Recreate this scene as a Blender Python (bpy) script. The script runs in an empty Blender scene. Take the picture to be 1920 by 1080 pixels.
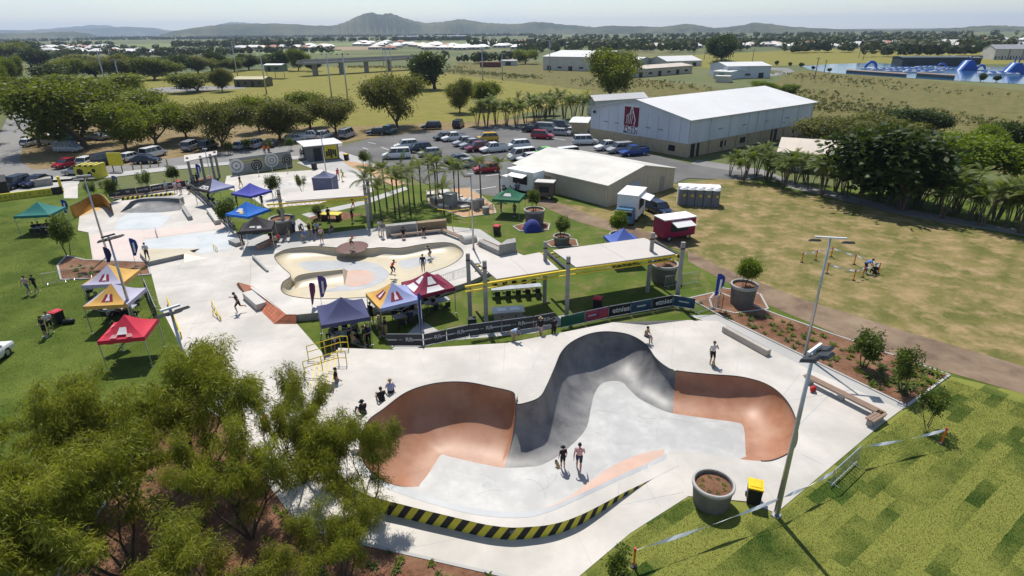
import bpy, bmesh, math, random
import numpy as np
from mathutils import Vector, Matrix
from mathutils.geometry import delaunay_2d_cdt, tessellate_polygon
S = bpy.context.scene
COL = S.collection
R = math.radians
random.seed(7); RNG = np.random.default_rng(7)

# ---------------------------------------------------------------- camera
F_PX = 1090.0; HOR_Y = 58.0; CAM_H = 20.0; ROLL = R(0.55)
PITCH = math.atan((540 - HOR_Y) / F_PX)
_fw = Vector((0, math.cos(PITCH), -math.sin(PITCH)))
_up0 = Vector((0, math.sin(PITCH), math.cos(PITCH))); _r0 = Vector((1, 0, 0))
_rt = math.cos(ROLL) * _r0 - math.sin(ROLL) * _up0
_up = math.sin(ROLL) * _r0 + math.cos(ROLL) * _up0
cam_d = bpy.data.cameras.new('camera'); cam = bpy.data.objects.new('camera', cam_d); COL.objects.link(cam)
cam_d.sensor_width = 36.0; cam_d.lens = 36.0 * F_PX / 1920.0
cam_d.clip_start = 0.5; cam_d.clip_end = 40000
mw = Matrix((( _rt.x, _up.x, -_fw.x, 0), (_rt.y, _up.y, -_fw.y, 0), (_rt.z, _up.z, -_fw.z, CAM_H), (0, 0, 0, 1)))
cam.matrix_world = mw
S.camera = cam

# ---------------------------------------------------------------- sky, sun, exposure
SUN_EL = R(60); SUN_AZ = R(-13)      # sun stands beyond the scene, a little to the left: shadows fall towards the camera and right
w = bpy.data.worlds.new('World'); S.world = w; w.use_nodes = True
nt = w.node_tree; nt.nodes.clear()
out = nt.nodes.new('ShaderNodeOutputWorld'); bg = nt.nodes.new('ShaderNodeBackground')
sky = nt.nodes.new('ShaderNodeTexSky'); sky.sky_type = 'NISHITA'; sky.sun_disc = False
sky.sun_elevation = SUN_EL; sky.sun_rotation = SUN_AZ; sky.air_density = 1.0; sky.dust_density = 0.1; sky.ozone_density = 1.0; sky.altitude = 0
# thin high cloud and sun glare whiten the blue
tc = nt.nodes.new('ShaderNodeTexCoord'); mp = nt.nodes.new('ShaderNodeMapping'); mp.inputs['Scale'].default_value = (2.0, 2.0, 5)
nz = nt.nodes.new('ShaderNodeTexNoise'); nz.inputs['Scale'].default_value = 2.4; nz.inputs['Detail'].default_value = 7; nz.inputs['Roughness'].default_value = .6
rp = nt.nodes.new('ShaderNodeValToRGB'); rp.color_ramp.elements[0].position = .47; rp.color_ramp.elements[1].position = .80
rp.color_ramp.elements[0].color = (.02, .02, .02, 1); rp.color_ramp.elements[1].color = (.5, .5, .5, 1)
mx = nt.nodes.new('ShaderNodeMix'); mx.data_type = 'RGBA'; mx.inputs[7].default_value = (7.3, 7.9, 8.8, 1)
nt.links.new(tc.outputs['Generated'], mp.inputs[0]); nt.links.new(mp.outputs[0], nz.inputs[0]); nt.links.new(nz.outputs[0], rp.inputs[0])
nt.links.new(rp.outputs[0], mx.inputs[0]); nt.links.new(sky.outputs[0], mx.inputs[6]); nt.links.new(mx.outputs[2], bg.inputs[0])
bg.inputs[1].default_value = 0.108
nt.links.new(bg.outputs[0], out.inputs[0])
sd = bpy.data.lights.new('sun', 'SUN'); sun = bpy.data.objects.new('sun', sd); COL.objects.link(sun)
sd.energy = 5.0; sd.angle = R(0.5); sd.color = (1, .955, .88)
_sdir = Vector((math.sin(SUN_AZ) * math.cos(SUN_EL), math.cos(SUN_AZ) * math.cos(SUN_EL), math.sin(SUN_EL)))
sun.rotation_euler = _sdir.to_track_quat('Z', 'Y').to_euler()
sun.location = (0, 60, 80)
vs = S.view_settings; vs.view_transform = 'Standard'; vs.look = 'None'; vs.exposure = 0.12; vs.gamma = 1; vs.use_curve_mapping = False
S.cycles.max_bounces = 6; S.cycles.diffuse_bounces = 2; S.cycles.glossy_bounces = 2; S.cycles.transmission_bounces = 3; S.cycles.transparent_max_bounces = 6
S.cycles.volume_bounces = 0; S.cycles.caustics_reflective = False; S.cycles.caustics_refractive = False

# ---------------------------------------------------------------- helpers
def ray(px, py):
    return _fw + _rt * ((px - 960) / F_PX) + _up * ((540 - py) / F_PX)
def G(px, py, z=0.0):
    """point of the level z that the photograph shows at (px, py)"""
    d = ray(px, py); t = (z - CAM_H) / d.z
    return Vector((t * d.x, t * d.y, z))
def at_dist(px, dist, z=0.0):
    d = ray(px, 100); k = dist / math.hypot(d.x, d.y)
    return Vector((k * d.x, k * d.y, z))
def px_m(p):
    """photo pixels per metre at p"""
    return F_PX / (Vector(p) - Vector((0, 0, CAM_H))).dot(_fw)

_mats = {}
def mat(name, col, rough=.8, var=.18, scale=2.0, col2=None, bump=0.0, bscale=None, metal=0.0, spec=.3, detail=5, dirt=None, dscale=.35, emit=0, alpha=None, rnd=0.0, contrast=(.35, .65), stretch=None):
    if name in _mats: return _mats[name]
    m = bpy.data.materials.new(name); m.use_nodes = True; n = m.node_tree; b = n.nodes['Principled BSDF']
    b.inputs['Roughness'].default_value = rough; b.inputs['Metallic'].default_value = metal
    b.inputs['Specular IOR Level'].default_value = spec
    c = (*col, 1)
    if var > 0 or col2:
        t = n.nodes.new('ShaderNodeTexCoord'); src = t.outputs['Object']
        if stretch:
            mp = n.nodes.new('ShaderNodeMapping'); mp.inputs['Scale'].default_value = stretch[:3]
            if len(stretch) > 3: mp.inputs['Rotation'].default_value = (0, 0, stretch[3])
            n.links.new(src, mp.inputs[0]); src = mp.outputs[0]
        z = n.nodes.new('ShaderNodeTexNoise'); z.inputs['Scale'].default_value = scale; z.inputs['Detail'].default_value = detail; z.inputs['Roughness'].default_value = .65
        n.links.new(src, z.inputs[0])
        r = n.nodes.new('ShaderNodeValToRGB'); r.color_ramp.elements[0].position = contrast[0]; r.color_ramp.elements[1].position = contrast[1]
        c2 = (*(col2 if col2 else [x * (1 - var) for x in col]), 1); c1 = c if col2 else (*[min(1, x * (1 + var * .5)) for x in col], 1)
        r.color_ramp.elements[0].color = c2; r.color_ramp.elements[1].color = c1
        n.links.new(z.outputs[0], r.inputs[0]); last = r.outputs[0]
        if dirt:
            z2 = n.nodes.new('ShaderNodeTexNoise'); z2.inputs['Scale'].default_value = dscale; z2.inputs['Detail'].default_value = 6; z2.inputs['Roughness'].default_value = .6
            n.links.new(src, z2.inputs[0])
            r2 = n.nodes.new('ShaderNodeValToRGB'); r2.color_ramp.elements[0].position = .42; r2.color_ramp.elements[1].position = .66
            n.links.new(z2.outputs[0], r2.inputs[0])
            k = n.nodes.new('ShaderNodeMix'); k.data_type = 'RGBA'; k.inputs[7].default_value = (*dirt, 1)
            n.links.new(r2.outputs[0], k.inputs[0]); n.links.new(last, k.inputs[6]); last = k.outputs[2]
        if rnd:
            oi = n.nodes.new('ShaderNodeObjectInfo'); hs = n.nodes.new('ShaderNodeHueSaturation')
            mr = n.nodes.new('ShaderNodeMapRange'); mr.inputs[3].default_value = 1 - rnd; mr.inputs[4].default_value = 1 + rnd
            n.links.new(oi.outputs['Random'], mr.inputs[0]); n.links.new(mr.outputs[0], hs.inputs['Value']); n.links.new(last, hs.inputs['Color']); last = hs.outputs[0]
        n.links.new(last, b.inputs['Base Color'])
        if bump:
            bp = n.nodes.new('ShaderNodeBump'); bp.inputs['Strength'].default_value = bump; bp.inputs['Distance'].default_value = .05
            z3 = n.nodes.new('ShaderNodeTexNoise'); z3.inputs['Scale'].default_value = bscale or scale * 6; z3.inputs['Detail'].default_value = 4
            n.links.new(src, z3.inputs[0]); n.links.new(z3.outputs[0], bp.inputs['Height']); n.links.new(bp.outputs[0], b.inputs['Normal'])
    else:
        b.inputs['Base Color'].default_value = c
    if emit: b.inputs['Emission Color'].default_value = c; b.inputs['Emission Strength'].default_value = emit
    _mats[name] = m
    return m
def leafmat(name, col, col2, trans=.35, scale=.8, rnd=.12, tip=None):
    if name in _mats: return _mats[name]
    m = bpy.data.materials.new(name); m.use_nodes = True; n = m.node_tree; n.nodes.clear()
    o = n.nodes.new('ShaderNodeOutputMaterial'); d = n.nodes.new('ShaderNodeBsdfPrincipled'); t = n.nodes.new('ShaderNodeBsdfTranslucent'); x = n.nodes.new('ShaderNodeMixShader')
    d.inputs['Roughness'].default_value = .55; d.inputs['Specular IOR Level'].default_value = .25
    tc = n.nodes.new('ShaderNodeTexCoord'); z = n.nodes.new('ShaderNodeTexNoise'); z.inputs['Scale'].default_value = scale; z.inputs['Detail'].default_value = 6; z.inputs['Roughness'].default_value = .75
    r = n.nodes.new('ShaderNodeValToRGB'); r.color_ramp.elements[0].position = .36; r.color_ramp.elements[1].position = .66
    r.color_ramp.elements[0].color = (*col2, 1); r.color_ramp.elements[1].color = (*col, 1)
    n.links.new(tc.outputs['Object'], z.inputs[0]); n.links.new(z.outputs[0], r.inputs[0])
    oi = n.nodes.new('ShaderNodeObjectInfo'); hs = n.nodes.new('ShaderNodeHueSaturation'); mr = n.nodes.new('ShaderNodeMapRange')
    mr.inputs[3].default_value = 1 - rnd; mr.inputs[4].default_value = 1 + rnd
    n.links.new(oi.outputs['Random'], mr.inputs[0]); n.links.new(mr.outputs[0], hs.inputs['Value']); n.links.new(r.outputs[0], hs.inputs['Color'])
    g = n.nodes.new('ShaderNodeMix'); g.data_type = 'RGBA'; g.blend_type = 'MULTIPLY'; g.inputs[0].default_value = 1; g.inputs[7].default_value = (1.25, 1.3, .55, 1)
    n.links.new(hs.outputs[0], g.inputs[6]); n.links.new(hs.outputs[0], d.inputs['Base Color']); n.links.new(g.outputs[2], t.inputs[0])
    x.inputs[0].default_value = trans
    n.links.new(d.outputs[0], x.inputs[1]); n.links.new(t.outputs[0], x.inputs[2]); n.links.new(x.outputs[0], o.inputs[0])
    _mats[name] = m
    return m

def tag(o, label=None, cat=None, group=None, kind=None):
    if label: o['label'] = label
    if cat: o['category'] = cat
    if group: o['group'] = group
    if kind: o['kind'] = kind
    return o
def thing(name, label, cat, loc=(0, 0, 0), rz=0.0, group=None, scale=None):
    o = bpy.data.objects.new(name, None); COL.objects.link(o); o.empty_display_size = .2
    o.location = loc; o.rotation_euler = (0, 0, rz)
    if scale: o.scale = (scale,) * 3 if not hasattr(scale, '__len__') else scale
    return tag(o, label, cat, group)
def link(name, me, parent=None, loc=None, rot=None):
    o = bpy.data.objects.new(name, me); COL.objects.link(o); o.parent = parent
    if parent is not None: KIDS.setdefault(parent.name, []).append(o)
    if loc is not None: o.location = loc
    if rot is not None: o.rotation_euler = rot
    return o
KIDS = {}
def copy_tree(o, parent=None):
    c = o.copy(); COL.objects.link(c); c.parent = parent
    if parent is not None: KIDS.setdefault(parent.name, []).append(c)
    for ch in KIDS.get(o.name, ()): copy_tree(ch, c)
    return c

class MB:
    def __init__(s): s.v = []; s.f = []; s.m = []
    def add(s, vs, fs, mi=0):
        o = len(s.v); s.v.extend(tuple(p) for p in vs); s.f.extend(tuple(i + o for i in f) for f in fs); s.m.extend([mi] * len(fs)); return s
    def box(s, c, d, mi=0, rz=0.0, rot=None, top=1.0):
        x, y, z = d[0] / 2, d[1] / 2, d[2] / 2
        vs = [Vector((sx * x * (top if sz > 0 else 1), sy * y * (top if sz > 0 else 1), sz * z)) for sz in (-1, 1) for sy in (-1, 1) for sx in (-1, 1)]
        M = rot if rot is not None else Matrix.Rotation(rz, 3, 'Z')
        c = Vector(c)
        return s.add([M @ v + c for v in vs], [(0, 2, 3, 1), (4, 5, 7, 6), (0, 1, 5, 4), (2, 6, 7, 3), (0, 4, 6, 2), (1, 3, 7, 5)], mi)
    def beam(s, a, b, wd, ht, mi=0):
        a, b = Vector(a), Vector(b); d = b - a; L = d.length
        M = d.to_track_quat('X', 'Z').to_matrix()
        return s.box((a + b) / 2, (L, wd, ht), mi, rot=M)
    def ring(s, c, ax, r, n, ph=0.0):
        q = Vector(ax).to_track_quat('Z', 'Y')
        return [Vector(c) + q @ Vector((r * math.cos(ph + 2 * math.pi * i / n), r * math.sin(ph + 2 * math.pi * i / n), 0)) for i in range(n)]
    def tube(s, pts, rad, n=8, mi=0, caps=True):
        pts = [Vector(p) for p in pts]
        if not hasattr(rad, '__len__'): rad = [rad] * len(pts)
        vs = []
        for i, p in enumerate(pts):
            d = (pts[min(i + 1, len(pts) - 1)] - pts[max(i - 1, 0)])
            if d.length < 1e-6: d = Vector((0, 0, 1))
            if i == 0: ref = d.normalized().orthogonal().normalized()
            dn = d.normalized(); ref = (ref - dn * ref.dot(dn))
            ref = ref.normalized() if ref.length > 1e-6 else dn.orthogonal().normalized()
            bi = dn.cross(ref)
            vs += [p + (ref * math.cos(2 * math.pi * k / n) + bi * math.sin(2 * math.pi * k / n)) * rad[i] for k in range(n)]
        fs = [(i * n + k, i * n + (k + 1) % n, (i + 1) * n + (k + 1) % n, (i + 1) * n + k) for i in range(len(pts) - 1) for k in range(n)]
        if caps: fs += [tuple(range(n - 1, -1, -1)), tuple(range((len(pts) - 1) * n, len(pts) * n))]
        return s.add(vs, fs, mi)
    def lathe(s, prof, n=24, c=(0, 0, 0), mi=0, sx=1, sy=1, cap=False):
        c = Vector(c); vs = [c + Vector((r * sx * math.cos(2 * math.pi * k / n), r * sy * math.sin(2 * math.pi * k / n), z)) for r, z in prof for k in range(n)]
        fs = [(i * n + k, i * n + (k + 1) % n, (i + 1) * n + (k + 1) % n, (i + 1) * n + k) for i in range(len(prof) - 1) for k in range(n)]
        if cap: fs += [tuple(range(n - 1, -1, -1)), tuple(range((len(prof) - 1) * n, len(prof) * n))]
        return s.add(vs, fs, mi)
    def ball(s, c, r, mi=0, n=10, sc=(1, 1, 1)):
        m = n // 2; prof = [(math.sin(math.pi * i / m) * r, -math.cos(math.pi * i / m) * r * sc[2]) for i in range(m + 1)]
        return s.lathe(prof, n, c, mi, sc[0], sc[1])
    def prism(s, poly, z0, z1, mi=0, side=None):
        """plan polygon extruded from z0 to z1"""
        n = len(poly); a = [Vector((p[0], p[1], z0)) for p in poly]; b = [Vector((p[0], p[1], z1)) for p in poly]
        if sum(poly[i][0] * poly[(i + 1) % n][1] - poly[(i + 1) % n][0] * poly[i][1] for i in range(n)) < 0: a.reverse(); b.reverse()
        o = len(s.v); s.v.extend(tuple(p) for p in a + b)
        fs = [(i, (i + 1) % n, n + (i + 1) % n, n + i) for i in range(n)]
        s.f.extend(tuple(k + o for k in f) for f in fs); s.m.extend([mi if side is None else side] * n)
        for t in tessellate_polygon([b]):
            p, q, r_ = (b[i] for i in t); up = (q - p).cross(r_ - p).z > 0
            s.f.append(tuple(o + n + i for i in (t if up else t[::-1]))); s.m.append(mi)
        return s
    def sheet(s, poly, z=None, mi=0):
        b = [Vector((p[0], p[1], p[2] if z is None else z)) for p in poly]; o = len(s.v); s.v.extend(tuple(p) for p in b)
        for t in tessellate_polygon([b]):
            p, q, r_ = (b[i] for i in t); up = (q - p).cross(r_ - p).z > 0
            s.f.append(tuple(o + i for i in (t if up else t[::-1]))); s.m.append(mi)
        return s
    def mesh(s, name, mats, smooth=False):
        me = bpy.data.meshes.new(name); me.from_pydata(s.v, [], s.f)
        for m in (mats if isinstance(mats, (list, tuple)) else [mats]): me.materials.append(m)
        me.polygons.foreach_set('material_index', s.m)
        if smooth: me.polygons.foreach_set('use_smooth', [True] * len(s.f))
        me.update()
        if smooth == 'auto':
            try: me.set_sharp_from_angle(angle=R(38))
            except Exception: pass
        return me
    def build(s, name, mats, parent=None, smooth=False, loc=None, rot=None):
        return link(name, s.mesh(name, mats, smooth), parent, loc, rot)
def quads_mesh(name, V, m):
    """V: (n,4,3) array, one quad each"""
    n = len(V); me = bpy.data.meshes.new(name)
    me.vertices.add(n * 4); me.vertices.foreach_set('co', np.ascontiguousarray(V, dtype=np.float32).ravel())
    me.loops.add(n * 4); me.loops.foreach_set('vertex_index', np.arange(n * 4, dtype=np.int32))
    me.polygons.add(n); me.polygons.foreach_set('loop_start', np.arange(0, n * 4, 4, dtype=np.int32)); me.polygons.foreach_set('loop_total', np.full(n, 4, dtype=np.int32))
    me.materials.append(m); me.update(calc_edges=True)
    return me
def crom(pts, k=6, closed=True):
    """Catmull-Rom through the points"""
    P = [np.array(p, float) for p in pts]; n = len(P); o = []
    for i in range(n if closed else n - 1):
        a, b, c, d = (P[(i + j) % n] if closed else P[min(max(i + j, 0), n - 1)] for j in (-1, 0, 1, 2))
        for t in np.arange(k) / k:
            o.append(.5 * ((2 * b) + (-a + c) * t + (2 * a - 5 * b + 4 * c - d) * t * t + (-a + 3 * b - 3 * c + d) * t ** 3))
    if not closed: o.append(P[-1])
    return o
def PG(pts, z=0.0): return [G(x, y, z) for x, y in pts]
def smoothstep(a, b, x):
    t = min(1, max(0, (x - a) / (b - a))); return t * t * (3 - 2 * t)
def struct(o): o['kind'] = 'structure'; return o
# ---------------------------------------------------------------- materials
CONC = mat('pale_concrete', (.535, .495, .445), .62, .10, .5, bump=.04, bscale=14, dirt=(.40, .375, .335), dscale=.22, spec=.35)
CONC_PATH = mat('path_concrete', (.42, .41, .39), .75, .12, .7, bump=.05, dirt=(.34, .33, .31))
CONC_GREY = mat('cast_concrete', (.33, .32, .30), .8, .18, 1.5, bump=.08, dirt=(.25, .24, .22), dscale=.9)
CONC_DARK = mat('charcoal_concrete', (.105, .107, .115), .50, .3, .8, col2=(.055, .056, .064), spec=.55, stretch=(1, 1, 3))
CONC_MID = mat('worn_grey_concrete', (.15, .146, .144), .48, .3, .9, col2=(.085, .084, .088), spec=.5, dirt=(.20, .196, .19), dscale=.7)
FLOORC = mat('bowl_floor_concrete', (.44, .435, .42), .52, .16, 1.1, dirt=(.34, .34, .335), dscale=.45, spec=.5, bump=.02)
TERRA = mat('terracotta_concrete', (.36, .16, .082), .48, .2, .7, col2=(.28, .12, .06), dirt=(.39, .205, .125), dscale=.6, spec=.45)
TERRA_L = mat('faded_terracotta', (.52, .33, .25), .5, .12, .8, dirt=(.47, .36, .30), spec=.45)
CREAM = mat('cream_concrete', (.53, .45, .30), .45, .12, .6, dirt=(.48, .43, .33), dscale=.4, spec=.5)
BLUEC = mat('pale_blue_concrete', (.47, .50, .51), .55, .1, .4, dirt=(.52, .52, .50), dscale=.2, spec=.4)
PINKC = mat('pale_pink_concrete', (.58, .46, .41), .6, .1, .4, dirt=(.56, .49, .44), dscale=.25, spec=.35)
GREYC = mat('grey_patch_concrete', (.36, .37, .375), .5, .12, .5, dirt=(.42, .42, .42), dscale=.4, spec=.45)
ASPH = mat('asphalt', (.105, .102, .1), .85, .18, .35, dirt=(.15, .145, .14), dscale=.08, bump=.1, bscale=30)
ASPH_OLD = mat('old_asphalt', (.19, .185, .18), .88, .14, .3, dirt=(.235, .225, .21), dscale=.06)
WHITEP = mat('white_line_paint', (.72, .72, .70), .6, .1, 3)
MULCH = mat('bark_mulch', (.21, .095, .048), .95, .5, 7, col2=(.085, .038, .022), bump=.9, bscale=22, detail=8, dirt=(.25, .135, .08), dscale=.5)
SANDM = mat('sandy_mulch', (.50, .33, .19), .95, .3, 4, col2=(.36, .22, .12), bump=.4, bscale=18)
DIRT = mat('bare_dirt', (.20, .135, .088), .95, .3, .8, col2=(.12, .08, .055), bump=.3, bscale=6, dirt=(.26, .19, .125), dscale=.25)
WHITE = mat('white_paint', (.78, .78, .76), .5, .06, 2)
STEEL = mat('galvanised_steel', (.45, .46, .47), .4, .12, 6, metal=.7, spec=.5)
DKMETAL = mat('dark_metal', (.045, .05, .055), .45, .2, 5, metal=.4)
BLACK = mat('black_plastic', (.018, .018, .02), .5, .2, 5)
YELLOW = mat('safety_yellow', (.72, .52, .03), .5, .1, 3)
YELLOW_W = mat('yellow_wall_paint', (.60, .52, .05), .6, .12, 2)
BLACKP = mat('black_wall_paint', (.022, .021, .02), .6, .2, 3)
RED = mat('red_plastic', (.55, .03, .05), .45, .1, 3)
ORANGE = mat('orange_plastic', (.80, .17, .02), .5, .1, 3)
TIMBER = mat('weathered_timber', (.30, .20, .14), .75, .3, 3, col2=(.2, .135, .1), stretch=(1, 8, 8), bump=.1)
GLASS = mat('dark_glass', (.025, .03, .035), .08, .0, 1, spec=.6)
BARK = mat('grey_bark', (.17, .135, .105), .9, .4, 5, col2=(.085, .066, .05), bump=.4, stretch=(3, 3, .6))
BARK_D = mat('dark_bark', (.085, .066, .052), .9, .4, 6, col2=(.04, .032, .026), bump=.4, stretch=(3, 3, .6))

def grass_mat(name, cols, rough=.95, patches=None, fine=16):
    """cols: dark, mid, light, dry ; layered noise; optional sod patches laid as rolls"""
    m = bpy.data.materials.new(name); m.use_nodes = True; n = m.node_tree; b = n.nodes['Principled BSDF']; b.inputs['Roughness'].default_value = rough; b.inputs['Specular IOR Level'].default_value = .12
    tc = n.nodes.new('ShaderNodeTexCoord')
    def noise(sc, det=5, ro=.65):
        z = n.nodes.new('ShaderNodeTexNoise'); z.inputs['Scale'].default_value = sc; z.inputs['Detail'].default_value = det; z.inputs['Roughness'].default_value = ro; n.links.new(tc.outputs['Object'], z.inputs[0]); return z.outputs[0]
    def ramp(f, p0, p1, a, c):
        r = n.nodes.new('ShaderNodeValToRGB'); r.color_ramp.elements[0].position = p0; r.color_ramp.elements[1].position = p1
        r.color_ramp.elements[0].color = (*a, 1); r.color_ramp.elements[1].color = (*c, 1); n.links.new(f, r.inputs[0]); return r.outputs[0]
    def mix(f, a, c, bt='MIX'):
        k = n.nodes.new('ShaderNodeMix'); k.data_type = 'RGBA'; k.blend_type = bt
        (n.links.new(f, k.inputs[0]) if not isinstance(f, float) else setattr(k.inputs[0], 'default_value', f)); n.links.new(a, k.inputs[6])
        (n.links.new(c, k.inputs[7]) if not isinstance(c, tuple) else setattr(k.inputs[7], 'default_value', (*c, 1))); return k.outputs[2]
    base = ramp(noise(fine, 6, .8), .3, .7, cols[0], cols[1])
    big = ramp(noise(.22, 5), .42, .62, (0, 0, 0), (1, 1, 1))
    c = mix(big, base, ramp(noise(fine * .7, 6, .8), .3, .7, cols[1], cols[2]))
    dry = ramp(noise(.45, 7, .7), *(patches or {}).get('dry', (.58, .72)), (0, 0, 0), (1, 1, 1))
    c = mix(dry, c, ramp(noise(fine * .8, 5, .8), .3, .7, [x * .7 for x in cols[3]], cols[3]))
    if patches and 'sod' in patches:
        mp = n.nodes.new('ShaderNodeMapping'); mp.inputs['Rotation'].default_value = (0, 0, patches['sod']); n.links.new(tc.outputs['Object'], mp.inputs[0])
        br = n.nodes.new('ShaderNodeTexBrick'); br.inputs['Scale'].default_value = 1.0; br.inputs['Mortar Size'].default_value = 0; br.inputs['Brick Width'].default_value = 2.4; br.inputs['Row Height'].default_value = .62; br.offset = .37
        br.inputs['Color1'].default_value = (0, 0, 0, 1); br.inputs['Color2'].default_value = (1, 1, 1, 1); br.inputs['Bias'].default_value = 0
        wob = n.nodes.new('ShaderNodeTexNoise'); wob.inputs['Scale'].default_value = 5; n.links.new(tc.outputs['Object'], wob.inputs[0])
        vm = n.nodes.new('ShaderNodeVectorMath'); vm.operation = 'MULTIPLY_ADD'; vm.inputs[1].default_value = (.14, .14, 0); n.links.new(wob.outputs[1], vm.inputs[0]); n.links.new(mp.outputs[0], vm.inputs[2]); n.links.new(vm.outputs[0], br.inputs[0])
        # a roll is fresh (dark) or tired (pale) as a whole; fresh rolls cluster
        zone = n.nodes.new('ShaderNodeTexNoise'); zone.inputs['Scale'].default_value = .3; zone.inputs['Detail'].default_value = 7; n.links.new(tc.outputs['Object'], zone.inputs[0])
        ad = n.nodes.new('ShaderNodeMath'); ad.operation = 'MULTIPLY_ADD'; ad.inputs[1].default_value = .42; n.links.new(br.outputs[0], ad.inputs[0]); n.links.new(zone.outputs[0], ad.inputs[2])
        pale = ramp(ad.outputs[0], .46, .78, (0, 0, 0), (1, 1, 1))
        c = mix(pale, c, ramp(noise(fine, 6, .8), .3, .7, patches['pale'][0], patches['pale'][1]))
    n.links.new(c, b.inputs['Base Color'])
    bp = n.nodes.new('ShaderNodeBump'); bp.inputs['Strength'].default_value = .5; bp.inputs['Distance'].default_value = .06; n.links.new(noise(fine * 1.6, 4, .8), bp.inputs['Height']); n.links.new(bp.outputs[0], b.inputs['Normal'])
    _mats[name] = m
    return m
LAWN = grass_mat('fresh_lawn', [(.045, .072, .009), (.088, .125, .018), (.14, .165, .032), (.21, .18, .06)], patches={'dry': (.62, .78)})
LAWN_S = grass_mat('sod_lawn', [(.026, .052, .007), (.046, .082, .012), (.062, .10, .017), (.24, .18, .075)], patches={'sod': R(-35), 'pale': [(.15, .17, .03), (.245, .25, .06)], 'dry': (.70, .78)})
LAWN_P = grass_mat('park_lawn', [(.05, .085, .012), (.085, .125, .02), (.13, .155, .03), (.22, .18, .075)], patches={'dry': (.5, .7)}, fine=10)
DRYF = grass_mat('dry_grass_field', [(.07, .085, .016), (.15, .14, .042), (.24, .18, .075), (.38, .27, .14)], patches={'dry': (.45, .65)}, fine=5)
SPORT = grass_mat('sports_turf', [(.15, .155, .03), (.20, .185, .04), (.235, .20, .055), (.27, .19, .075)], patches={'dry': (.5, .75)}, fine=.8)
ROUGHG = grass_mat('rough_grass', [(.07, .085, .02), (.12, .12, .032), (.17, .15, .05), (.235, .165, .085)], patches={'dry': (.45, .68)}, fine=.6)
DRYPARK = grass_mat('dry_verge', [(.12, .10, .035), (.20, .15, .065), (.26, .19, .095), (.31, .225, .13)], patches={'dry': (.42, .62)}, fine=3)
PLAIN = mat('open_country', (.10, .125, .035), .95, .3, .012, col2=(.15, .14, .055), dirt=(.06, .085, .026), dscale=.006, detail=8)
CANE = mat('cane_field', (.13, .175, .055), .95, .2, .02, col2=(.16, .19, .07))
FALLOW = mat('fallow_field', (.28, .21, .13), .95, .2, .02)

# ---------------------------------------------------------------- skate bowls: outlines first, the ground sheets are cut round them
def in_poly(x, y, P):
    c = False; n = len(P); j = n - 1
    for i in range(n):
        xi, yi, xj, yj = P[i][0], P[i][1], P[j][0], P[j][1]
        if (yi > y) != (yj > y) and x < (xj - xi) * (y - yi) / (yj - yi) + xi: c = not c
        j = i
    return c
HOLES = []
def cut_mesh(outer, zf, step=0, holes=None, mi=0):
    """sheet inside outer, open over the bowls, height zf(x, y)"""
    holes = HOLES if holes is None else holes
    V = [Vector((p[0], p[1])) for p in outer]; E = [(i, (i + 1) % len(V)) for i in range(len(V))]
    for hpoly in holes:
        if not any(in_poly(p[0], p[1], outer) for p in hpoly): continue
        o = len(V); V += [Vector((p[0], p[1])) for p in hpoly]; E += [(o + i, o + (i + 1) % len(hpoly)) for i in range(len(hpoly))]
    if step:
        xs = [p[0] for p in outer]; ys = [p[1] for p in outer]
        for x in np.arange(min(xs), max(xs), step):
            for y in np.arange(min(ys), max(ys), step):
                if in_poly(x, y, outer) and not any(in_poly(x, y, hp) for hp in holes): V.append(Vector((x, y)))
    r = delaunay_2d_cdt(V, E, [], 0, 1e-5)
    vo, fo = r[0], r[2]; b = MB(); fs = []
    for f in fo:
        cx = sum(vo[i].x for i in f) / len(f); cy = sum(vo[i].y for i in f) / len(f)
        if in_poly(cx, cy, outer) and not any(in_poly(cx, cy, hp) for hp in holes):
            a = [vo[i] for i in f]; ar = sum(a[i].x * a[(i + 1) % len(a)].y - a[(i + 1) % len(a)].x * a[i].y for i in range(len(a)))
            fs.append(tuple(f) if ar > 0 else tuple(f)[::-1])
    b.add([(p.x, p.y, zf(p.x, p.y)) for p in vo], fs, mi)
    return b
def lerp_tab(t, x):
    if x <= t[0][0]: return t[0][1]
    for (a, va), (c, vc) in zip(t, t[1:]):
        if x <= c: return va + (vc - va) * (x - a) / (c - a)
    return t[-1][1]
def zdk(x, y):
    """height of the main bowl's deck"""
    back = .8 * (1 - smoothstep(5, 10.5, x)); front = lerp_tab([(-6, .85), (-3.5, .8), (0, .72), (2.8, .6), (4.8, .34), (6.6, .03), (20, .03)], x)
    k = smoothstep(23.5, 27, y); return max(.03, front * (1 - k) + back * k)
def GD(px, py, zf=zdk):
    z = .4
    for _ in range(8): p = G(px, py, z); z = zf(p.x, p.y)
    return G(px, py, z)
FL1 = -1.7
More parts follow.
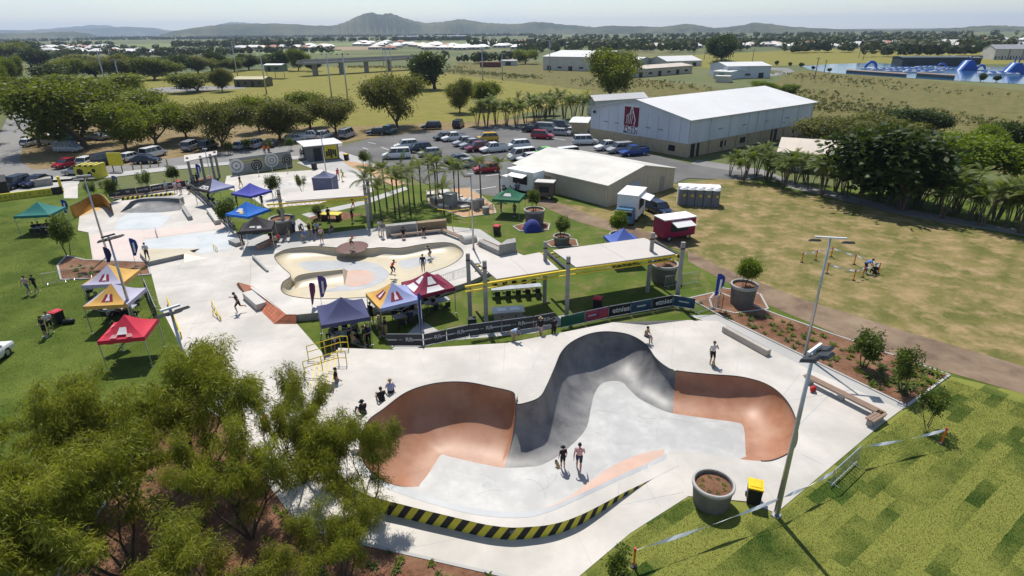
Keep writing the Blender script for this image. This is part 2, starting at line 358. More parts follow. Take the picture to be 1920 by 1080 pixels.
_b1 = [((676, 850), (786, 912), 0), ((690, 800), (800, 893), 0), ((720, 775), (815, 870), 0), ((760, 745), (827, 853), 0), ((800, 730), (842, 856), 0), ((840, 724), (860, 860), 0), ((880, 725), (890, 867), 0), ((920, 733), (915, 872), 0), ((961, 743), (934, 876), 0),
       ((967, 757), (945, 877), 1), ((985, 756), (985, 876), 1), ((1012, 745), (1020, 870), 1), ((1026, 722), (1060, 845), 1), ((1040, 690), (1098, 805), 1), ((1052, 662), (1108, 765), 1), ((1070, 643), (1115, 738), 1), ((1100, 628), (1128, 720), 1), ((1140, 622), (1150, 714), 1), ((1180, 628), (1168, 718), 1), ((1210, 645), (1180, 730), 1), ((1228, 670), (1200, 748), 1), ((1248, 687), (1235, 766), 1),
       ((1268, 695), (1262, 775), 2), ((1330, 702), (1330, 785), 2), ((1390, 707), (1375, 791), 2), ((1440, 722), (1391, 796), 2), ((1475, 752), (1396, 810), 2), ((1494, 795), (1397, 830), 2), ((1490, 838), (1398, 850), 2), ((1455, 861), (1397, 857), 2), ((1418, 864), (-.4, 2.1), 3), ((1340, 854), (-.1, 2.2), 3), ((1285, 846), (0, 2.6), 3),
       ((1250, 852), (1246, 842), 4), ((1207, 872), (1205, 850), 4), ((1140, 902), (1152, 872), 4), ((1073, 933), (1098, 908), 4), ((1023, 953), (1052, 940), 4), ((973, 960), (0, 2.2), 3), ((907, 956), (.1, 2.2), 3), ((840, 942), (.4, 2.1), 3), ((757, 916), (1.0, 1.9), 3), ((703, 893), (1.9, 1.3), 3)]
def expand(tab, zf, fl, k=6, sharp=()):
    """control pairs -> dense (coping x, y, floor x, y, section)"""
    P = []
    for c, f, sec in tab:
        a = GD(*c, zf); b_ = G(*f, fl) if max(abs(f[0]), abs(f[1])) > 20 else a + Vector((f[0], f[1], 0))
        P.append((a.x, a.y, b_.x, b_.y))
    D = crom(P, k); return [(d[0], d[1], d[2], d[3], tab[i // k][2]) for i, d in enumerate(D)]
B1 = expand(_b1, zdk, FL1)
HOLES.append([(d[0], d[1]) for d in B1])
def z2(x, y):
    """height of the second bowl's deck above the plaza"""
    return .03 + .57 * (1 - smoothstep(43, 52, y)) * (1 - smoothstep(-4, 1, x)) + .001
FL2 = -.75
_b2 = [((515, 483), (548, 497), 0), ((522, 474), (562, 488), 0), ((545, 466), (585, 484), 0), ((590, 462), (610, 482), 0), ((640, 465), (640, 481), 0), ((690, 466), (670, 481), 0), ((715, 464), (705, 483), 0), ((750, 465), (740, 486), 0), ((800, 457), (790, 480), 0), ((840, 455), (815, 478), 0), ((862, 464), (828, 482), 0), ((868, 478), (822, 490), 0), ((845, 497), (795, 496), 0), ((800, 514), (765, 505), 0), ((765, 532), (735, 522), 0), ((745, 548), (715, 538), 0), ((700, 556), (690, 546), 0), ((640, 560), (640, 549), 0), ((585, 560), (600, 549), 0), ((545, 555), (575, 544), 0), ((528, 545), (562, 538), 0), ((530, 530), (560, 529), 0), ((545, 517), (566, 518), 0), ((530, 502), (555, 508), 0)]
B2 = expand(_b2, z2, FL2)
HOLES.append([(d[0], d[1]) for d in B2])

def bowl_wall(D, sec, zf, fl, name, m, parent, ext=0.0, n=12, closed=False):
    idx = [i for i, d in enumerate(D) if d[4] == sec]; runs = []
    for i in idx:
        if runs and runs[-1][-1] == i - 1: runs[-1].append(i)
        else: runs.append([i])
    if len(runs) > 1 and runs[0][0] == 0 and runs[-1][-1] == len(D) - 1: runs[0] = runs.pop() + runs[0]
    for r in runs:
        r = r + [(r[-1] + 1) % len(D)] if len(idx) < len(D) else r + [r[0]]
        vs, fs = [], []
        for j, i in enumerate(r):
            cx, cy, fx, fy, _ = D[i]; zt = zf(cx, cy) + ext
            if sec == 0 and j == len(r) - 1 and ext: cx, cy, fx, fy, _ = D[r[-2]] if False else D[i]
            for k in range(n + 1):
                a = k / n * math.pi / 2; h = 1 - math.cos(a)
                vs.append((cx + (fx - cx) * h, cy + (fy - cy) * h, zt + (fl - zt) * math.sin(a)))
        for j in range(len(r) - 1):
            for k in range(n): o = j * (n + 1) + k; fs.append((o, o + 1, o + n + 2, o + n + 1))
        b = MB(); b.add(vs, fs); b.build(name, m, parent, True)
bowl = thing('skate_bowl', 'deep concrete skate bowl with terracotta and grey curved walls and pale floor', 'skate bowl', (0, 0, 0))
bowl_wall(B1, 0, zdk, FL1, 'bowl_wall', TERRA, bowl, .28)
bowl_wall(B1, 1, zdk, FL1, 'bowl_wall', CONC_MID, bowl)
bowl_wall(B1, 2, zdk, FL1, 'bowl_wall', TERRA, bowl)
bowl_wall(B1, 3, zdk, FL1, 'bowl_wall', FLOORC, bowl)
bowl_wall(B1, 4, zdk, FL1, 'bowl_wall', TERRA_L, bowl)
b = MB(); b.sheet([Vector((d[2], d[3], FL1)) for d in B1]); b.build('bowl_floor', FLOORC, bowl)
b = MB(); c = G(912, 910, FL1); b.lathe([(0, FL1 + .006), (.2, FL1 + .008), (.24, FL1 + .002)], 20, (c.x, c.y, 0)); b.build('drain', GREYC, bowl)
# deck round the bowl
_dk = [(634, 652), (735, 656), (950, 643), (1060, 622), (1150, 604), (1290, 600), (1345, 602), (1512, 690), (1690, 768), (1640, 806), (1455, 962), (1400, 940), (1290, 930)]
_lip = [(1271, 874), (1225, 897), (1173, 922), (1130, 945), (1090, 965), (1055, 978), (1023, 985), (990, 988), (957, 989), (920, 985), (890, 979), (840, 967), (790, 955), (755, 946), (700, 932), (655, 910), (625, 870), (615, 820), (620, 770), (630, 715)]
LIP = [GD(*p) for p in _lip]
LIPS = [Vector(p) for p in crom([tuple(p) for p in LIP], 5, False)]
DECK = [GD(*p) for p in _dk] + LIPS
dk = cut_mesh(DECK, zdk, .9, [HOLES[0]]).build('bowl_deck', CONC, bowl, False)
# vertical face under the raised lip: plain footing, painted in yellow and black chevrons
L = [0]
for a, c in zip(LIPS, LIPS[1:]): L.append(L[-1] + (c - a).length)
def lip_at(s):
    s = min(max(s, 0), L[-1] - 1e-4)
    for i in range(len(L) - 1):
        if s <= L[i + 1]: return LIPS[i].lerp(LIPS[i + 1], (s - L[i]) / (L[i + 1] - L[i]))
wd = .34
cnt = 0; s_ = 0.6
while s_ < 21.0:
    q, M_ = MB(), 4
    for j in range(M_):
        sa, sb = s_ + wd * j / M_, s_ + wd * (j + 1) / M_
        A, B = lip_at(sa), lip_at(sb); sk = -.6
        def low(s, top):
            h = top.z - .02; p = lip_at(s - sk * h); return Vector((p.x, p.y, .02))
        A = A + Vector((0, -.004, -.002)); B = B + Vector((0, -.004, -.002))
        q.add([A, B, low(sb, B) + Vector((0, -.004, 0)), low(sa, A) + Vector((0, -.004, 0))], [(0, 3, 2, 1)])
    q.build('painted_stripe', YELLOW_W if cnt % 2 else BLACKP, bowl)
    s_ += wd; cnt += 1
b = MB(); vs = []
for p in [GD(*_dk[0])] + LIPS[::-1] if False else LIPS + [GD(634, 652)]: vs += [(p.x, p.y, p.z), (p.x, p.y + .012, 0)]
b.add(vs, [(2 * i, 2 * i + 1, 2 * i + 3, 2 * i + 2) for i in range(len(vs) // 2 - 1)]); b.build('lip_wall', CONC_GREY, bowl)
b = MB(); P = [GD(*p) for p in _dk[:6]]; vs = []
for p in P: vs += [(p.x, p.y, p.z), (p.x, p.y, 0)]
b.add(vs, [(2 * i, 2 * i + 2, 2 * i + 3, 2 * i + 1) for i in range(len(P) - 1)]); b.build('deck_edge', CONC_GREY, bowl)
# raised extension along the tall terracotta wall, coping pipe
ii = [i for i, d in enumerate(B1) if d[4] == 0] + [9 * 6]
vs, fs = [], []
for i in ii:
    cx, cy, fx, fy, _ = B1[i]; d = Vector((cx - fx, cy - fy)).normalized(); zt = zdk(cx, cy); o = Vector((cx, cy)) + d * .42
    vs += [(cx, cy, zt + .28), (o.x, o.y, zt + .28), (o.x + d.x * .05, o.y + d.y * .05, zt)]
for j in range(len(ii) - 1): o = 3 * j; fs += [(o, o + 3, o + 4, o + 1), (o + 1, o + 4, o + 5, o + 2)]
e = 3 * (len(ii) - 1); b = MB(); b.add(vs, fs)
p = [Vector(vs[e + k]) for k in range(3)]; b.add([p[0], p[1], p[2], (p[0].x, p[0].y, p[0].z - .28)], [(0, 1, 2, 3)])
b.add([vs[0], vs[1], vs[2], (vs[0][0], vs[0][1], vs[0][2] - .28)], [(3, 2, 1, 0)]); b.build('raised_coping', CONC, bowl)
for a_, z_, secs in ((B1, zdk, (0, 1, 2)),):
    for sec in secs:
        q = [(d[0], d[1], z_(d[0], d[1]) + (.28 if sec == 0 else 0) + .012) for d in a_ if d[4] == sec]
        b = MB(); b.tube(q, .032, 6); b.build('coping_pipe', DKMETAL, bowl, True)
# rubber wheel marks and scuffs left on the floor
_wr = random.Random(21); RUB = mat('rubber_mark', (.31, .31, .305), .7, .3, 6); _flo = [(d[2], d[3]) for d in B1]; _k = 0
while _k < 15:
    x, y, a, cv, L_ = _wr.uniform(-4, 13), _wr.uniform(22, 33), _wr.uniform(0, 6.28), _wr.uniform(-.9, .9), _wr.uniform(.5, 2.2); pts = []
    for i in range(13): pts.append((x, y)); x += math.cos(a) * L_ / 12; y += math.sin(a) * L_ / 12; a += cv * L_ / 12
    if all(in_poly(px, py, _flo) for px, py in pts):
        b = MB(); vs = []; w_ = _wr.uniform(.005, .010)
        for i, (px, py) in enumerate(pts): q = pts[min(i + 1, 12)]; p0 = pts[max(i - 1, 0)]; n_ = Vector((-(q[1] - p0[1]), q[0] - p0[0], 0)).normalized() * w_; vs += [Vector((px, py, FL1 + .004)) + n_, Vector((px, py, FL1 + .004)) - n_]
        b.add(vs, [(2 * i, 2 * i + 1, 2 * i + 3, 2 * i + 2) for i in range(12)]); b.build('wheel_mark', RUB, bowl); _k += 1
# worn grey band along the low near lip
ii = [i for i, d in enumerate(B1) if d[4] in (3, 4) and i > 33 * 6 - 1]; vs = []
for i in ii:
    cx, cy, fx, fy, _ = B1[i]; d = Vector((cx - fx, cy - fy)).normalized()
    for q in (0.0, .34): x, y = cx + d.x * q, cy + d.y * q; vs.append((x, y, zdk(x, y) + .007))
b = MB(); b.add(vs, [(2 * i, 2 * i + 1, 2 * i + 3, 2 * i + 2) for i in range(len(ii) - 1)]); b.build('lip_band', GREYC, bowl)
# deck joints (sawn grooves)
def joint(a, c, zf=zdk, parent=None, w_=.02):
    A, C = GD(*a, zf), GD(*c, zf); b = MB(); n = 12; vs = []
    d = (C - A).to_2d().normalized(); d = Vector((-d.y, d.x, 0)) * w_
    for i in range(n + 1):
        p = A.lerp(C, i / n); p.z = zf(p.x, p.y) + .004; vs += [p + d, p - d]
    b.add(vs, [(2 * i, 2 * i + 1, 2 * i + 3, 2 * i + 2) for i in range(n)]); b.build('sawn_joint', GREYC, parent)
for a, c in [((946, 645), (944, 700)), ((1300, 602), (1335, 640)), ((1500, 700), (1470, 740)), ((1560, 735), (1495, 800))]: joint(a, c, zdk, bowl)

bowl2 = thing('skate_bowl', 'shallow kidney skate bowl with cream walls, grey floor patches and raised hip', 'skate bowl')
bowl_wall(B2, 0, z2, FL2, 'bowl_wall', CREAM, bowl2)
b = MB(); b.sheet([Vector((d[2], d[3], FL2)) for d in B2]); b.build('bowl_floor', CREAM, bowl2)
for nm, pts, m_, dz in [('floor_patch', [(562, 497), (575, 490), (640, 489), (700, 493), (728, 510), (722, 525), (690, 540), (640, 546), (600, 546), (640, 535), (650, 520), (640, 508), (590, 510)], GREYC, .006), ('floor_patch', [(748, 490), (790, 482), (818, 482), (790, 497), (760, 503)], GREYC, .006), ('floor_patch', [(645, 510), (680, 506), (702, 513), (700, 526), (675, 536), (648, 534)], TERRA_L, .012)]:
    b = MB(); b.sheet([Vector(p) for p in crom([tuple(G(x, y, FL2 + dz)) for x, y in pts], 4)]); b.build(nm, m_, bowl2)
# hip: quarter-pipe wall standing inside the bowl
top = crom([tuple(GD(x, y, lambda a, c: .05)) for x, y in [(551, 523), (560, 516), (585, 511), (615, 508), (642, 505)]], 5, False); n = len(top); vs, fs = [], []
bot = crom([tuple(G(x, y, FL2 + .01)) for x, y in [(553, 546), (566, 540), (592, 537), (620, 536), (646, 536)]], 5, False)
for i in range(n):
    for k in range(9):
        a = k / 8 * math.pi / 2; h = 1 - math.cos(a); p = Vector(top[i]).lerp(Vector(bot[i]), h); p.z = .05 + (FL2 + .01 - .05) * math.sin(a); vs.append(p)
for i in range(n - 1):
    for k in range(8): o = i * 9 + k; fs.append((o, o + 1, o + 10, o + 9))
b = MB(); b.add(vs, fs); b.build('hip_wall', CREAM, bowl2, True)
b = MB(); vs = []
for i in range(n): p = Vector(top[i]); vs += [p, p + Vector((0, .25, 0)), Vector((p.x, p.y + 1.6, FL2 + .008))]
b.add(vs, [f for i in range(n - 1) for f in ((3 * i, 3 * i + 3, 3 * i + 4, 3 * i + 1), (3 * i + 1, 3 * i + 4, 3 * i + 5, 3 * i + 2))])
e = 3 * (n - 1); b.add([vs[e], vs[e + 1], vs[e + 2]] + [Vector(bot[-1])], [(3, 2, 1, 0)]); b.build('hip_back', CREAM, bowl2)
_d2 = [(470, 484), (560, 462), (600, 448), (700, 432), (790, 425), (860, 432), (885, 440), (960, 470), (985, 480), (880, 528), (735, 574), (690, 577), (555, 590), (537, 590), (470, 540)]
D2 = [GD(*p, z2) for p in _d2]
cut_mesh(D2, z2, 1.2, [HOLES[1]]).build('bowl_deck', CONC, bowl2)
b = MB(); vs = []
for p in D2 + D2[:1]: vs += [(p.x, p.y, z2(p.x, p.y)), (p.x, p.y, 0)]
b.add(vs, [(2 * i, 2 * i + 1, 2 * i + 3, 2 * i + 2) for i in range(len(D2))]); b.build('deck_edge', CONC_GREY, bowl2)
b = MB(); b.tube([(d[0], d[1], z2(d[0], d[1]) + .01) for d in B2] + [(B2[0][0], B2[0][1], z2(B2[0][0], B2[0][1]) + .01)], .03, 6); b.build('coping_pipe', DKMETAL, bowl2, True)
c = G(660, 455, .5); b = MB(); b.lathe([(0, .06), (1.1, .055), (1.5, .02), (1.65, -.02)], 28, (c.x, c.y, z2(c.x, c.y)), sx=1.0, sy=1.15); b.build('coloured_mound', mat('maroon_concrete', (.13, .06, .05), .6, .2, 1), bowl2, True)
# brick-red bank on the plaza side
b = MB(); A = [GD(447, 530, z2), GD(474, 537, z2), GD(537, 590, z2), GD(556, 590, z2)]; Bq = [G(443, 533), G(468, 562), G(514, 608), G(556, 608)]
nrow = 5
for i in range(3):
    L0, L1 = (A[i], Bq[i]), (A[i + 1], Bq[i + 1])
    for r_ in range(nrow):
        for c_ in range(max(2, int((A[i + 1] - A[i]).length / .6))):
            nc = max(2, int((A[i + 1] - A[i]).length / .6)); u0, u1 = (c_ + .02) / nc, (c_ + .98) / nc; t0, t1 = (r_ + .03) / nrow, (r_ + .97) / nrow
            q = [L0[0].lerp(L1[0], u).lerp(L0[1].lerp(L1[1], u), t) for u, t in ((u0, t0), (u1, t0), (u1, t1), (u0, t1))]
            tl = MB(); tl.add([p + Vector((0, 0, .03)) for p in q] + [p - Vector((0, 0, .02)) for p in q], [(0, 3, 2, 1), (0, 1, 5, 4), (1, 2, 6, 5), (2, 3, 7, 6), (3, 0, 4, 7)]); tl.build('tile', mat('red_bank_tile', (.50, .17, .09), .6, .18, 1.2, rnd=.12), bowl2)
b.add(A + Bq, [(0, 4, 5, 1), (1, 5, 6, 2), (2, 6, 7, 3)]); b.build('bank', mat('bank_mortar', (.36, .16, .1), .8, .1, 2), bowl2)
# ---------------------------------------------------------------- ground sheets
def sheet(name, pts, z, m):
    return struct(cut_mesh(PG(pts), lambda x, y: z).build(name, m))
struct(cut_mesh([Vector((14000 * math.cos(a), 14000 * math.sin(a), 0)) for a in np.linspace(0, 2 * math.pi, 49)[:-1]], lambda x, y: -.06).build('ground', PLAIN))
def flat(name, m, z, *quads):
    b = MB()
    for q in quads: b.sheet(PG(q), z)
    return struct(b.build(name, m))
# far country
flat('cane_field', CANE, -.03, [(500, 88), (1120, 84), (1100, 76), (700, 79), (520, 82)])
flat('cane_field', CANE, -.03, [(150, 93), (420, 88), (420, 80), (180, 84)])
flat('cane_field', CANE, -.03, [(480, 104), (640, 101), (640, 93), (480, 97)])
flat('fallow_field', FALLOW, -.03, [(560, 96), (720, 93), (720, 86), (600, 87)])
flat('sports_field', SPORT, -.02, [(225, 152), (330, 138), (560, 126), (700, 124), (840, 138), (1110, 170), (1100, 192), (985, 212), (905, 236), (800, 246), (700, 246), (520, 232), (240, 205), (215, 175)])
flat('rough_grass', ROUGHG, -.025, [(860, 118), (1000, 116), (1150, 140), (1300, 160), (1420, 175), (1920, 215), (2300, 260), (2300, 420), (1900, 330), (1500, 240), (1440, 262), (1300, 240), (1090, 190), (1100, 168), (830, 140)])
flat('mown_grass', SPORT, -.015, [(1180, 108), (1620, 88), (1940, 96), (1940, 120), (1500, 122), (1330, 128), (1230, 122)])
flat('rough_grass', ROUGHG, -.012, [(1500, 132), (1640, 140), (1940, 172), (1940, 230), (1500, 180), (1440, 160)])
flat('dry_verge', DRYPARK, -.012, [(30, 300), (70, 235), (150, 225), (420, 232), (640, 238), (860, 228), (1000, 222), (1110, 240), (1110, 262), (900, 240), (700, 258), (640, 268), (330, 300), (210, 318), (60, 322)])
struct(cut_mesh([Vector((-75, 5, 0)), Vector((75, 5, 0)), Vector((75, 60, 0)), Vector((40, 82, 0)), Vector((-90, 82, 0))], lambda x, y: 0.0).build('lawn', LAWN))
sheet('park_lawn', [(590, 395), (940, 352), (1010, 345), (1140, 390), (1290, 470), (1350, 560), (1240, 600), (1000, 640), (800, 640), (700, 560), (560, 430)], .006, LAWN_P)
flat('sod_lawn', LAWN_S, .006, [(1180, 1000), (1290, 930), (1460, 950), (1690, 770), (1780, 705), (2100, 780), (2300, 1400), (1000, 1400), (1060, 1085)])
flat('dry_field', DRYF, .008, [(1262, 345), (1370, 333), (1560, 375), (1920, 448), (2300, 525), (2300, 860), (1930, 738), (1640, 640), (1440, 560), (1290, 478), (1180, 440), (1000, 372), (1130, 392)])
flat('dirt_track', DIRT, .013, [(1290, 470), (1350, 500), (1500, 560), (1700, 622), (1930, 690), (2300, 800), (2300, 850), (1930, 742), (1750, 690), (1600, 640), (1440, 572), (1290, 490)])
flat('dirt_track', DIRT, .013, [(985, 372), (1015, 368), (1120, 408), (1200, 432), (1290, 455), (1290, 472), (1180, 442), (1080, 415)])
# roads and car park
flat('car_park', ASPH, .012, [(640, 300), (632, 276), (700, 258), (800, 247), (900, 238), (1000, 230), (1112, 244), (1112, 262), (1290, 306), (1320, 312), (1440, 330), (1400, 338), (1290, 334), (1262, 345), (1130, 390), (1005, 318), (1000, 345), (945, 372), (800, 345), (735, 318), (690, 306)])
flat('road', ASPH_OLD, .010, [(-60, 335), (-60, 300), (0, 262), (0, 250), (40, 165), (62, 150), (76, 152), (74, 180), (52, 250), (36, 300), (60, 318), (210, 312), (330, 296), (480, 278), (640, 266), (650, 298), (520, 300), (330, 316), (190, 328), (80, 335), (0, 345)])
flat('back_road', ASPH_OLD, .010, [(250, 172), (300, 164), (460, 160), (460, 166), (330, 172), (260, 178)])
flat('back_road', ASPH_OLD, .010, [(1262, 322), (1300, 310), (1440, 330), (1480, 352), (1700, 405), (1940, 446), (1940, 436), (1700, 392), (1500, 345), (1430, 318), (1310, 300)])
flat('lake_road', ASPH_OLD, .010, [(1340, 122), (1480, 128), (1490, 134), (1455, 142), (1400, 144), (1405, 140), (1450, 138), (1470, 133), (1345, 127)])
flat('footpath', CONC_PATH, .016, [(60, 335), (200, 325), (330, 311), (500, 298), (560, 292), (560, 297), (330, 318), (205, 333), (70, 345)])
flat('footpath', CONC_PATH, .016, [(0, 352), (70, 340), (150, 334), (148, 345), (120, 352), (0, 368)])
flat('footpath', CONC, .020, [(118, 344), (146, 342), (146, 372), (120, 372)])
flat('footpath', CONC_PATH, .016, [(565, 402), (665, 380), (760, 350), (765, 355), (690, 382), (580, 408)])
flat('footpath', CONC_PATH, .016, [(735, 655), (790, 600), (830, 625), (1080, 588), (1270, 560), (1275, 566), (1090, 600), (1000, 625), (830, 640), (760, 660)])
flat('footpath', CONC_PATH, .018, [(1290, 592), (1345, 590), (1700, 762), (1640, 805), (1560, 740), (1350, 612)])
flat('court', CONC, .022, [(425, 330), (600, 318), (700, 330), (700, 360), (640, 368), (590, 385), (500, 390), (470, 370), (420, 352)])
flat('forecourt', CONC_PATH, .014, [(556, 305), (640, 284), (690, 300), (720, 322), (700, 340), (600, 322)])
sheet('plaza_paving', [(520, 440), (560, 410), (600, 440), (690, 428), (790, 420), (900, 430), (960, 470), (1000, 500), (880, 520), (860, 470), (730, 440), (560, 470), (470, 480), (440, 440)], .018, CONC_PATH)
# car-park line paint
lb = 0
for (x0, y0, x1, y1) in [(905, 292, 935, 286), (935, 300, 965, 293), (965, 309, 985, 303), (830, 262, 850, 259), (1030, 258, 1060, 263), (1000, 246, 1030, 251), (735, 283, 715, 276), (770, 300, 790, 303), (800, 312, 830, 315), (865, 287, 885, 291), (910, 330, 935, 327), (885, 357, 930, 350), (690, 267, 705, 270), (680, 277, 690, 280)]:
    a, c = G(x0, y0), G(x1, y1); q = MB(); q.beam((a.x, a.y, .018), (c.x, c.y, .018), .16, .006); struct(q.build('painted_line', WHITEP))
# mulch beds with kerb edging
def bed(pts, m=MULCH, z=.05, edge=True):
    P = PG(pts); q = MB(); q.sheet(P, z); o = struct(q.build('garden_bed', m))
    if edge:
        e = MB()
        for i in range(len(P)):
            a, c = P[i], P[(i + 1) % len(P)]; d = (c - a); L = d.length; d.normalize()
            e.beam((a.x, a.y, .035), (c.x, c.y, .035), .14, .09)
        e.build('edging', CONC_PATH, o)
    return P
BEDS = []
BEDS.append(bed([(1292, 560), (1345, 548), (1460, 592), (1780, 704), (1700, 762), (1500, 665), (1345, 590)]))
BEDS.append(bed([(1330, 562), (1348, 540), (1425, 552), (1440, 580), (1378, 588), (1335, 578)], z=.056))
BEDS.append(bed([(205, 935), (300, 800), (350, 745), (425, 790), (470, 860), (562, 985), (640, 1012), (960, 1085), (860, 1500), (-100, 1500), (120, 1060)]))
BEDS.append(bed([(108, 498), (125, 480), (160, 488), (275, 492), (283, 515), (200, 522), (115, 525)], z=.04))
BEDS.append(bed([(205, 368), (345, 345), (400, 328), (405, 334), (350, 352), (215, 374)], z=.04))
BEDS.append(bed([(962, 425), (1000, 415), (1030, 420), (1028, 432), (975, 434)]))
BEDS.append(bed([(1022, 455), (1050, 446), (1080, 450), (1084, 462), (1035, 464)]))
BEDS.append(bed([(640, 300), (690, 308), (735, 325), (760, 345), (740, 350), (700, 330), (655, 312)], SANDM, .03, False))
BEDS.append(bed([(800, 358), (880, 352), (925, 385), (930, 400), (870, 408), (805, 385)], SANDM, .03))
BEDS.append(bed([(893, 459), (906, 449), (950, 467), (935, 480)], MULCH, .05, False))
BEDS.append(bed([(575, 410), (620, 395), (680, 402), (640, 415)], MULCH, .03, False))

def grass_blades(poly, n, m, seed, name, label):
    """real short blades over the lawn sheet"""
    rng = np.random.default_rng(seed); P = PG(poly); xs = [p.x for p in P]; ys = [p.y for p in P]; pts = []
    while sum(len(q) for q in pts) < n:
        X = rng.uniform(min(xs), max(xs), 60000); Y = rng.uniform(min(ys), max(ys), 60000); ins = np.zeros(60000, bool)
        for a, c in zip(P, P[1:] + P[:1]): ins ^= ((a.y > Y) != (c.y > Y)) & (X < (c.x - a.x) * (Y - a.y) / (c.y - a.y + 1e-12) + a.x)
        pts.append(np.stack([X, Y], 1)[ins])
    A = np.concatenate(pts)[:n]; c = np.concatenate([A, np.full((n, 1), .004)], 1); a = rng.uniform(0, 6.283, n); s_ = np.stack([np.cos(a), np.sin(a), 0 * a], 1) * rng.uniform(.006, .014, (n, 1)); t_ = np.stack([rng.normal(0, .35, n), rng.normal(0, .35, n), np.ones(n)], 1) * rng.uniform(.018, .045, (n, 1))
    o = link(name, quads_mesh(name, np.stack([c - s_, c + s_, c + t_ + s_ * .3, c + t_ - s_ * .3], 1), m)); tag(o, label, 'grass', None, 'stuff')
grass_blades([(1190, 1000), (1290, 935), (1300, 945), (1460, 965), (1695, 775), (1780, 712), (1925, 760), (1925, 1090), (1090, 1090)], 90000, LAWN_S, 2, 'grass', 'short sod grass on the lawn beside the bowl')
grass_blades([(0, 400), (140, 440), (170, 492), (275, 530), (330, 640), (420, 790), (300, 800), (205, 935), (120, 1080), (0, 1080)], 80000, LAWN, 3, 'grass', 'short green grass on the big lawn')
# ---------------------------------------------------------------- skate plaza
_pl = [(150, 398), (146, 432), (166, 436), (174, 489), (278, 491), (298, 570), (330, 632), (385, 722), (425, 790), (470, 860), (562, 985), (640, 1012), (960, 1086), (1080, 1086), (1182, 1000), (1292, 930), (638, 668), (610, 668), (553, 603), (520, 607), (470, 560), (560, 470), (470, 470), (430, 420), (378, 372), (345, 352), (330, 356), (245, 368)]
_i = _pl.index((638, 668)); _PLW = PG(_pl[:_i]) + [Vector((p.x, p.y + .3, 0)) for p in LIP] + PG(_pl[_i:])
struct(cut_mesh(_PLW, lambda x, y: .022).build('skate_plaza', CONC))
for pts, m_ in [([(168, 440), (220, 432), (268, 432), (272, 445), (262, 470), (282, 476), (275, 488), (176, 487)], PINKC), ([(270, 432), (415, 415), (422, 428), (290, 446), (272, 448)], PINKC), ([(272, 450), (425, 430), (445, 448), (430, 468), (375, 476), (340, 466), (285, 474), (264, 470)], BLUEC), ([(215, 432), (300, 428), (318, 408), (290, 397), (240, 400), (222, 412)], BLUEC)]:
    struct(cut_mesh(PG(pts), lambda x, y: .030).build('coloured_paving', m_))

_ca, _sa = math.cos(R(14)), math.sin(R(14)); _D2H = HOLES + [D2, DECK]
for ax in (0, 1):
    for k in np.arange(-60, 61, 4.2):
        run = []
        for q in list(np.arange(0, 80, .3)) + [None]:
            ok = False
            if q is not None:
                u, v = (k, q) if ax == 0 else (q - 45, k + 45); x, y = u * _ca - v * _sa, u * _sa + v * _ca; ok = in_poly(x, y, _PLW) and not any(in_poly(x, y, h_) for h_ in _D2H)
            if ok: run.append((x, y))
            elif run:
                if len(run) > 4: b = MB(); b.beam((*run[0], .0245), (*run[-1], .0245), .022, .004); struct(b.build('sawn_joint', GREYC))
                run = []
for i in range(0, len(B1), 13):
    cx, cy, fx, fy, _ = B1[i]; d = Vector((cx - fx, cy - fy)).normalized(); e = 0.5
    while e < 7 and in_poly(cx + d.x * e, cy + d.y * e, DECK) and not in_poly(cx + d.x * e, cy + d.y * e, HOLES[0]): e += .15
    if e > 1.2:
        b = MB(); vs = []; s2 = Vector((-d.y, d.x, 0)) * .012
        for k in range(11): q = .46 + (e - .6) * k / 10; x, y = cx + d.x * q, cy + d.y * q; p = Vector((x, y, zdk(x, y) + .006)); vs += [p + s2, p - s2]
        b.add(vs, [(2 * k, 2 * k + 1, 2 * k + 3, 2 * k + 2) for k in range(10)]); b.build('sawn_joint', GREYC, bowl)
def solid(name, label, cat, pts, h, m, z=.02, group=None, cap=None):
    """a low cast block whose footprint the photograph shows"""
    P = PG(pts); c = sum(P, Vector()) / len(P); c.z = z
    t = thing(name, label, cat, c, 0, group); b = MB(); b.prism([(p.x - c.x, p.y - c.y) for p in P], 0, h); b.build('block', m, t)
    if cap:
        k = MB(); k.prism([((p.x - c.x) * 1.02, (p.y - c.y) * 1.02) for p in P], h + .002, h + .05); k.build('cap', cap, t)
    return t
def strip(a, c, w_):
    """pixel line -> footprint of a straight bench or ledge, w_ metres wide"""
    A, C = G(*a), G(*c); d = (C - A).normalized(); n = Vector((-d.y, d.x, 0)) * w_ / 2
    return A, C, [A + n, C + n, C - n, A - n]
def ledge(a, c, w_, h, label, m=CONC_GREY, name='grind_ledge', group=None, edge=True):
    A, C, _ = strip(a, c, w_); mid = (A + C) / 2; L = (C - A).length; rz = math.atan2(C.y - A.y, C.x - A.x)
    t = thing(name, label, 'ledge', (mid.x, mid.y, .02), rz, group)
    b = MB(); b.box((0, 0, h / 2), (L, w_, h)); b.build('block', m, t)
    if edge:
        for sy in (-1, 1): b = MB(); b.box((0, sy * (w_ / 2 - .02), h + .002), (L - .02, .05, .02)); b.build('steel_edge', STEEL, t)
    return t
ledge((1357, 622), (1440, 668), .42, .45, 'long low concrete grind ledge standing on the main bowl deck', mat('ledge_concrete', (.42, .37, .31), .7, .15, 1))
ledge((345, 393), (358, 413), .45, .45, 'short concrete grind ledge beside the small quarter pipe')
ledge((393, 398), (410, 421), .6, .5, 'wide pale ledge along the fence by the blue tents', CONC)
ledge((437, 455), (452, 461), .9, .4, 'stubby concrete block at the plaza edge by the black tent')
ledge((466, 558), (492, 581), .8, .55, 'white topped concrete box leaning into the red tiled bank', CONC)
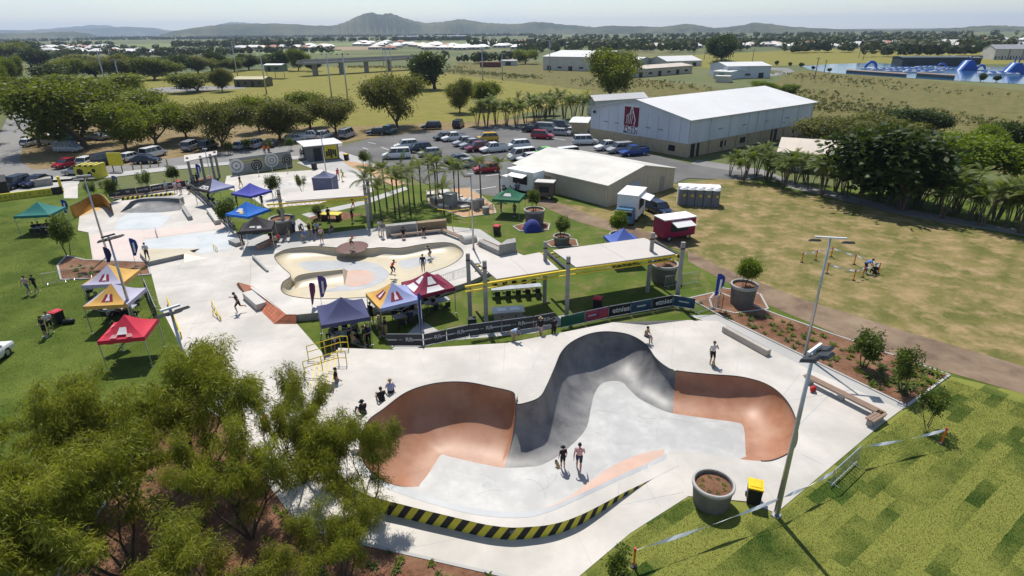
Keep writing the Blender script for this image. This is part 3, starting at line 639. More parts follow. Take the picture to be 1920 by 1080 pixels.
ledge((484, 469), (520, 452), .5, .5, 'terracotta topped ledge next to the black tent', mat('ledge_terracotta', (.42, .24, .17), .7, .15, 1))
ledge((475, 485), (503, 514), .16, .35, 'thin low upstand wall beside the cream kidney bowl')
# raised pad with bank
pad = thing('manual_pad', 'raised cream concrete pad with a sharp drop edge and flared bank', 'pad', (0, 0, 0))
P = [G(x, y, .45) for x, y in [(277, 491), (345, 476), (355, 470), (285, 474), (262, 474)]]; Q = [G(x, y, .025) for x, y in [(283, 513), (352, 500), (388, 484), (372, 470)]]
b = MB(); b.sheet(P); b.build('top', CREAM, pad)
b = MB(); b.add([P[0], P[1], (P[1].x, P[1].y, .02), (P[0].x, P[0].y, .02)], [(0, 3, 2, 1)]); b.add([P[0], P[4], (P[4].x, P[4].y, .02), (P[0].x, P[0].y, .02)], [(0, 1, 2, 3)]); b.build('drop_face', CONC_GREY, pad)
b = MB(); b.add([P[1], P[2], (Q[2].x, Q[2].y, .026), (P[1].x + .5, P[1].y - 1.2, .026), (P[1].x, P[1].y, .026)], [(0, 4, 3), (0, 3, 2), (0, 2, 1)]); b.add([P[2], P[3], G(290, 466, .034), G(375, 466, .034)], [(0, 3, 2, 1)]); b.add([P[3], P[4], G(262, 468, .034), G(290, 466, .034)], [(0, 3, 2, 1)]); b.build('bank', CREAM, pad)
# quarter pipe and orange wave ramp at the far end
def ramp_thing(name, label, topl, botl, zt, m, back, thick=.5, prof=8):
    t = thing(name, label, 'ramp'); T = crom([tuple(G(x, y, zt)) for x, y in topl], 6, False); B_ = crom([tuple(G(x, y, .03)) for x, y in botl], 6, False); n = len(T); vs, fs = [], []
    for i in range(n):
        for k in range(prof + 1):
            a = k / prof * math.pi / 2; p = Vector(T[i]).lerp(Vector(B_[i]), 1 - math.cos(a)); p.z = zt + (.03 - zt) * math.sin(a); vs.append(p)
    for i in range(n - 1):
        for k in range(prof): o = i * (prof + 1) + k; fs.append((o, o + 1, o + prof + 2, o + prof + 1))
    b = MB(); b.add(vs, fs); b.build('riding_face', m, t, True)
    b = MB(); vs = []
    for p in T: p = Vector(p); vs += [p, p + Vector((0, thick, 0)), Vector((p.x, p.y + thick, 0))]
    b.add(vs, [f for i in range(n - 1) for f in ((3 * i, 3 * i + 3, 3 * i + 4, 3 * i + 1), (3 * i + 1, 3 * i + 4, 3 * i + 5, 3 * i + 2))])
    for i in (0, n - 1):
        p = Vector(T[i]); q = Vector(B_[i]); b.add([p, p + Vector((0, thick, 0)), Vector((p.x, p.y + thick, 0)), q], [(0, 1, 2, 3)])
    b.build('back_wall', back, t)
    b = MB(); b.tube([Vector(p) + Vector((0, 0, .02)) for p in T], .035, 6); b.build('coping_pipe', DKMETAL, t, True)
    return t
ramp_thing('quarter_pipe', 'dark grey curved quarter pipe at the far end of the plaza', [(244, 379), (262, 374), (300, 372), (336, 373)], [(225, 398), (258, 399), (300, 398), (338, 394)], .9, CONC_MID, CONC_GREY, 1.0)
b_ = ramp_thing('wave_wall', 'tall orange painted wave shaped skate wall', [(130, 388), (150, 378), (172, 366), (190, 366), (205, 382)], [(140, 408), (160, 399), (180, 389), (192, 386), (206, 385)], 1.5, mat('orange_wall_paint', (.40, .20, .03), .6, .15, 1), mat('orange_wall_back', (.33, .17, .03), .7, .15, 1), .25)
sheet('coloured_paving', [(140, 408), (165, 398), (185, 388), (203, 386), (190, 392), (150, 406)], .033, mat('orange_floor_paint', (.58, .35, .13), .6, .15, 1))
# chevron kerb behind the quarter pipe
A, C = G(228, 376), G(325, 366)
t = thing('painted_kerb', 'yellow and black striped kerb behind the grey quarter pipe', 'kerb', (A.x, A.y, .02), math.atan2(C.y - A.y, C.x - A.x)); L_ = (C - A).length; n = 22
for i in range(n):
    b = MB(); x0, x1 = L_ * i / n, L_ * (i + 1) / n; b.add([(x0 + .12, 0, .32), (x1 + .12, 0, .32), (x1, -.1, 0), (x0, -.1, 0), (x0 + .12, .3, .32), (x1 + .12, .3, .32)], [(0, 3, 2, 1), (0, 1, 5, 4)]); b.build('painted_stripe', YELLOW_W if i % 2 else BLACKP, t)
# rails
def rail(a, c, h, label, posts=2, m=YELLOW, ends=True, r_=.03, group=None):
    A, C = G(*a), G(*c); d = C - A; t = thing('grind_rail', label, 'rail', (A.x, A.y, .022), math.atan2(d.y, d.x), group); L_ = d.length
    b = MB(); b.tube([(0, 0, 0), (0, 0, h), (L_, 0, h), (L_, 0, 0)] if ends else [(0, 0, h), (L_, 0, h)], r_, 8); b.build('bar', m, t)
    for i in range(posts): x = L_ * (i + 1) / (posts + 1); b = MB(); b.tube([(x, 0, 0), (x, 0, h - .02)], r_ * .9, 8); b.build('post', m, t)
    return t
rail((400, 590), (415, 592 + 10), .35, 'low square yellow flat rail beside the floodlight head', 1)
rail((398, 572), (413, 601), .4, 'slim yellow grind rail set diagonally on the plaza', 2)
rail((401, 466), (408, 472), .45, 'tiny yellow hoop rail on the pale plaza', 1)
rail((316, 570), (341, 635), .5, 'long yellow grind rail along the plaza edge by the lawn', 3, r_=.05)
rail((292, 432), (296, 446), .4, 'small steel rail on the pink paving', 1, STEEL)
# stairs from the raised deck to the plaza, yellow handrails
st = thing('stairs', 'concrete steps with yellow nosings down from the raised bowl deck', 'stairs')
a0, a1 = G(640, 652, .8), G(632, 712, .8); dn = (G(585, 668) - G(636, 668)).normalized()
for i in range(5):
    zt = .8 - .155 * (i + 1); o = dn * (.36 * i); b = MB(); p = [a0 + o, a1 + o, a1 + o + dn * .36, a0 + o + dn * .36]
    b.prism([(v.x, v.y) for v in p], .02, zt); b.build('step', CONC, st); b = MB(); q = [a0 + o + dn * .30, a1 + o + dn * .30, a1 + o + dn * .35, a0 + o + dn * .35]; b.prism([(v.x, v.y) for v in q], zt - .01, zt + .006); b.build('nosing', YELLOW, st)
for f_ in (.04, .55):
    h0 = a0.lerp(a1, f_); h1 = h0 + dn * 2.3; t = thing('handrail', 'yellow tubular handrail ' + ('on the far side' if f_ < .3 else 'down the middle') + ' of the deck steps', 'handrail', (0, 0, 0))
    for hh, nm in ((.95, 'top_rail'), (.5, 'mid_rail')):
        b = MB(); b.tube([h0 - dn * .5 + Vector((0, 0, hh)), h0 + Vector((0, 0, hh)), Vector((h1.x, h1.y, .05 + hh))], .03, 8); b.build(nm, YELLOW, t, True)
    for k, zb in ((-.5, .8), (0, .8), (1.1, .35), (2.3, .02)):
        p = h0 + dn * k; b = MB(); zt = (.8 if k <= 0 else .8 - .75 * k / 2.3) + .95; b.tube([(p.x, p.y, zb), (p.x, p.y, zt)], .03, 8); b.build('post', YELLOW, t, True)
# benches along the deck edge
def bench(pts, label, w_=.5, h=.45, z=.03):
    P = PG(pts); t = thing('bench', label, 'bench', (P[0].x, P[0].y, z)); o = P[0]
    for a, c in zip(P, P[1:]):
        d = (c - a); L_ = d.length; d.normalize(); n_ = Vector((-d.y, d.x, 0)); a = a - o; c = c - o
        for k in (-1, 0, 1):
            b = MB(); s_ = n_ * (k * w_ / 3); b.beam((a.x + s_.x - d.x * .1, a.y + s_.y - d.y * .1, h), (c.x + s_.x + d.x * .1, c.y + s_.y + d.y * .1, h), w_ / 3 - .02, .05); b.build('slat', TIMBER, t)
        b = MB(); b.beam((a.x, a.y, h - .07), (c.x, c.y, h - .07), w_ - .04, .08); b.build('frame', CONC, t)
        m_ = max(2, int(L_ / 2.2) + 1)
        for i in range(m_): p = a.lerp(c, (i + .15) / (m_ - .7)); b = MB(); b.box((p.x, p.y, (h - .11) / 2), (.3, .3, h - .11), rz=math.atan2(d.y, d.x)); b.build('leg', CONC_GREY, t)
    return t
bench([(1510, 716), (1650, 787), (1628, 800)], 'long timber topped concrete bench bent at its end beside the bowl')
bench([(735, 447), (830, 437), (868, 452)], 'timber bench with backrest wall behind the kidney bowl', h=.4)
solid('backrest_wall', 'grey and brown block wall behind the kidney bowl bench', 'wall', [(725, 445), (783, 439), (782, 435), (724, 441)], 1.2, CONC_GREY)
solid('backrest_wall', 'long brown block wall joined to the grey wall by the bench', 'wall', [(784, 439), (838, 433), (838, 429), (783, 435)], 1.2, mat('brown_block', (.27, .20, .12), .8, .2, 2))
solid('planter_wall', 'pale L shaped seat wall around a mulched corner by the kidney bowl', 'wall', [(897, 462), (935, 480), (968, 474), (968, 468), (938, 474), (900, 457)], .55, CONC_GREY)
solid('end_block', 'tall grey concrete end block of the seat wall', 'block', [(936, 480), (968, 474), (966, 466), (950, 469)], 1.1, CONC_GREY)
b_ = G(878, 453); t = thing('skate_barrel', 'half cylinder concrete hump lying by the light pole', 'hump', (b_.x, b_.y, .02), R(30)); b = MB()
n = 12; vs = [(x, .8 * math.cos(math.pi * k / n), .8 * math.sin(math.pi * k / n)) for x in (-.7, .7) for k in range(n + 1)]
b.add(vs, [(k, k + 1, n + 2 + k, n + 1 + k) for k in range(n)] + [tuple(range(n + 1)), tuple(range(2 * n + 1, n, -1))]); b.build('shell', CONC, t, 'auto')
# children's stepping blocks on the sandy bed
for i, (x, y, s_, h) in enumerate([(812, 368, 1.5, .4), (835, 364, 1.7, .35), (822, 378, 1.6, .5), (845, 388, 1.3, 1.7), (868, 380, 1.9, .35), (832, 391, 1.3, .4), (870, 394, 1.1, .5), (853, 372, 1.5, .3)]):
    p = G(x, y); t = thing('seat_block', ['low', 'tall'][h > 1] + ' square concrete seat block on the sandy play bed', 'block', (p.x, p.y, .03), R(20 * i), 'concrete blocks on the sandy play bed'); b = MB(); b.box((0, 0, h / 2), (s_, s_, h)); b.build('block', CONC_GREY, t); b = MB(); b.box((0, 0, h + .03), (s_ * 1.03, s_ * 1.03, .056)); b.build('cap', CONC, t)
for i, (x, y, h) in enumerate([(883, 390, .9), (893, 393, 1.3), (902, 388, 1.0), (911, 400, .8)]):
    p = G(x, y); t = thing('concrete_bollard', 'stout round concrete bollard at the rim of the play bed', 'bollard', (p.x, p.y, .03), 0, 'round bollards by the play bed'); b = MB(); b.lathe([(0, 0), (.42, 0), (.42, h - .04), (.38, h), (0, h)], 18); b.build('shaft', CONC_GREY, t, 'auto'); b = MB(); b.lathe([(.40, h - .12), (.44, h - .1), (.44, h - .06), (.40, h - .045)], 18); b.build('band', CONC, t, 'auto')
# signs and walls at the road side
t = thing('sign_wall', 'low yellow painted entrance wall with dark script lettering', 'wall', (0, 0, 0)); A, C = G(-40, 382), G(119, 362); b = MB(); b.beam((A.x, A.y, .45), (C.x, C.y, .45), .3, .9); b.build('wall', YELLOW_W, t)
b = MB(); d = (C - A).normalized(); e_ = C - d * 1.2; b.beam((e_.x, e_.y, .45), (C.x + d.x * .02, C.y + d.y * .02, .45), .32, .92); b.build('dark_end', BLACKP, t)
def text(body, size, m, parent, loc, rot, name='lettering', ext=.004, align='CENTER', sx=1):
    cu = bpy.data.curves.new(name, 'FONT'); cu.body = body; cu.size = size; cu.extrude = ext; cu.offset = .02 * size; cu.align_x = align; cu.align_y = 'CENTER'; cu.resolution_u = 2; cu.materials.append(m)
    tmp = bpy.data.objects.new(name, cu); me = bpy.data.meshes.new_from_object(tmp); bpy.data.objects.remove(tmp)
    o = link(name, me, parent, loc, rot); o.scale = (sx, 1, 1); return o
mid = A.lerp(C, .55); _sr = random.Random(4); nrm_ = Vector((d.y, -d.x, 0)) * .158; SCRIPT = mat('script_grey_paint', (.10, .10, .05), .7, .2, 3)
for i in range(17):      # the painted script is too small to read in the photograph: only its strokes
    if i == 10: continue
    p = mid + d * ((i - 8) * .52) + nrm_; h_ = _sr.uniform(.22, .4); b = MB(); u = [p + d * (.15 * math.cos(a)) + Vector((0, 0, .45 + h_ * .5 * math.sin(a))) for a in np.linspace(.4, 5.4, 9)]; b.tube(u, .035, 5); b.build('script_stroke', SCRIPT, t)
def block_sign(label, px, w_, d_, h, m, cap=None, rz=0):
    p = G(*px); t = thing('park_sign', label, 'sign', (p.x, p.y, 0), rz); b = MB(); b.box((0, 0, h / 2), (w_, d_, h)); b.build('body', m, t)
    if cap:
        for i in range(8): b = MB(); b.box((-w_ / 2 + w_ * (i + .5) / 8, 0, h + .12), (w_ / 8, d_ + .1, .22)); b.build('painted_stripe', YELLOW_W if i % 2 else BLACKP, t)
    return t
t = block_sign('round yellow and black graphic kiosk with a striped rim by the road', (174, 333), 3.4, 2.2, 1.9, YELLOW_W, True)
for k, (x, z, r_) in enumerate([(-.9, 1.1, .5), (.5, .8, .35), (1.2, 1.3, .3)]): b = MB(); b.lathe([(0, 0), (r_, 0)], 14, (0, 0, 0)); b.build('graphic', BLACKP, t, False, (x, -1.106, z), (R(90), 0, 0))
t = block_sign('square yellow sign panel on two black legs beside the footpath', (222, 322), 2.2, .25, 0.01, BLACKP); b = MB(); b.box((0, 0, 2.0), (2.2, .2, 2.0)); b.build('panel', YELLOW_W, t)
for x in (-.7, .7): b = MB(); b.beam((x, 0, 0), (x, 0, 1.0), .1, .1); b.build('leg', BLACKP, t)
solid('garden_wall', 'grey rendered wall block by the parked car at the entrance', 'wall', [(62, 352), (100, 347), (99, 343), (61, 348)], 1.0, CONC_GREY)
solid('dark_screen', 'black timber screen wall at the park entrance', 'wall', [(-30, 372), (20, 366), (18, 352), (-30, 356)], 1.9, BLACKP)
solid('mural_post', 'slender yellow painted marker pillar at the wall end', 'pillar', [(115, 362), (120, 361), (120, 359), (115, 360)], 2.2, YELLOW)
# mural wall on the ball court
A, C = G(437, 329), G(549, 312); rz = math.atan2(C.y - A.y, C.x - A.x); L_ = (C - A).length
t = thing('mural_wall', 'long grey wall with painted target rings on the ball court', 'wall', (A.x, A.y, .02), rz); b = MB(); b.box((L_ / 2, .15, 1.25), (L_, .3, 2.5)); b.build('wall', mat('mural_grey', (.27, .27, .26), .8, .12, 1), t)
def ring(par, x, z, rs, ms):
    for i, (r0, r1) in enumerate(rs): b = MB(); b.lathe([(r0, 0), (r1, 0)], 28); b.build('painted_ring', ms[i], par, False, (x, -.004 - .002 * i, z), (R(90), 0, 0))
WG = mat('mural_white', (.62, .62, .6), .8, .1, 2); BG = mat('mural_black', (.03, .03, .032), .8, .1, 2)
ring(t, L_ * .08, 1.35, [(.75, 1.1), (.2, .55)], [WG, WG]); ring(t, L_ * .4, 1.05, [(.65, .85), (.3, .5), (0, .15)], [BG, BG, BG]); ring(t, L_ * .66, 1.45, [(.85, 1.1), (.4, .65), (0, .2)], [WG, WG, WG]); ring(t, L_ * .92, 1.2, [(.7, .85), (.35, .55), (0, .18)], [BG, BG, BG])
for x0, x1, z0, z1 in [(.16, .5, 1.9, 2.0), (.5, .51, .6, 2.0), (.2, .36, 1.55, 1.63), (.52, .62, 1.2, 1.28), (.74, .86, 1.2, 1.28)]: b = MB(); b.box((L_ * (x0 + x1) / 2, -.004, (z0 + z1) / 2), (L_ * (x1 - x0), .006, z1 - z0)); b.build('painted_line', YELLOW_W, t)
c = G(524, 347); t2 = struct(link('court_marking', (lambda q: (q.lathe([(1.3, .026), (1.7, .026)], 36), q.mesh('court_marking', GREYC))[1])(MB()), None, (c.x, c.y, 0)))
t2 = struct(link('court_marking', (lambda q: (q.lathe([(.3, .027), (.8, .027)], 36), q.mesh('court_marking', GREYC))[1])(MB()), None, (c.x, c.y, 0)))
for x, y in [(486, 331), (512, 328), (540, 325)]: p = G(x, y); t = thing('net_post', 'thin steel post standing on the pale ball court', 'post', (p.x, p.y, .02), 0, 'thin posts on the ball court'); b = MB(); b.tube([(0, 0, 0), (0, 0, 1.5)], .04, 8); b.build('shaft', STEEL, t); b = MB(); b.box((0, 0, .02), (.3, .3, .03)); b.build('base_plate', STEEL, t)
# ---------------------------------------------------------------- vegetation
LEAF_AC = leafmat('wattle_leaf', (.31, .315, .04), (.12, .14, .018), .44, .9, .10)
LEAF_A = leafmat('rain_tree_leaf', (.23, .255, .03), (.09, .115, .014), .40, .5, .14)
LEAF_B = leafmat('olive_leaf', (.22, .215, .05), (.09, .10, .02), .38, .5, .12)
LEAF_D = leafmat('dark_leaf', (.075, .11, .02), (.03, .05, .01), .28, .5, .15)
LEAF_Y = leafmat('bright_leaf', (.20, .25, .02), (.10, .15, .012), .4, .5, .1)
LEAF_P = leafmat('palm_leaf', (.19, .225, .04), (.08, .11, .02), .4, .7, .15)
LEAF_S = leafmat('shrub_leaf', (.14, .18, .035), (.06, .085, .017), .34, 1.5, .18)

def skeleton(rs, height, stems, levels, spread, l0, r0, fork=(2, 3), up=.25, base_h=.0, shrink=.74):
    """branching polylines and leaf anchors"""
    segs, tips = [], []
    def grow(p, d, L_, r_, lv):
        n = 4; pts = [p.copy()]; q = p.copy(); dd = d.copy()
        for i in range(n):
            dd = (dd + Vector((rs.uniform(-.16, .16), rs.uniform(-.16, .16), rs.uniform(-.02, .12) * up * 4))).normalized(); q = q + dd * (L_ / n); pts.append(q.copy())
            if lv >= levels - 1 and i >= 1: tips.append((q.copy(), dd.copy()))
        r1 = r_ * .68; segs.append((pts, [r_ + (r1 - r_) * i / n for i in range(n + 1)], lv))
        if lv < levels:
            for k in range(rs.randint(*fork)):
                ax = Vector((rs.gauss(0, 1), rs.gauss(0, 1), rs.gauss(0, .5))); ax = (ax - dd * ax.dot(dd)).normalized()
                a = rs.uniform(.6, 1.15) * spread; nd = (dd * math.cos(a) + ax * math.sin(a)); nd.z += .08; grow(q, nd.normalized(), L_ * shrink * rs.uniform(.8, 1.15), r1 * .78, lv + 1)
            if rs.random() < .7 and lv > 0:
                ax = Vector((rs.gauss(0, 1), rs.gauss(0, 1), 0)).normalized(); grow(pts[2], (dd * .6 + ax * .8).normalized(), L_ * shrink * .7, r1 * .5, max(lv + 1, levels - 1))
    for s_ in range(stems):
        a = 2 * math.pi * (s_ + rs.uniform(0, .6)) / stems; lean = rs.uniform(.25, .55) if stems > 1 else rs.uniform(0, .08)
        p0 = Vector((.12 * math.cos(a), .12 * math.sin(a), 0)) * (stems > 1)
        if base_h and stems == 1:
            q = Vector((rs.uniform(-.1, .1), rs.uniform(-.1, .1), base_h)); segs.append(([p0 - Vector((0, 0, .1)), p0.lerp(q, .5), q], [r0 * 1.25, r0, r0 * .92], 0))
            for k in range(rs.randint(3, 4)):
                b = 2 * math.pi * (k + rs.random() * .5) / 4; grow(q, Vector((math.cos(b) * math.sin(spread), math.sin(b) * math.sin(spread), math.cos(spread))), l0, r0 * .7, 1)
        else: grow(p0, Vector((math.cos(a) * math.sin(lean), math.sin(a) * math.sin(lean), math.cos(lean))), l0, r0, 0)
    return segs, tips
def wood_mesh(name, segs, m, minr=.006):
    b = MB()
    for pts, rad, lv in segs:
        if rad[0] > minr: b.tube(pts, rad, 7 if lv < 2 else 5, caps=False)
    return b.mesh(name, m, True)
def leaf_mesh(name, tips, per, sig, ln, wd, m, rng, droop=.35, flat=.8, lmax=None):
    C = np.array([t[0] for t in tips]); n = len(C) * per; c = np.repeat(C, per, 0)
    off = rng.normal(0, 1, (n, 3)) * np.array([sig, sig, sig * flat]); off[:, 2] -= droop * sig * np.hypot(off[:, 0], off[:, 1]) / sig * .5
    c = c + off; d = rng.normal(0, 1, (n, 3)); d[:, 2] -= droop * 2; d += off / sig * .6; d /= np.linalg.norm(d, axis=1)[:, None]
    s_ = np.cross(d, rng.normal(0, 1, (n, 3))); s_ /= np.linalg.norm(s_, axis=1)[:, None] + 1e-6
    L_ = ln * rng.uniform(.7, 1.3, (n, 1)); W = wd * rng.uniform(.7, 1.3, (n, 1)) / 2
    nrm = np.cross(d, s_); mid = c + d * L_ * .5 + nrm * L_ * .08
    V = np.stack([c - s_ * W * .25, mid - s_ * W, c + d * L_, mid + s_ * W], 1)
    return quads_mesh(name, V, m)
PROTO = {}
def proto(key, seed, wood, leaf, height, stems=1, levels=4, spread=.55, l0=2.2, r0=.2, per=60, sig=.5, ln=.3, wd=.18, fork=(2, 3), base_h=2.0, droop=.35, up=.25, shrink=.74, minr=.006, flat=.8, cone=0):
    rs = random.Random(seed); rng = np.random.default_rng(seed)
    sg, tp = skeleton(rs, height, stems, levels, spread, l0, r0, fork, up, base_h, shrink)
    if cone: zt = max(t[0].z for t in tp); tp = [t for t in tp if math.hypot(t[0].x, t[0].y) < cone * (1.08 - t[0].z / zt) + .12 or rs.random() < .12]
    zmax = max(t[0].z for t in tp) + sig * .8; rad = np.percentile([math.hypot(t[0].x, t[0].y) for t in tp], 92) + sig * .6
    PROTO[key] = (wood_mesh('trunk', sg, wood, minr), leaf_mesh('crown', tp, per, sig, ln, wd, leaf, rng, droop, flat), zmax, rad, len(tp))
_tn = [0]
def place_tree(key, base, h, name, label, group=None, w_=None, rz=None, cat='tree'):
    wm, lm, z, r_, _ = PROTO[key]; k = h / z; kw = k if w_ is None else w_ / (2 * r_)
    _tn[0] += 1; t = thing(name, label, cat, base, (_tn[0] * 2.399) if rz is None else rz, group, (kw, kw, k)); link('trunk', wm, t); link('crown', lm, t); return t
def tree_px(key, bx, by, ty, name, label, group=None, wpx=None, cat='tree'):
    p = G(bx, by); d = ray(bx, ty); t_ = math.hypot(p.x, p.y) / math.hypot(d.x, d.y); h = CAM_H + t_ * d.z
    return place_tree(key, (p.x, p.y, 0), h, name, label, group, None if wpx is None else wpx / px_m(p + Vector((0, 0, h * .6))), cat=cat)
# foreground wattles: many thin dark stems, airy tufts of narrow leaves
for i in range(3):
    proto('wattle%d' % i, 11 + i, BARK_D, LEAF_AC, 7, stems=5, levels=4, spread=.60, l0=2.0, r0=.07, per=42, sig=.18, ln=.25, wd=.034, fork=(2, 2), base_h=0, droop=.6, up=.22, shrink=.78, minr=.004, flat=.75)
for i in range(3): proto('broad%d' % i, 31 + i, BARK, LEAF_A, 9, levels=4, spread=.66, l0=2.5, r0=.26, per=44, sig=.62, ln=.42, wd=.22, base_h=.9, droop=.2)
for i in range(2): proto('olive%d' % i, 41 + i, BARK, LEAF_B, 9, levels=4, spread=.5, l0=2.8, r0=.22, per=44, sig=.6, ln=.45, wd=.16, base_h=.9, droop=.5)
for i in range(2): proto('dark%d' % i, 51 + i, BARK_D, LEAF_D, 8, levels=4, spread=.65, l0=1.9, r0=.28, per=60, sig=.6, ln=.45, wd=.26, base_h=1.0, droop=.2)
for i in range(1): proto('bright%d' % i, 61 + i, BARK, LEAF_Y, 8, levels=4, spread=.8, l0=2.3, r0=.22, per=42, sig=.5, ln=.36, wd=.2, base_h=1.2, droop=.15)
proto('bare', 71, BARK, LEAF_B, 8, levels=5, spread=.55, l0=2.0, r0=.2, per=1, sig=.2, ln=.12, wd=.05, base_h=1.5)
for i in range(3): proto('young%d' % i, 81 + i, BARK_D, LEAF_S, 2.5, stems=3, levels=3, spread=.30, l0=.75, r0=.03, per=22, sig=.13, ln=.17, wd=.075, base_h=.2, droop=.3, up=.6, minr=.003, cone=.75)
for i in range(2): proto('lime%d' % i, 91 + i, BARK, LEAF_Y, 2.5, stems=3, levels=3, spread=.35, l0=.8, r0=.03, per=34, sig=.16, ln=.2, wd=.06, base_h=0, droop=.4, up=.5, minr=.003)

for i, (x, y, h, w_, lb) in enumerate([(395, 905, 7.2, 7.0, 'with crown over the red tent'), (570, 905, 6.4, 5.6, 'rising beside the deck steps'), (250, 935, 6.6, 7.2, 'at the lawn edge of the mulch bed'), (690, 985, 5.6, 4.6, 'overhanging the striped bowl wall'), (470, 1010, 6.2, 6.2, 'in the middle of the mulch bed'), (90, 960, 6.6, 7.0, 'standing out on the green lawn'), (250, 1090, 6.4, 7.0, 'at the bare corner of the bed'), (640, 1120, 4.8, 4.6, 'next to the low tufted plants'), (20, 1120, 6.6, 7.0, 'deepest in the lawn shade'), (440, 1180, 5.6, 6.0, 'nearest the path kerb')]):
    p = G(x, y); place_tree('wattle%d' % (i % 3), (p.x, p.y, 0), h, 'wattle_tree', 'feathery green wattle tree, thin dark stems, ' + lb, 'wattle trees in the mulch bed', w_)

GR = 'shade trees along the road verge'
for k, x, y, ty, w_, lb in [('broad0', 160, 278, 150, 190, 'vast spreading dark canopied shade tree over the parked cars'), ('broad1', 237, 282, 192, 90, 'rounded shade tree with pale forked trunk behind the blue car'), ('broad2', 293, 272, 192, 90, 'slender trunked shade tree over dry verge'), ('olive0', 350, 258, 188, 80, 'lighter green verge tree with open space behind'), ('olive1', 418, 278, 186, 110, 'big drooping olive verge tree behind the small white shelter'), ('broad0', 487, 248, 180, 70, 'leafy verge tree behind the mural wall'), ('olive0', 525, 262, 182, 100, 'grey olive verge tree behind the mural wall end'), ('broad1', 582, 242, 172, 80, 'tall green tree near the toilet block'), ('olive1', 630, 250, 180, 90, 'wispy olive tree above the white van'), ('broad2', 195, 250, 185, 120, 'bushy tree at the back of the verge parking')]:
    tree_px(k, x, y, ty, 'shade_tree', lb, GR, w_)
for k, x, y, ty, w_, lb in [('broad1', 110, 200, 140, 120, 'wide tree at the road bend'), ('broad2', 200, 190, 138, 130, 'round green tree before the back road'), ('broad0', 255, 225, 168, 100, 'flat topped tree beside the oval fence'), ('broad0', 372, 173, 137, 90, 'umbrella shaped tree on the oval edge'), ('olive0', 417, 172, 125, 40, 'thin upright tree on the oval edge by the pavilion'), ('olive1', 745, 240, 137, 115, 'large two toned tree on the oval by the car park'), ('dark0', 815, 167, 100, 66, 'dense black green tree alone on the oval'), ('olive0', 862, 212, 145, 52, 'slim olive tree behind the car park'), ('broad2', 908, 205, 152, 56, 'yellow green round tree behind the car park'), ('broad1', 1143, 186, 94, 98, 'huge rounded fig tree beside the big hall'), ('broad2', 985, 120, 92, 40, 'round bright tree near the far shed'), ('dark1', 1352, 118, 68, 46, 'tall umbrella tree by the far white shed'), ('dark0', 1345, 134, 112, 40, 'low dark tree beside the far white shed')]:
    tree_px(k, x, y, ty, 'oval_tree', lb, 'trees round the sports oval', w_)
p = G(75, 275); place_tree('bare', (p.x, p.y, 0), 8.5, 'bare_tree', 'leafless grey branching tree on the road corner', None, 9)
for i, (x, y, ty, w_) in enumerate([(-95, 320, 150, 120), (-60, 270, 128, 100), (-30, 245, 122, 80), (-45, 215, 112, 90), (-8, 205, 118, 56), (0, 185, 110, 50), (18, 170, 110, 40), (-20, 165, 100, 80), (32, 155, 104, 32)]):
    tree_px('broad%d' % (i % 3), x, y, ty, 'street_tree', 'leafy green street tree lining the long straight road', 'street trees along the straight road', w_)
for i, (x, y, ty, w_) in enumerate([(85, 165, 122, 60), (130, 152, 110, 60), (180, 146, 112, 55), (225, 150, 100, 60), (262, 146, 104, 50), (290, 150, 108, 70), (330, 140, 104, 55), (372, 138, 103, 50), (398, 134, 98, 40), (440, 134, 108, 40), (467, 131, 103, 34), (505, 130, 100, 36), (535, 132, 97, 40), (560, 133, 92, 34), (588, 134, 112, 24), (150, 132, 100, 70), (60, 128, 92, 50), (20, 112, 80, 60), (50, 108, 78, 40)]):
    tree_px(['dark0', 'broad1', 'dark1', 'olive0'][i % 4], x, y, ty, 'boundary_tree', 'dark rounded tree in the far boundary row of the oval', 'far boundary row of trees', w_)
# trees round the garden right of the hall
for k, x, y, ty, w_, lb in [('dark0', 1690, 392, 246, 215, 'massive dark green rounded tree over the palm hedge'), ('bright0', 1810, 345, 250, 150, 'bright lime green spreading tree next to the dark one'), ('olive1', 1560, 285, 218, 130, 'olive bushy tree behind the pale roofed house'), ('olive0', 1640, 275, 208, 110, 'feathery brown green tree behind the pale roof'), ('dark1', 1745, 250, 212, 50, 'small round dark tree on the grass beyond the lime tree'), ('dark0', 1895, 290, 232, 60, 'dark round tree by the curved side path'), ('bright0', 1840, 300, 232, 60, 'loose bright shrub tree beside the side path'), ('dark1', 1700, 245, 205, 70, 'dark bush behind the feathery tree'), ('bright0', 1480, 180, 158, 36, 'small bright bush by the hall roof corner'), ('bright0', 1425, 175, 152, 46, 'pale bush behind the hall roof')]:
    tree_px(k, x, y, ty, 'garden_tree', lb, 'trees beside the palm hedge', w_)
# palms
def frond_mesh(seed, L_=1.9, n=26, wl=.42, droop=1.0):
    rs = random.Random(seed); b = MB(); pts = []
    for i in range(9): t_ = i / 8; pts.append(Vector((L_ * (t_ - .12 * t_ * t_ * droop), 0, L_ * (.62 * t_ - .82 * droop * t_ * t_))))
    b.tube(pts, [.022 * (1 - .8 * i / 8) for i in range(9)], 4, 0)
    for i in range(n):
        t_ = .14 + .86 * i / (n - 1); k = t_ * 8; j = min(7, int(k)); p = pts[j].lerp(pts[j + 1], k - j); d = (pts[j + 1] - pts[j]).normalized(); l_ = wl * (math.sin(math.pi * min(1, .18 + .78 * t_)) ** .7) * rs.uniform(.85, 1.1)
        for s_ in (-1, 1):
            e = p + d * l_ * .55 + Vector((0, s_ * l_ * .8, -l_ * .35)); w_ = d * .028
            b.add([p - w_, p + w_, e + w_ * .3 + (p - e) * 0, e - w_ * .3], [(0, 1, 2, 3)], 1)
    return b.mesh('frond', [BARK, LEAF_P])
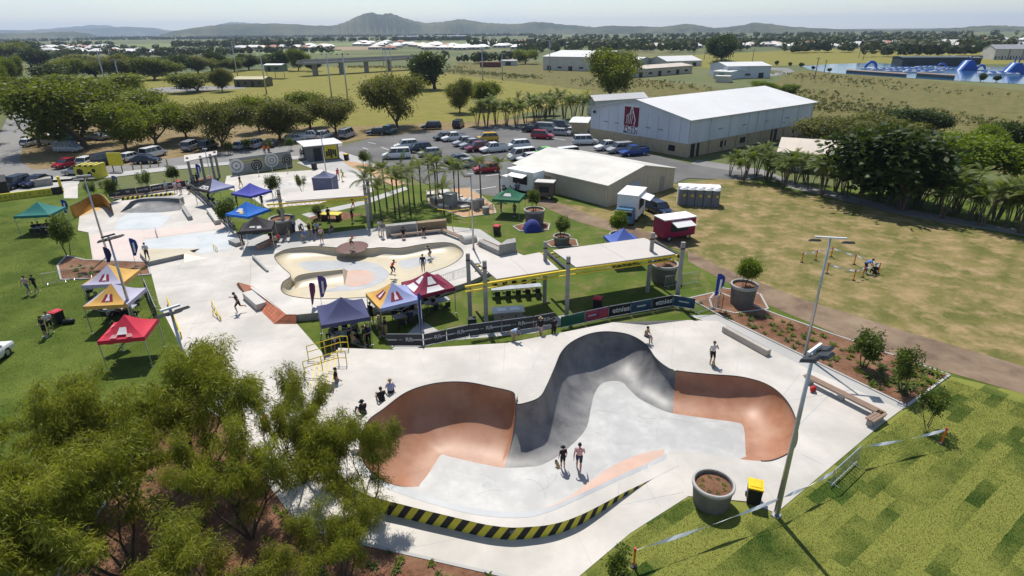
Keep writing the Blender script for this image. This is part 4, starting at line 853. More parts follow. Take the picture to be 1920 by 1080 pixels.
FR = [frond_mesh(1), frond_mesh(2, 2.1, droop=.75), frond_mesh(3, 1.7, droop=1.25)]
def palm(px, py, h, label, group):
    rs = random.Random(int(px * 7 + py)); p = G(px, py); t = thing('palm_tree', label, 'palm', (p.x, p.y, .02), rs.uniform(0, 6), group)
    q = Vector((rs.uniform(-.15, .15), rs.uniform(-.15, .15), h)); b = MB(); b.tube([(0, 0, -.1), (q.x * .3, q.y * .3, h * .35), (q.x * .7, q.y * .7, h * .7), q], [.12, .09, .075, .085], 8, 0); b.tube([q - Vector((0, 0, .75)), q - Vector((0, 0, .1)), q + Vector((0, 0, .15))], [.085, .11, .05], 8, 1); b.build('trunk', [BARK, LEAF_P], t, True)
    for i in range(11):
        o = link('frond', FR[i % 3], t, q, (rs.uniform(-.15, .15), -rs.uniform(-.15, .75) - (.5 if i > 7 else 0), i * 2.399)); o.scale = (rs.uniform(1.05, 1.4),) * 3
    return t
for x, y, h in [(690, 402, 4.4), (703, 395, 5.0), (716, 415, 4.0), (726, 390, 5.2), (750, 408, 4.8), (757, 382, 5.0), (770, 402, 5.3), (777, 384, 4.6), (790, 376, 4.8), (808, 372, 5.0), (818, 384, 4.3), (833, 400, 3.2), (853, 380, 4.6), (861, 376, 5.0), (902, 377, 5.2), (938, 367, 4.7), (822, 376, 5.2), (741, 400, 5.0)]:
    palm(x, y, h * .9, 'slender young feather palm planted beside the car park', 'young palms along the car park')
def clump_mesh(seed):
    rs = random.Random(seed); tr, cr = MB(), MB(); src = [(np.array([v.co[:] for v in f.vertices]), [tuple(q.vertices) for q in f.polygons], [q.material_index for q in f.polygons]) for f in FR]
    for s_ in range(8):
        a = rs.uniform(0, 6.28); h = rs.uniform(2.2, 4.0); q = Vector((math.cos(a) * h * .3, math.sin(a) * h * .3, h)); tr.tube([(.2 * math.cos(a), .2 * math.sin(a), 0), q * .5 + Vector((0, 0, .2)), q], [.06, .05, .04], 6)
        for i in range(8):
            V, fs, ms = src[i % 3]; M_ = Matrix.Translation(q) @ Matrix.Rotation(i * 2.4 + rs.random(), 4, 'Z') @ Matrix.Rotation(-rs.uniform(-.2, .9), 4, 'Y') @ Matrix.Scale(rs.uniform(.75, 1.0), 4); Vw = [M_ @ Vector(v) for v in V]; cr.add(Vw, fs, 0)
    return tr.mesh('trunk', BARK), cr.mesh('crown', LEAF_P)
CL = [clump_mesh(s_) for s_ in (3, 4, 5)]
def clump(px, py, k, label, group, i=0):
    p = G(px, py); t = thing('cane_palm', label, 'palm', (p.x, p.y, 0), i * 1.7, group, k); link('trunk', CL[i % 3][0], t); link('crown', CL[i % 3][1], t); return t
for i in range(24):
    u = i / 23; x = 1368 + u * 570; y = 328 + u * 108 + 8 * math.sin(i * 2.1) ; clump(x, y, .80 + .3 * ((i * 7) % 5) / 5 + .2 * u, 'arching cane palm clump in the long palm hedge by the dry field', 'palm hedge by the dry field', i)
for i in range(16):
    u = i / 15; clump(1400 + u * 540, 326 + u * 100 + 5 * math.sin(i * 1.7), .85 + .25 * ((i * 3) % 4) / 4, 'arching cane palm clump in the long palm hedge by the dry field', 'palm hedge by the dry field', i + 2)
for i, (x, y) in enumerate([(895, 236), (912, 238), (930, 232), (950, 236), (968, 238), (985, 232), (1003, 226), (1022, 222), (1040, 228), (1058, 222), (1075, 226), (1090, 218), (1030, 215), (1010, 232)]):
    clump(x, y, 1.2 + .3 * ((i * 3) % 4) / 4, 'lush palm thicket growing behind the car park', 'palm thicket behind the car park', i + 1)
# shrubs and young trees
for i, (x, y, h, k, lb) in enumerate([(1618, 690, 2.7, 'young0', 'bushy young tree in the mulch bed beyond the lamp pole'), (1690, 738, 2.9, 'young1', 'dark young tree at the end of the mulch bed'), (1738, 800, 2.6, 'young2', 'young staked tree on the lawn by the orange post'), (128, 478, 4.2, 'young0', 'tall narrow young tree next to the fenced bed'), (1165, 1120, 2.2, 'young1', 'small dark sapling beside the taped lawn edge'), (212, 378, 3.0, 'young1', 'young tree beside the blue feather flag'), (275, 362, 3.2, 'young2', 'young tree on the bright lawn behind the fence'), (328, 346, 2.8, 'young0', 'young tree near the white shelter'), (175, 375, 2.6, 'young2', 'young tree at the foot of the light pole'), (430, 290, 2.4, 'young0', 'small road side tree above the mural wall'), (465, 285, 2.4, 'young1', 'small tree behind the mural wall centre'), (505, 285, 2.4, 'young2', 'small tree beside two orange vests'), (545, 282, 2.4, 'young0', 'small tree next to the toilet block'), (430, 425, 3.2, 'young0', 'green sapling between the blue tents'), (517, 372, 3.0, 'young1', 'sapling at the end of the far shade roof'), (567, 362, 2.6, 'young2', 'bushy sapling on the edge of the ball court'), (683, 312, 2.6, 'young0', 'conifer like sapling by the car park island'), (600, 410, 1.6, 'young1', 'dark shrub behind the round planter')]):
    p = G(x, y); place_tree(k, (p.x, p.y, .03), h, 'young_tree', lb, None, (h * .55 if h < 4 else h * .42) if h > 2 else 1.6)
# low bed plants
_pr = random.Random(5); PL = []
for s_ in range(4):
    b = MB(); n_ = 14
    for i in range(n_):
        a = i * 2.4; l_ = _pr.uniform(.22, .42); up_ = _pr.uniform(.3, 1.1); d = Vector((math.cos(a), math.sin(a), up_)).normalized(); s2 = Vector((-math.sin(a), math.cos(a), 0)) * .035; p1 = d * l_ * .6; p2 = d * l_ + Vector((0, 0, -.08)); b.add([s2 * .4, -s2 * .4, p1 - s2, p1 + s2, p2], [(0, 1, 2, 3), (3, 2, 4)])
    PL.append(b.mesh('bed_plant', [LEAF_Y, LEAF_S, LEAF_S, LEAF_A][s_]))
def scatter(poly, n, label, group, smin=.7, smax=1.3, avoid=()):
    P = PG(poly); xs = [p.x for p in P]; ys = [p.y for p in P]; k = 0
    while k < n:
        x, y = _pr.uniform(min(xs), max(xs)), _pr.uniform(min(ys), max(ys))
        if in_poly(x, y, P):
            o = link('bed_plant', PL[k % 4], None, (x, y, .05), (0, 0, _pr.uniform(0, 6))); s_ = _pr.uniform(smin, smax); o.scale = (s_, s_, s_); tag(o, label, 'plant', group); k += 1
scatter([(1300, 566), (1450, 598), (1770, 706), (1695, 755), (1500, 660), (1350, 592)], 105, 'small leafy groundcover plant in the long mulch bed', 'groundcover in the long mulch bed')
scatter([(1600, 660), (1765, 704), (1700, 752), (1610, 705)], 22, 'fuller yellow green plant at the broad end of the mulch bed', 'fuller plants at the bed end', 1.2, 2.0)
scatter([(640, 1020), (950, 1085), (900, 1180), (560, 1120)], 60, 'grassy tuft planted in the mulch below the striped wall', 'tufts in the near mulch bed', .6, 1.1)
scatter([(220, 930), (345, 765), (450, 860), (550, 985), (400, 1080)], 60, 'low seedling under the wattle trees', 'seedlings under the wattles', .6, 1.2)
scatter([(115, 500), (270, 496), (275, 514), (120, 522)], 26, 'yellow green seedling in the small fenced bed', 'seedlings in the fenced bed', .7, 1.3)
scatter([(210, 369), (340, 348), (395, 331), (345, 350), (215, 373)], 16, 'seedling in the narrow bed behind the plaza fence', 'seedlings in the narrow bed', .8, 1.4)
# ---------------------------------------------------------------- buildings
CLAD = mat('pale_blue_cladding', (.55, .585, .64), .55, .08, .4, metal=.1, bump=.0, stretch=(1, 1, .2)); BLOCKW = mat('cream_blockwork', (.40, .33, .22), .85, .14, 1.2, bump=.1); ROOFW = mat('white_metal_roof', (.64, .63, .615), .5, .07, .25, dirt=(.59, .58, .565), dscale=.12)
SHEDW = mat('beige_cladding', (.46, .41, .33), .6, .08, .5); ROOFG = mat('weathered_metal_roof', (.60, .565, .51), .55, .1, .3, dirt=(.47, .45, .41), dscale=.2); ROOFB = mat('cream_metal_roof', (.58, .50, .41), .55, .08, .3); WALLW = mat('offwhite_wall', (.52, .50, .46), .8, .1, .3); DARKOP = mat('dark_opening', (.03, .032, .036), .7, .1, 1)
def gable(name, label, A, Bp, depth, hw, hr, wall, roof, ribs=0, over=.25, base=None, base_h=0, cat='building', gable_dir='end', groups=None, rib_gap=.9):
    """building whose front wall runs A -> Bp (ground points), body goes depth to the left of that direction; ridge parallel to A-Bp unless gable_dir == 'front'"""
    d = (Bp - A); L_ = d.length; rz = math.atan2(d.y, d.x); t = thing(name, label, cat, (A.x, A.y, 0), rz, groups); b = MB(); z0 = base_h
    if base: q = MB(); q.prism([(-.02, -.02), (L_ + .02, -.02), (L_ + .02, depth + .02), (-.02, depth + .02)], 0, base_h); q.build('plinth_wall', base, t)
    fr = gable_dir == 'front'
    prof = [(0, z0), (L_, z0), (L_, hw), (L_ / 2, hr), (0, hw)] if fr else [(0, z0), (depth, z0), (depth, hw), (depth / 2, hr), (0, hw)]
    n = 5
    vs = [((x, 0, z) if fr else (0, x, z)) for x, z in prof] + [((x, depth, z) if fr else (L_, x, z)) for x, z in prof]
    b.add(vs, [(0, 1, 2, 3, 4), (9, 8, 7, 6, 5), (0, 5, 6, 1), (1, 6, 7, 2), (4, 9, 5, 0)]); b.build('wall', wall, t)
    o = over; sl = (hr - hw) / ((L_ if fr else depth) / 2)
    for s_ in (0, 1):
        r = MB(); W_ = L_ if fr else depth
        e0 = (-o if s_ == 0 else W_ + o); ze = hw - o * sl; m_ = W_ / 2; D0, D1 = -o, (depth if fr else L_) + o
        def pt(x, y, z): return (x, y, z) if fr else (y, x, z)
        q = [pt(e0, D0, ze + .06), pt(m_, D0, hr + .06), pt(m_, D1, hr + .06), pt(e0, D1, ze + .06)]; ql = [(x, y, z - .1) for x, y, z in q]
        r.add(q + ql, [(0, 1, 2, 3), (7, 6, 5, 4), (0, 4, 5, 1), (1, 5, 6, 2), (2, 6, 7, 3), (3, 7, 4, 0)]); r.build('roof', roof, t)
    if wall in (CLAD, SHEDW) and L_ < 60:
        for s_ in (0, 1):
            e0 = (-o if s_ == 0 else (L_ if fr else depth) + o); ze = hw - o * sl; D = depth if fr else L_; q = MB(); q.beam(pt(e0, -o, ze), pt(e0, D + o, ze), .16, .14); q.build('gutter', ROOFG, t)
            for y in (.15, D / 2, D - .15): x = -.06 if s_ == 0 else (L_ if fr else depth) + .06; q = MB(); q.tube([pt(x, y, 0), pt(x, y, ze)], .05, 6); q.build('downpipe', ROOFG, t)
    if ribs:
        D = (depth if fr else L_); k = int(D / rib_gap)
        for s_ in (0, 1):
            r = MB()
            for i in range(1, k):
                y = D * i / k; W_ = L_ if fr else depth; e0 = (-o if s_ == 0 else W_ + o); a = pt(e0, y, hw - o * sl + .085); c = pt(W_ / 2, y, hr + .085); r.beam(a, c, .05, .025)
            rb = r.build('roof_rib', roof, t); rb['kind'] = 'stuff'
    return t, L_
def wall_panel(t, name, x, z, w_, h, m, y=-.025, th=.05, rz=0):
    b = MB(); b.box((x, y, z), (w_, th, h)); return b.build(name, m, t)
A, C, E_ = G(1106, 262), G(1287, 296), G(1497, 243)
H0 = A + (C - A) * 0; d1 = (C - A); d2 = (E_ - C)
# the big hall: gable end faces the car park, long side faces the palm hedge
hall, HL = gable('sports_hall', 'large blue and cream metal sports hall with white roof and maroon emblem', A, C, 40.0, 6.3, 8.6, CLAD, ROOFW, 0, .5, BLOCKW, 2.3, gable_dir='front', rib_gap=1.2)
dep = 40.0
wall_panel(hall, 'emblem_board', HL * .45, 4.95, 3.7, 5.4, mat('sign_white', (.62, .63, .66), .6, .05, 1)); MAR = mat('maroon_paint', (.16, .012, .035), .6, .08, 1); NAVY = mat('navy_lettering', (.03, .035, .12), .6, .05, 1)
eb = wall_panel(hall, 'emblem_field', HL * .45, 5.55, 3.5, 3.3, MAR, -.056, .02)
WL = mat('emblem_white', (.70, .70, .72), .6, .03, 1)
def stroke(par, pts, r_, m, x0, z0, y=-.08):
    b = MB()
    for a, c in zip(pts, pts[1:]): b.beam((x0 + a[0], y, z0 + a[1]), (x0 + c[0], y, z0 + c[1]), .02, r_)
    b.build('emblem_stroke', m, par)
X0, Z0 = HL * .45, 5.55
stroke(hall, [(-.35, .5), (.05, 1.75), (.95, -.6), (.7, -1.5)], .2, WL, X0, Z0)
for k in range(4):
    stroke(hall, [(-1.2 + k * .42, -1.35), (-1.0 + k * .42, -.55 + k * .1), (-1.15 + k * .42, -.2 + k * .18)], .11, WL, X0, Z0, -.082)
    b = MB(); b.lathe([(.1, 0), (.19, 0)], 14); b.build('emblem_ring', WL, hall, False, (X0 - 1.05 + k * .42, -.084, Z0 + .05 + k * .22), (R(90), 0, 0))
text('PCYC', 1.25, MAR, hall, (X0, -.06, 3.42), (R(90), 0, 0), sx=1.05); text('MACKAY', .82, NAVY, hall, (X0, -.06, 2.66), (R(90), 0, 0), sx=1.05)
for x in (.18, .3, .62, .74): wall_panel(hall, 'wall_vent', HL * x, 4.0, 1.1, .18, CONC_GREY, -.03, .06)
for x in np.arange(2.4, HL, 2.4): wall_panel(hall, 'cladding_joint', x, 4.35, .06, 4.0, mat('joint_grey', (.30, .33, .37), .6), -.008, .02)  # thin grey strips mark the cladding joints
# long side (local x = HL): panel joints, piers, doors
for i in range(1, 7): b = MB(); b.box((HL + .012, dep * i / 7, 4.3), (.03, .09, 4.0)); b.build('cladding_joint', mat('joint_grey', (.30, .33, .37)), hall)
for i in range(10): b = MB(); b.box((HL + .08, dep * (i + .5) / 10, 1.15), (.22, .4, 2.3)); b.build('pier', BLOCKW, hall)
for i, (u, w_, h) in enumerate([(.05, 2.2, 2.2), (.66, 2.0, 2.2), (.25, 1.6, 1.0), (.40, 1.6, 1.0), (.85, 1.4, 1.0)]): b = MB(); b.box((HL + .06, dep * u, h / 2 + (0 if h > 2 else .8)), (.1, w_, h)); b.build('door' if h > 2 else 'window', DARKOP, hall)
wall_panel(hall, 'window', HL * .86, 1.2, 1.4, 1.0, GLASS)
for u in (.22, .4, .58, .76): b = MB(); b.box((HL + .03, dep * u, 4.0), (.08, 1.2, .16)); b.build('wall_vent', CONC_GREY, hall)
b = MB(); b.lathe([(0, 0), (.2, .05), (.3, .25)], 12); b.build('loudspeaker', DKMETAL, hall, False, (1.2, -.1, 5.5), (R(90), 0, 0))
an, _ = gable('hall_annex', 'low white roofed annex joined to the hall', A + Vector((-3.2, 5.5, 0)), A + Vector((-.3, 4.7, 0)), 8, 2.7, 3.1, BLOCKW, ROOFW, 1, .5); p = G(1180, 180)
gable('hall_wing', 'white roofed rear wing of the sports hall', G(1100, 214), G(1114, 217), 16, 3.8, 4.8, CLAD, ROOFW, 1, .4, gable_dir='front')
# beige shed in the middle: roof falls towards the camera
SA, SB, SC = G(1003, 335), G(1138, 388), G(1262, 352)
sh, SL = gable('storage_shed', 'beige metal storage shed with broad ribbed pale roof', SB, SC, (SB - SA).length, 2.7, 4.1, SHEDW, ROOFG, 0, .15, gable_dir='front', rib_gap=.7)
wall_panel(sh, 'roller_door', SL * .38, 1.15, 2.3, 2.3, mat('roller_door_grey', (.34, .40, .50), .5, .06, 2, stretch=(1, 1, 12)))
wall_panel(sh, 'door', SL * .80, 1.0, .9, 2.0, CONC_GREY)
for i in range(1, 14): wall_panel(sh, 'cladding_joint', SL * i / 14, 1.35, .03, 2.7, SHEDW, -.01, .02)
sd_ = (SB - SA).length
b = MB(); b.box((-.03, sd_ * .62, 1.1), (.06, 2.0, 2.0)); b.build('door', mat('shed_brown', (.2, .17, .14), .8, .1), sh)
# mid-distance sheds and houses
def pb(name, label, a, c, depth, hw, hr, wall, roof, n_open=0, group=None, fr='end', cat='building', win=None):
    t, L_ = gable(name, label, G(*a), G(*c), depth, hw, hr, wall, roof, 1 if depth > 8 else 0, .3, cat=cat, gable_dir=fr, groups=group, rib_gap=2.0)
    for i in range(n_open): wall_panel(t, 'door' if i % 2 == 0 else 'window', L_ * (i + .6) / (n_open + .3), 1.1 if i % 2 == 0 else 1.5, L_ * .35 / n_open, 2.2 if i % 2 == 0 else .9, DARKOP)
    return t
pb('warehouse', 'long white warehouse with roof vents beyond the oval', (1018, 131), (1125, 134), 45, 7, 9.5, WALLW, ROOFW, 5)
pb('warehouse', 'small white block behind the fig tree', (1165, 124), (1200, 125), 15, 4, 5, WALLW, ROOFW, 2)
pb('long_shed', 'long low beige shed with dark doorways near the fig tree', (1190, 146), (1297, 137), 14, 3.6, 4.6, SHEDW, ROOFB, 6)
pb('clubhouse', 'white hipped roof clubhouse behind the long shed', (1250, 126), (1315, 124), 22, 3.2, 5.5, WALLW, ROOFW, 3)
pb('boat_shed', 'pale blue metal boat shed with white roof and lean-to', (1362, 147), (1443, 146), 22, 5, 6.2, CLAD, ROOFW, 3)
pb('lean_to', 'low pale annex in front of the blue boat shed', (1337, 147), (1368, 149), 10, 3, 3.4, CLAD, ROOFW, 1)
pb('water_tank_shed', 'small pale shed standing in the rough grass', (1341, 154), (1366, 155), 5, 2.4, 2.6, WALLW, WALLW, 0)
pb('garden_house', 'house with cream roof half hidden behind palms', (1455, 318), (1592, 330), 9, 2.8, 4.2, WALLW, ROOFB, 3)
pb('pavilion', 'low yellow roofed dugout pavilion on the oval', (440, 163), (497, 163), 7, 3.0, 3.8, mat('dugout_olive', (.16, .14, .07), .9), mat('dugout_roof', (.45, .40, .25), .7, .1, .4), 4)
t = pb('scorers_box', 'green scorers box raised on stilts by the pavilion', (499, 148), (531, 148), 6, 3.0, 3.5, mat('dull_green', (.13, .18, .14), .8), ROOFW, 2); t.location.z = 3.2
for x in (.3, 4.5, 9): b = MB(); b.box((x, 1, -1.6), (.2, .2, 3.2)); b.build('stilt', CONC_GREY, t)
pb('lake_pavilion', 'long dark jetty building on the lake shore', (1690, 124), (1812, 124), 14, 4.5, 5, mat('jetty_dark', (.04, .055, .055), .8), mat('jetty_roof', (.09, .11, .11), .7), 4)
pb('lake_pavilion', 'small dark hut beside the long jetty building', (1818, 121), (1838, 121), 8, 3.5, 4, mat('jetty_dark', (.04, .055, .055)), mat('jetty_roof', (.09, .11, .11)), 1)
for i, (x0, x1) in enumerate([(1862, 1888), (1890, 1914), (1916, 1944)]): pb('townhouse', 'grey hipped roof townhouse beyond the lake car park', (x0, 112), (x1, 112), 16, 6.5, 9, WALLW, mat('grey_roof', (.25, .26, .28), .7), 4, 'townhouses by the lake')
pb('industrial_hall', 'long dark industrial hall on the plain', (742, 76), (875, 75), 60, 9, 11, mat('industrial_grey', (.10, .12, .14), .8), mat('industrial_roof', (.16, .19, .22), .7), 0)
pb('storage_hut', 'rusty red shipping container by the far drain', (900, 126), (938, 126), 3, 2.8, 2.85, mat('rust_red', (.16, .05, .04), .8), mat('rust_red', (.16, .05, .04)), 0)
pb('site_hut', 'small white hut beside the red container', (940, 123), (968, 123), 4, 3.0, 3.3, WALLW, ROOFW, 1)
_hr = random.Random(9); HM = [ROOFW, ROOFG, ROOFB, mat('terracotta_roof', (.42, .2, .13), .8, .1, .2), ROOFW, ROOFW]
def estate(pts, n, lab, grp):
    """a far suburb: every house its own object; walls, hipped roof, windows"""
    (x0, y0), (x1, y1) = pts
    for i in range(n):
        px = x0 + (x1 - x0) * (i + _hr.random() * .7) / n; py = y0 + (y1 - y0) * _hr.random(); p = G(px, py); w_, d_, h = _hr.uniform(13, 20), _hr.uniform(10, 14), 2.9; r = MB(); ri = _hr.randrange(6)
        t = thing('house', ['white roofed', 'grey roofed', 'cream roofed', 'terracotta roofed', 'white roofed', 'white roofed'][ri] + ' bungalow ' + lab, 'house', (p.x, p.y, 0), _hr.uniform(-.5, .5), grp)
        b = MB(); b.box((0, 0, h / 2), (w_, d_, h)); b.build('wall', WALLW, t)
        W2, D2 = w_ / 2 + .6, d_ / 2 + .6; e = W2 - D2 * .9; r.add([(-W2, -D2, h), (W2, -D2, h), (W2, D2, h), (-W2, D2, h), (-e, 0, h + 2.6), (e, 0, h + 2.6)], [(0, 1, 5, 4), (1, 2, 5), (2, 3, 4, 5), (3, 0, 4)]); r.build('roof', HM[ri], t)
        for k in range(3): b = MB(); b.box((-w_ / 2 + w_ * (k + .5) / 3, -d_ / 2 - .02, 1.5), (w_ * .16, .05, 1.2)); b.build('window', DARKOP, t)
estate([(80, 95), (220, 88)], 16, 'in the far left suburb', 'houses of the far left suburb')
estate([(40, 101), (270, 97)], 12, 'in the nearer left suburb', 'houses of the nearer left suburb')
estate([(210, 104), (360, 98)], 10, 'behind the boundary trees', 'houses behind the boundary trees')
estate([(440, 94), (620, 87)], 22, 'in the far middle estate', 'houses of the far middle estate')
estate([(670, 94), (975, 80)], 46, 'in the wide white roofed estate', 'houses of the wide estate')
estate([(980, 86), (1200, 78)], 24, 'among dark trees beyond the warehouse', 'houses among the trees')
estate([(1200, 94), (1420, 84)], 16, 'along the wooded suburb edge', 'houses on the suburb edge')
estate([(1420, 92), (1700, 78)], 30, 'in the suburb beyond the lake paddock', 'houses beyond the paddock')
estate([(1700, 90), (1930, 76)], 18, 'in the suburb past the lake', 'houses past the lake')

# ---------------------------------------------------------------- shade structures
def shade(label, posts, h_post, roofs, z_roof, name='shade_structure', truss=True, post_w=.29):
    """posts: pixel bases; roofs: list of 4 pixel corners on the level z_roof"""
    t = thing(name, label, 'shelter')
    for (x, y) in posts:
        p = G(x, y); b = MB(); b.box((p.x, p.y, h_post / 2), (post_w, post_w * .8, h_post)); b.build('post', CONC_GREY, t); b = MB(); b.box((p.x, p.y, h_post - .5), (post_w + .03, post_w * .8 + .03, .12)); b.build('collar', DKMETAL, t)
    for r_ in roofs:
        P = [G(x, y, z_roof) for x, y in r_]; b = MB(); b.add([p + Vector((0, 0, .05)) for p in P] + [p - Vector((0, 0, .05)) for p in P], [(0, 1, 2, 3), (7, 6, 5, 4), (0, 4, 5, 1), (1, 5, 6, 2), (2, 6, 7, 3), (3, 7, 4, 0)]); rf = b.build('roof', ROOFB_L, t)
        n_ = 2
        for i in range(1, n_):
            a, c = P[0].lerp(P[1], i / n_), P[3].lerp(P[2], i / n_); b = MB(); b.beam(a + Vector((0, 0, .06)), c + Vector((0, 0, .06)), .02, .012); b.build('roof_seam', ROOFB_L, rf)
    return t
ROOFB_L = mat('shade_roof_panel', (.50, .455, .415), .6, .05, .5)
def truss(t, a, c, z, h=.38):
    A, C = G(*a, z), G(*c, z); b = MB(); b.beam(A, C, .16, .14); b.build('top_chord', YELLOW, t); b = MB(); lo = Vector((0, 0, -h)); b.beam(A + lo, C + lo, .09, .08); b.build('bottom_chord', YELLOW, t); n_ = int((C - A).length / .45)
    for i in range(n_):
        p, q = A.lerp(C, i / n_), A.lerp(C, (i + 1) / n_); b = MB(); b.tube([p + (lo if i % 2 else Vector()), q + (Vector() if i % 2 else lo)], .022, 5); b.build('web', YELLOW, t)
ZR = 3.6
t = shade('pair of beige flat shade roofs on tall concrete posts with yellow trusses', [(882, 595), (912, 612), (1021, 568), (1062, 602), (1214, 548), (1268, 570)], 5.2, [[(898, 496), (1012, 474), (1048, 506), (931, 524)], [(1036, 470), (1208, 447), (1266, 477), (1080, 502)]], ZR)
truss(t, (872, 538), (1060, 508), ZR - .12); truss(t, (1060, 508), (1275, 478), ZR - .12); truss(t, (890, 500), (1020, 476), ZR - .12); truss(t, (1030, 476), (1215, 450), ZR - .12)
for a, c in [((882, 490), (915, 528)), ((1022, 470), (1064, 507)), ((1220, 450), (1277, 482))]: b = MB(); b.beam(G(*a, ZR - .15), G(*c, ZR - .15), .2, .25); b.build('cross_beam', DKMETAL, t)
t = shade('white flat shade roof with yellow beam above the plaza tents', [(536, 440), (692, 428), (697, 415)], 5.0, [[(540, 362), (676, 352), (688, 367), (535, 378)]], 3.8); truss(t, (500, 384), (690, 369), 3.6)
t = shade('small white roofed shelter on four grey posts by the lawn', [(362, 345), (386, 342), (404, 338), (412, 332)], 3.9, [[(345, 292), (407, 283), (407, 290), (346, 304)]], 3.6)
# toilet block
tb, TL = gable('toilet_block', 'toilet block with white skillion roof and yellow graphic wall', G(580, 304), G(637, 298), 5, 2.7, 2.75, mat('toilet_grey', (.16, .16, .16), .8), ROOFW, 0, .7); wall_panel(tb, 'graphic_panel', TL * .74, 1.35, TL * .42, 2.3, YELLOW_W); wall_panel(tb, 'doorway', TL * .3, 1.1, TL * .25, 2.2, DARKOP)
for k in range(5): wall_panel(tb, 'graphic_figure', TL * (.6 + .07 * k), 1.1 + .2 * (k % 2), .3, .9 + .3 * (k % 3), BLACKP, -.055, .02)
# barbecue, bins, planters, speaker
def bin_(px, lid, label, z=.02):
    p = G(*px); t = thing('wheelie_bin', label, 'bin', (p.x, p.y, z), R(-20)); b = MB(); b.box((0, 0, .5), (.56, .6, .9), top=1.12); b.build('body', BLACK, t); b = MB(); b.box((0, -.02, .99), (.66, .74, .07)); b.box((0, 0, 1.04), (.56, .6, .05), top=.8); b.build('lid', lid, t)
    for s_ in (-1, 1): b = MB(); b.tube([(s_ * .27, .32, .1), (s_ * .33, .32, .1)], .1, 12); b.build('wheel', BLACK, t)
    b = MB(); b.tube([(-.25, .4, .93), (.25, .4, .93)], .02, 6); b.build('handle', BLACK, t); return t
bin_((1411, 940), mat('yellow_lid', (.75, .50, .01), .5), 'black wheelie bin with bright yellow lid next to the big planter'); bin_((1120, 580), RED, 'black wheelie bin with red lid behind the shade posts'); bin_((932, 440), RED, 'black wheelie bin with red lid near the dome tent'); bin_((812, 430), BLACK, 'all black bin near the yellow frame'); bin_((590, 318), BLACK, 'dark bin on the strip of lawn by the court'); bin_((650, 300), mat('yellow_lid', (.75, .50, .01)), 'dark bin outside the toilet block'); bin_((338, 352), RED, 'bin with red lid behind the far spectators'); bin_((112, 606), RED, 'bin with red lid standing on the big lawn')
POTC = mat('pot_concrete', (.17, .155, .135), .85, .2, 2, bump=.1, dirt=(.12, .11, .10), dscale=1.2)
def planter(px, r_, h, label, tree=None, th=2.4, ring=None):
    p = G(*px); t = thing('round_planter', label, 'planter', (p.x, p.y, .02)); b = MB(); b.lathe([(r_ * .86, 0), (r_ * .9, h * .3), (r_ * .96, h * .8), (r_, h), (r_ * .93, h + .02), (r_ * .88, h - .02), (r_ * .86, h - .25)], 36); b.build('pot', POTC, t, 'auto'); b = MB(); b.lathe([(0, h - .12), (r_ * .5, h - .14), (r_ * .87, h - .18)], 28); b.build('soil', MULCH, t, True)
    b = MB(); b.lathe([(r_ * .99, h * .86), (r_ * 1.03, h * .9), (r_ * 1.04, h), (r_ * 1.0, h + .04), (r_ * .92, h + .03)], 36); b.build('rim', CONC_PATH, t, 'auto')
    if tree: place_tree(tree, (p.x, p.y, h - .12), th, 'planter_tree', 'small tree growing in the ' + label, None, th * .62, cat='tree')
    return p
p = planter((1332, 942), .92, 1.15, 'big round concrete planter on the lawn by the bowl')
for i in range(9): a = i * .8; o = link('bed_plant', PL[i % 4], None, (p.x + .5 * math.cos(a), p.y + .5 * math.sin(a), 1.0), (0, 0, a)); o.scale = (.5,) * 3; tag(o, 'tiny succulent in the near round planter', 'plant', 'succulents in the near planter')
planter((1390, 570), 1.0, 1.7, 'tall concrete planter in the mulch bed', 'lime0', 2.4); planter((1243, 526), 1.15, 1.6, 'wide concrete planter behind the shade post', 'lime1', 1.6); planter((1002, 420), 1.15, 1.7, 'tall planter behind the blue dome tent', 'young1', 2.4); planter((1053, 458), .85, .9, 'low planter on the park lawn', 'young0', 2.2); planter((1160, 462), 1.0, 1.3, 'planter beyond the beige shade roof', 'lime0', 2.4); planter((533, 435), 1.35, 1.6, 'grey planter with red banner under the white roof', 'young2', 1.2)
p = G(953, 600); bq = thing('barbecue_bench', 'stainless topped double barbecue unit on a slab', 'barbecue', (p.x, p.y, .03), R(8)); b = MB(); b.box((0, 0, .4), (2.1, .9, .8)); b.build('cabinet', mat('barbecue_block', (.30, .26, .21), .8, .15, 2), bq); b = MB(); b.box((0, 0, .84), (2.4, 1.1, .07)); b.build('bench_top', STEEL, bq)
for x in (-.5, .5): b = MB(); b.box((x, 0, .885), (.7, .55, .02)); b.build('hotplate', mat('brushed_plate', (.6, .6, .6), .35, .05, 3, metal=.8), bq); b = MB(); b.lathe([(0, 0), (.07, 0)], 10); b.build('control_knob', BLACK, bq, False, (x, -.455, .5), (R(90), 0, 0))
sheet('footpath', [(918, 603), (985, 592), (1000, 606), (930, 618)], .024, CONC_PATH)
p = G(886, 622); sp = thing('loudspeaker', 'black box loudspeaker with a pole through it beside the banners', 'loudspeaker', (p.x, p.y, .02), R(10)); b = MB(); b.box((0, 0, .55), (.6, .5, 1.1)); b.build('cabinet', BLACK, sp); b = MB(); b.box((0, -.255, .55), (.5, .02, .95)); b.build('grille', DKMETAL, sp)
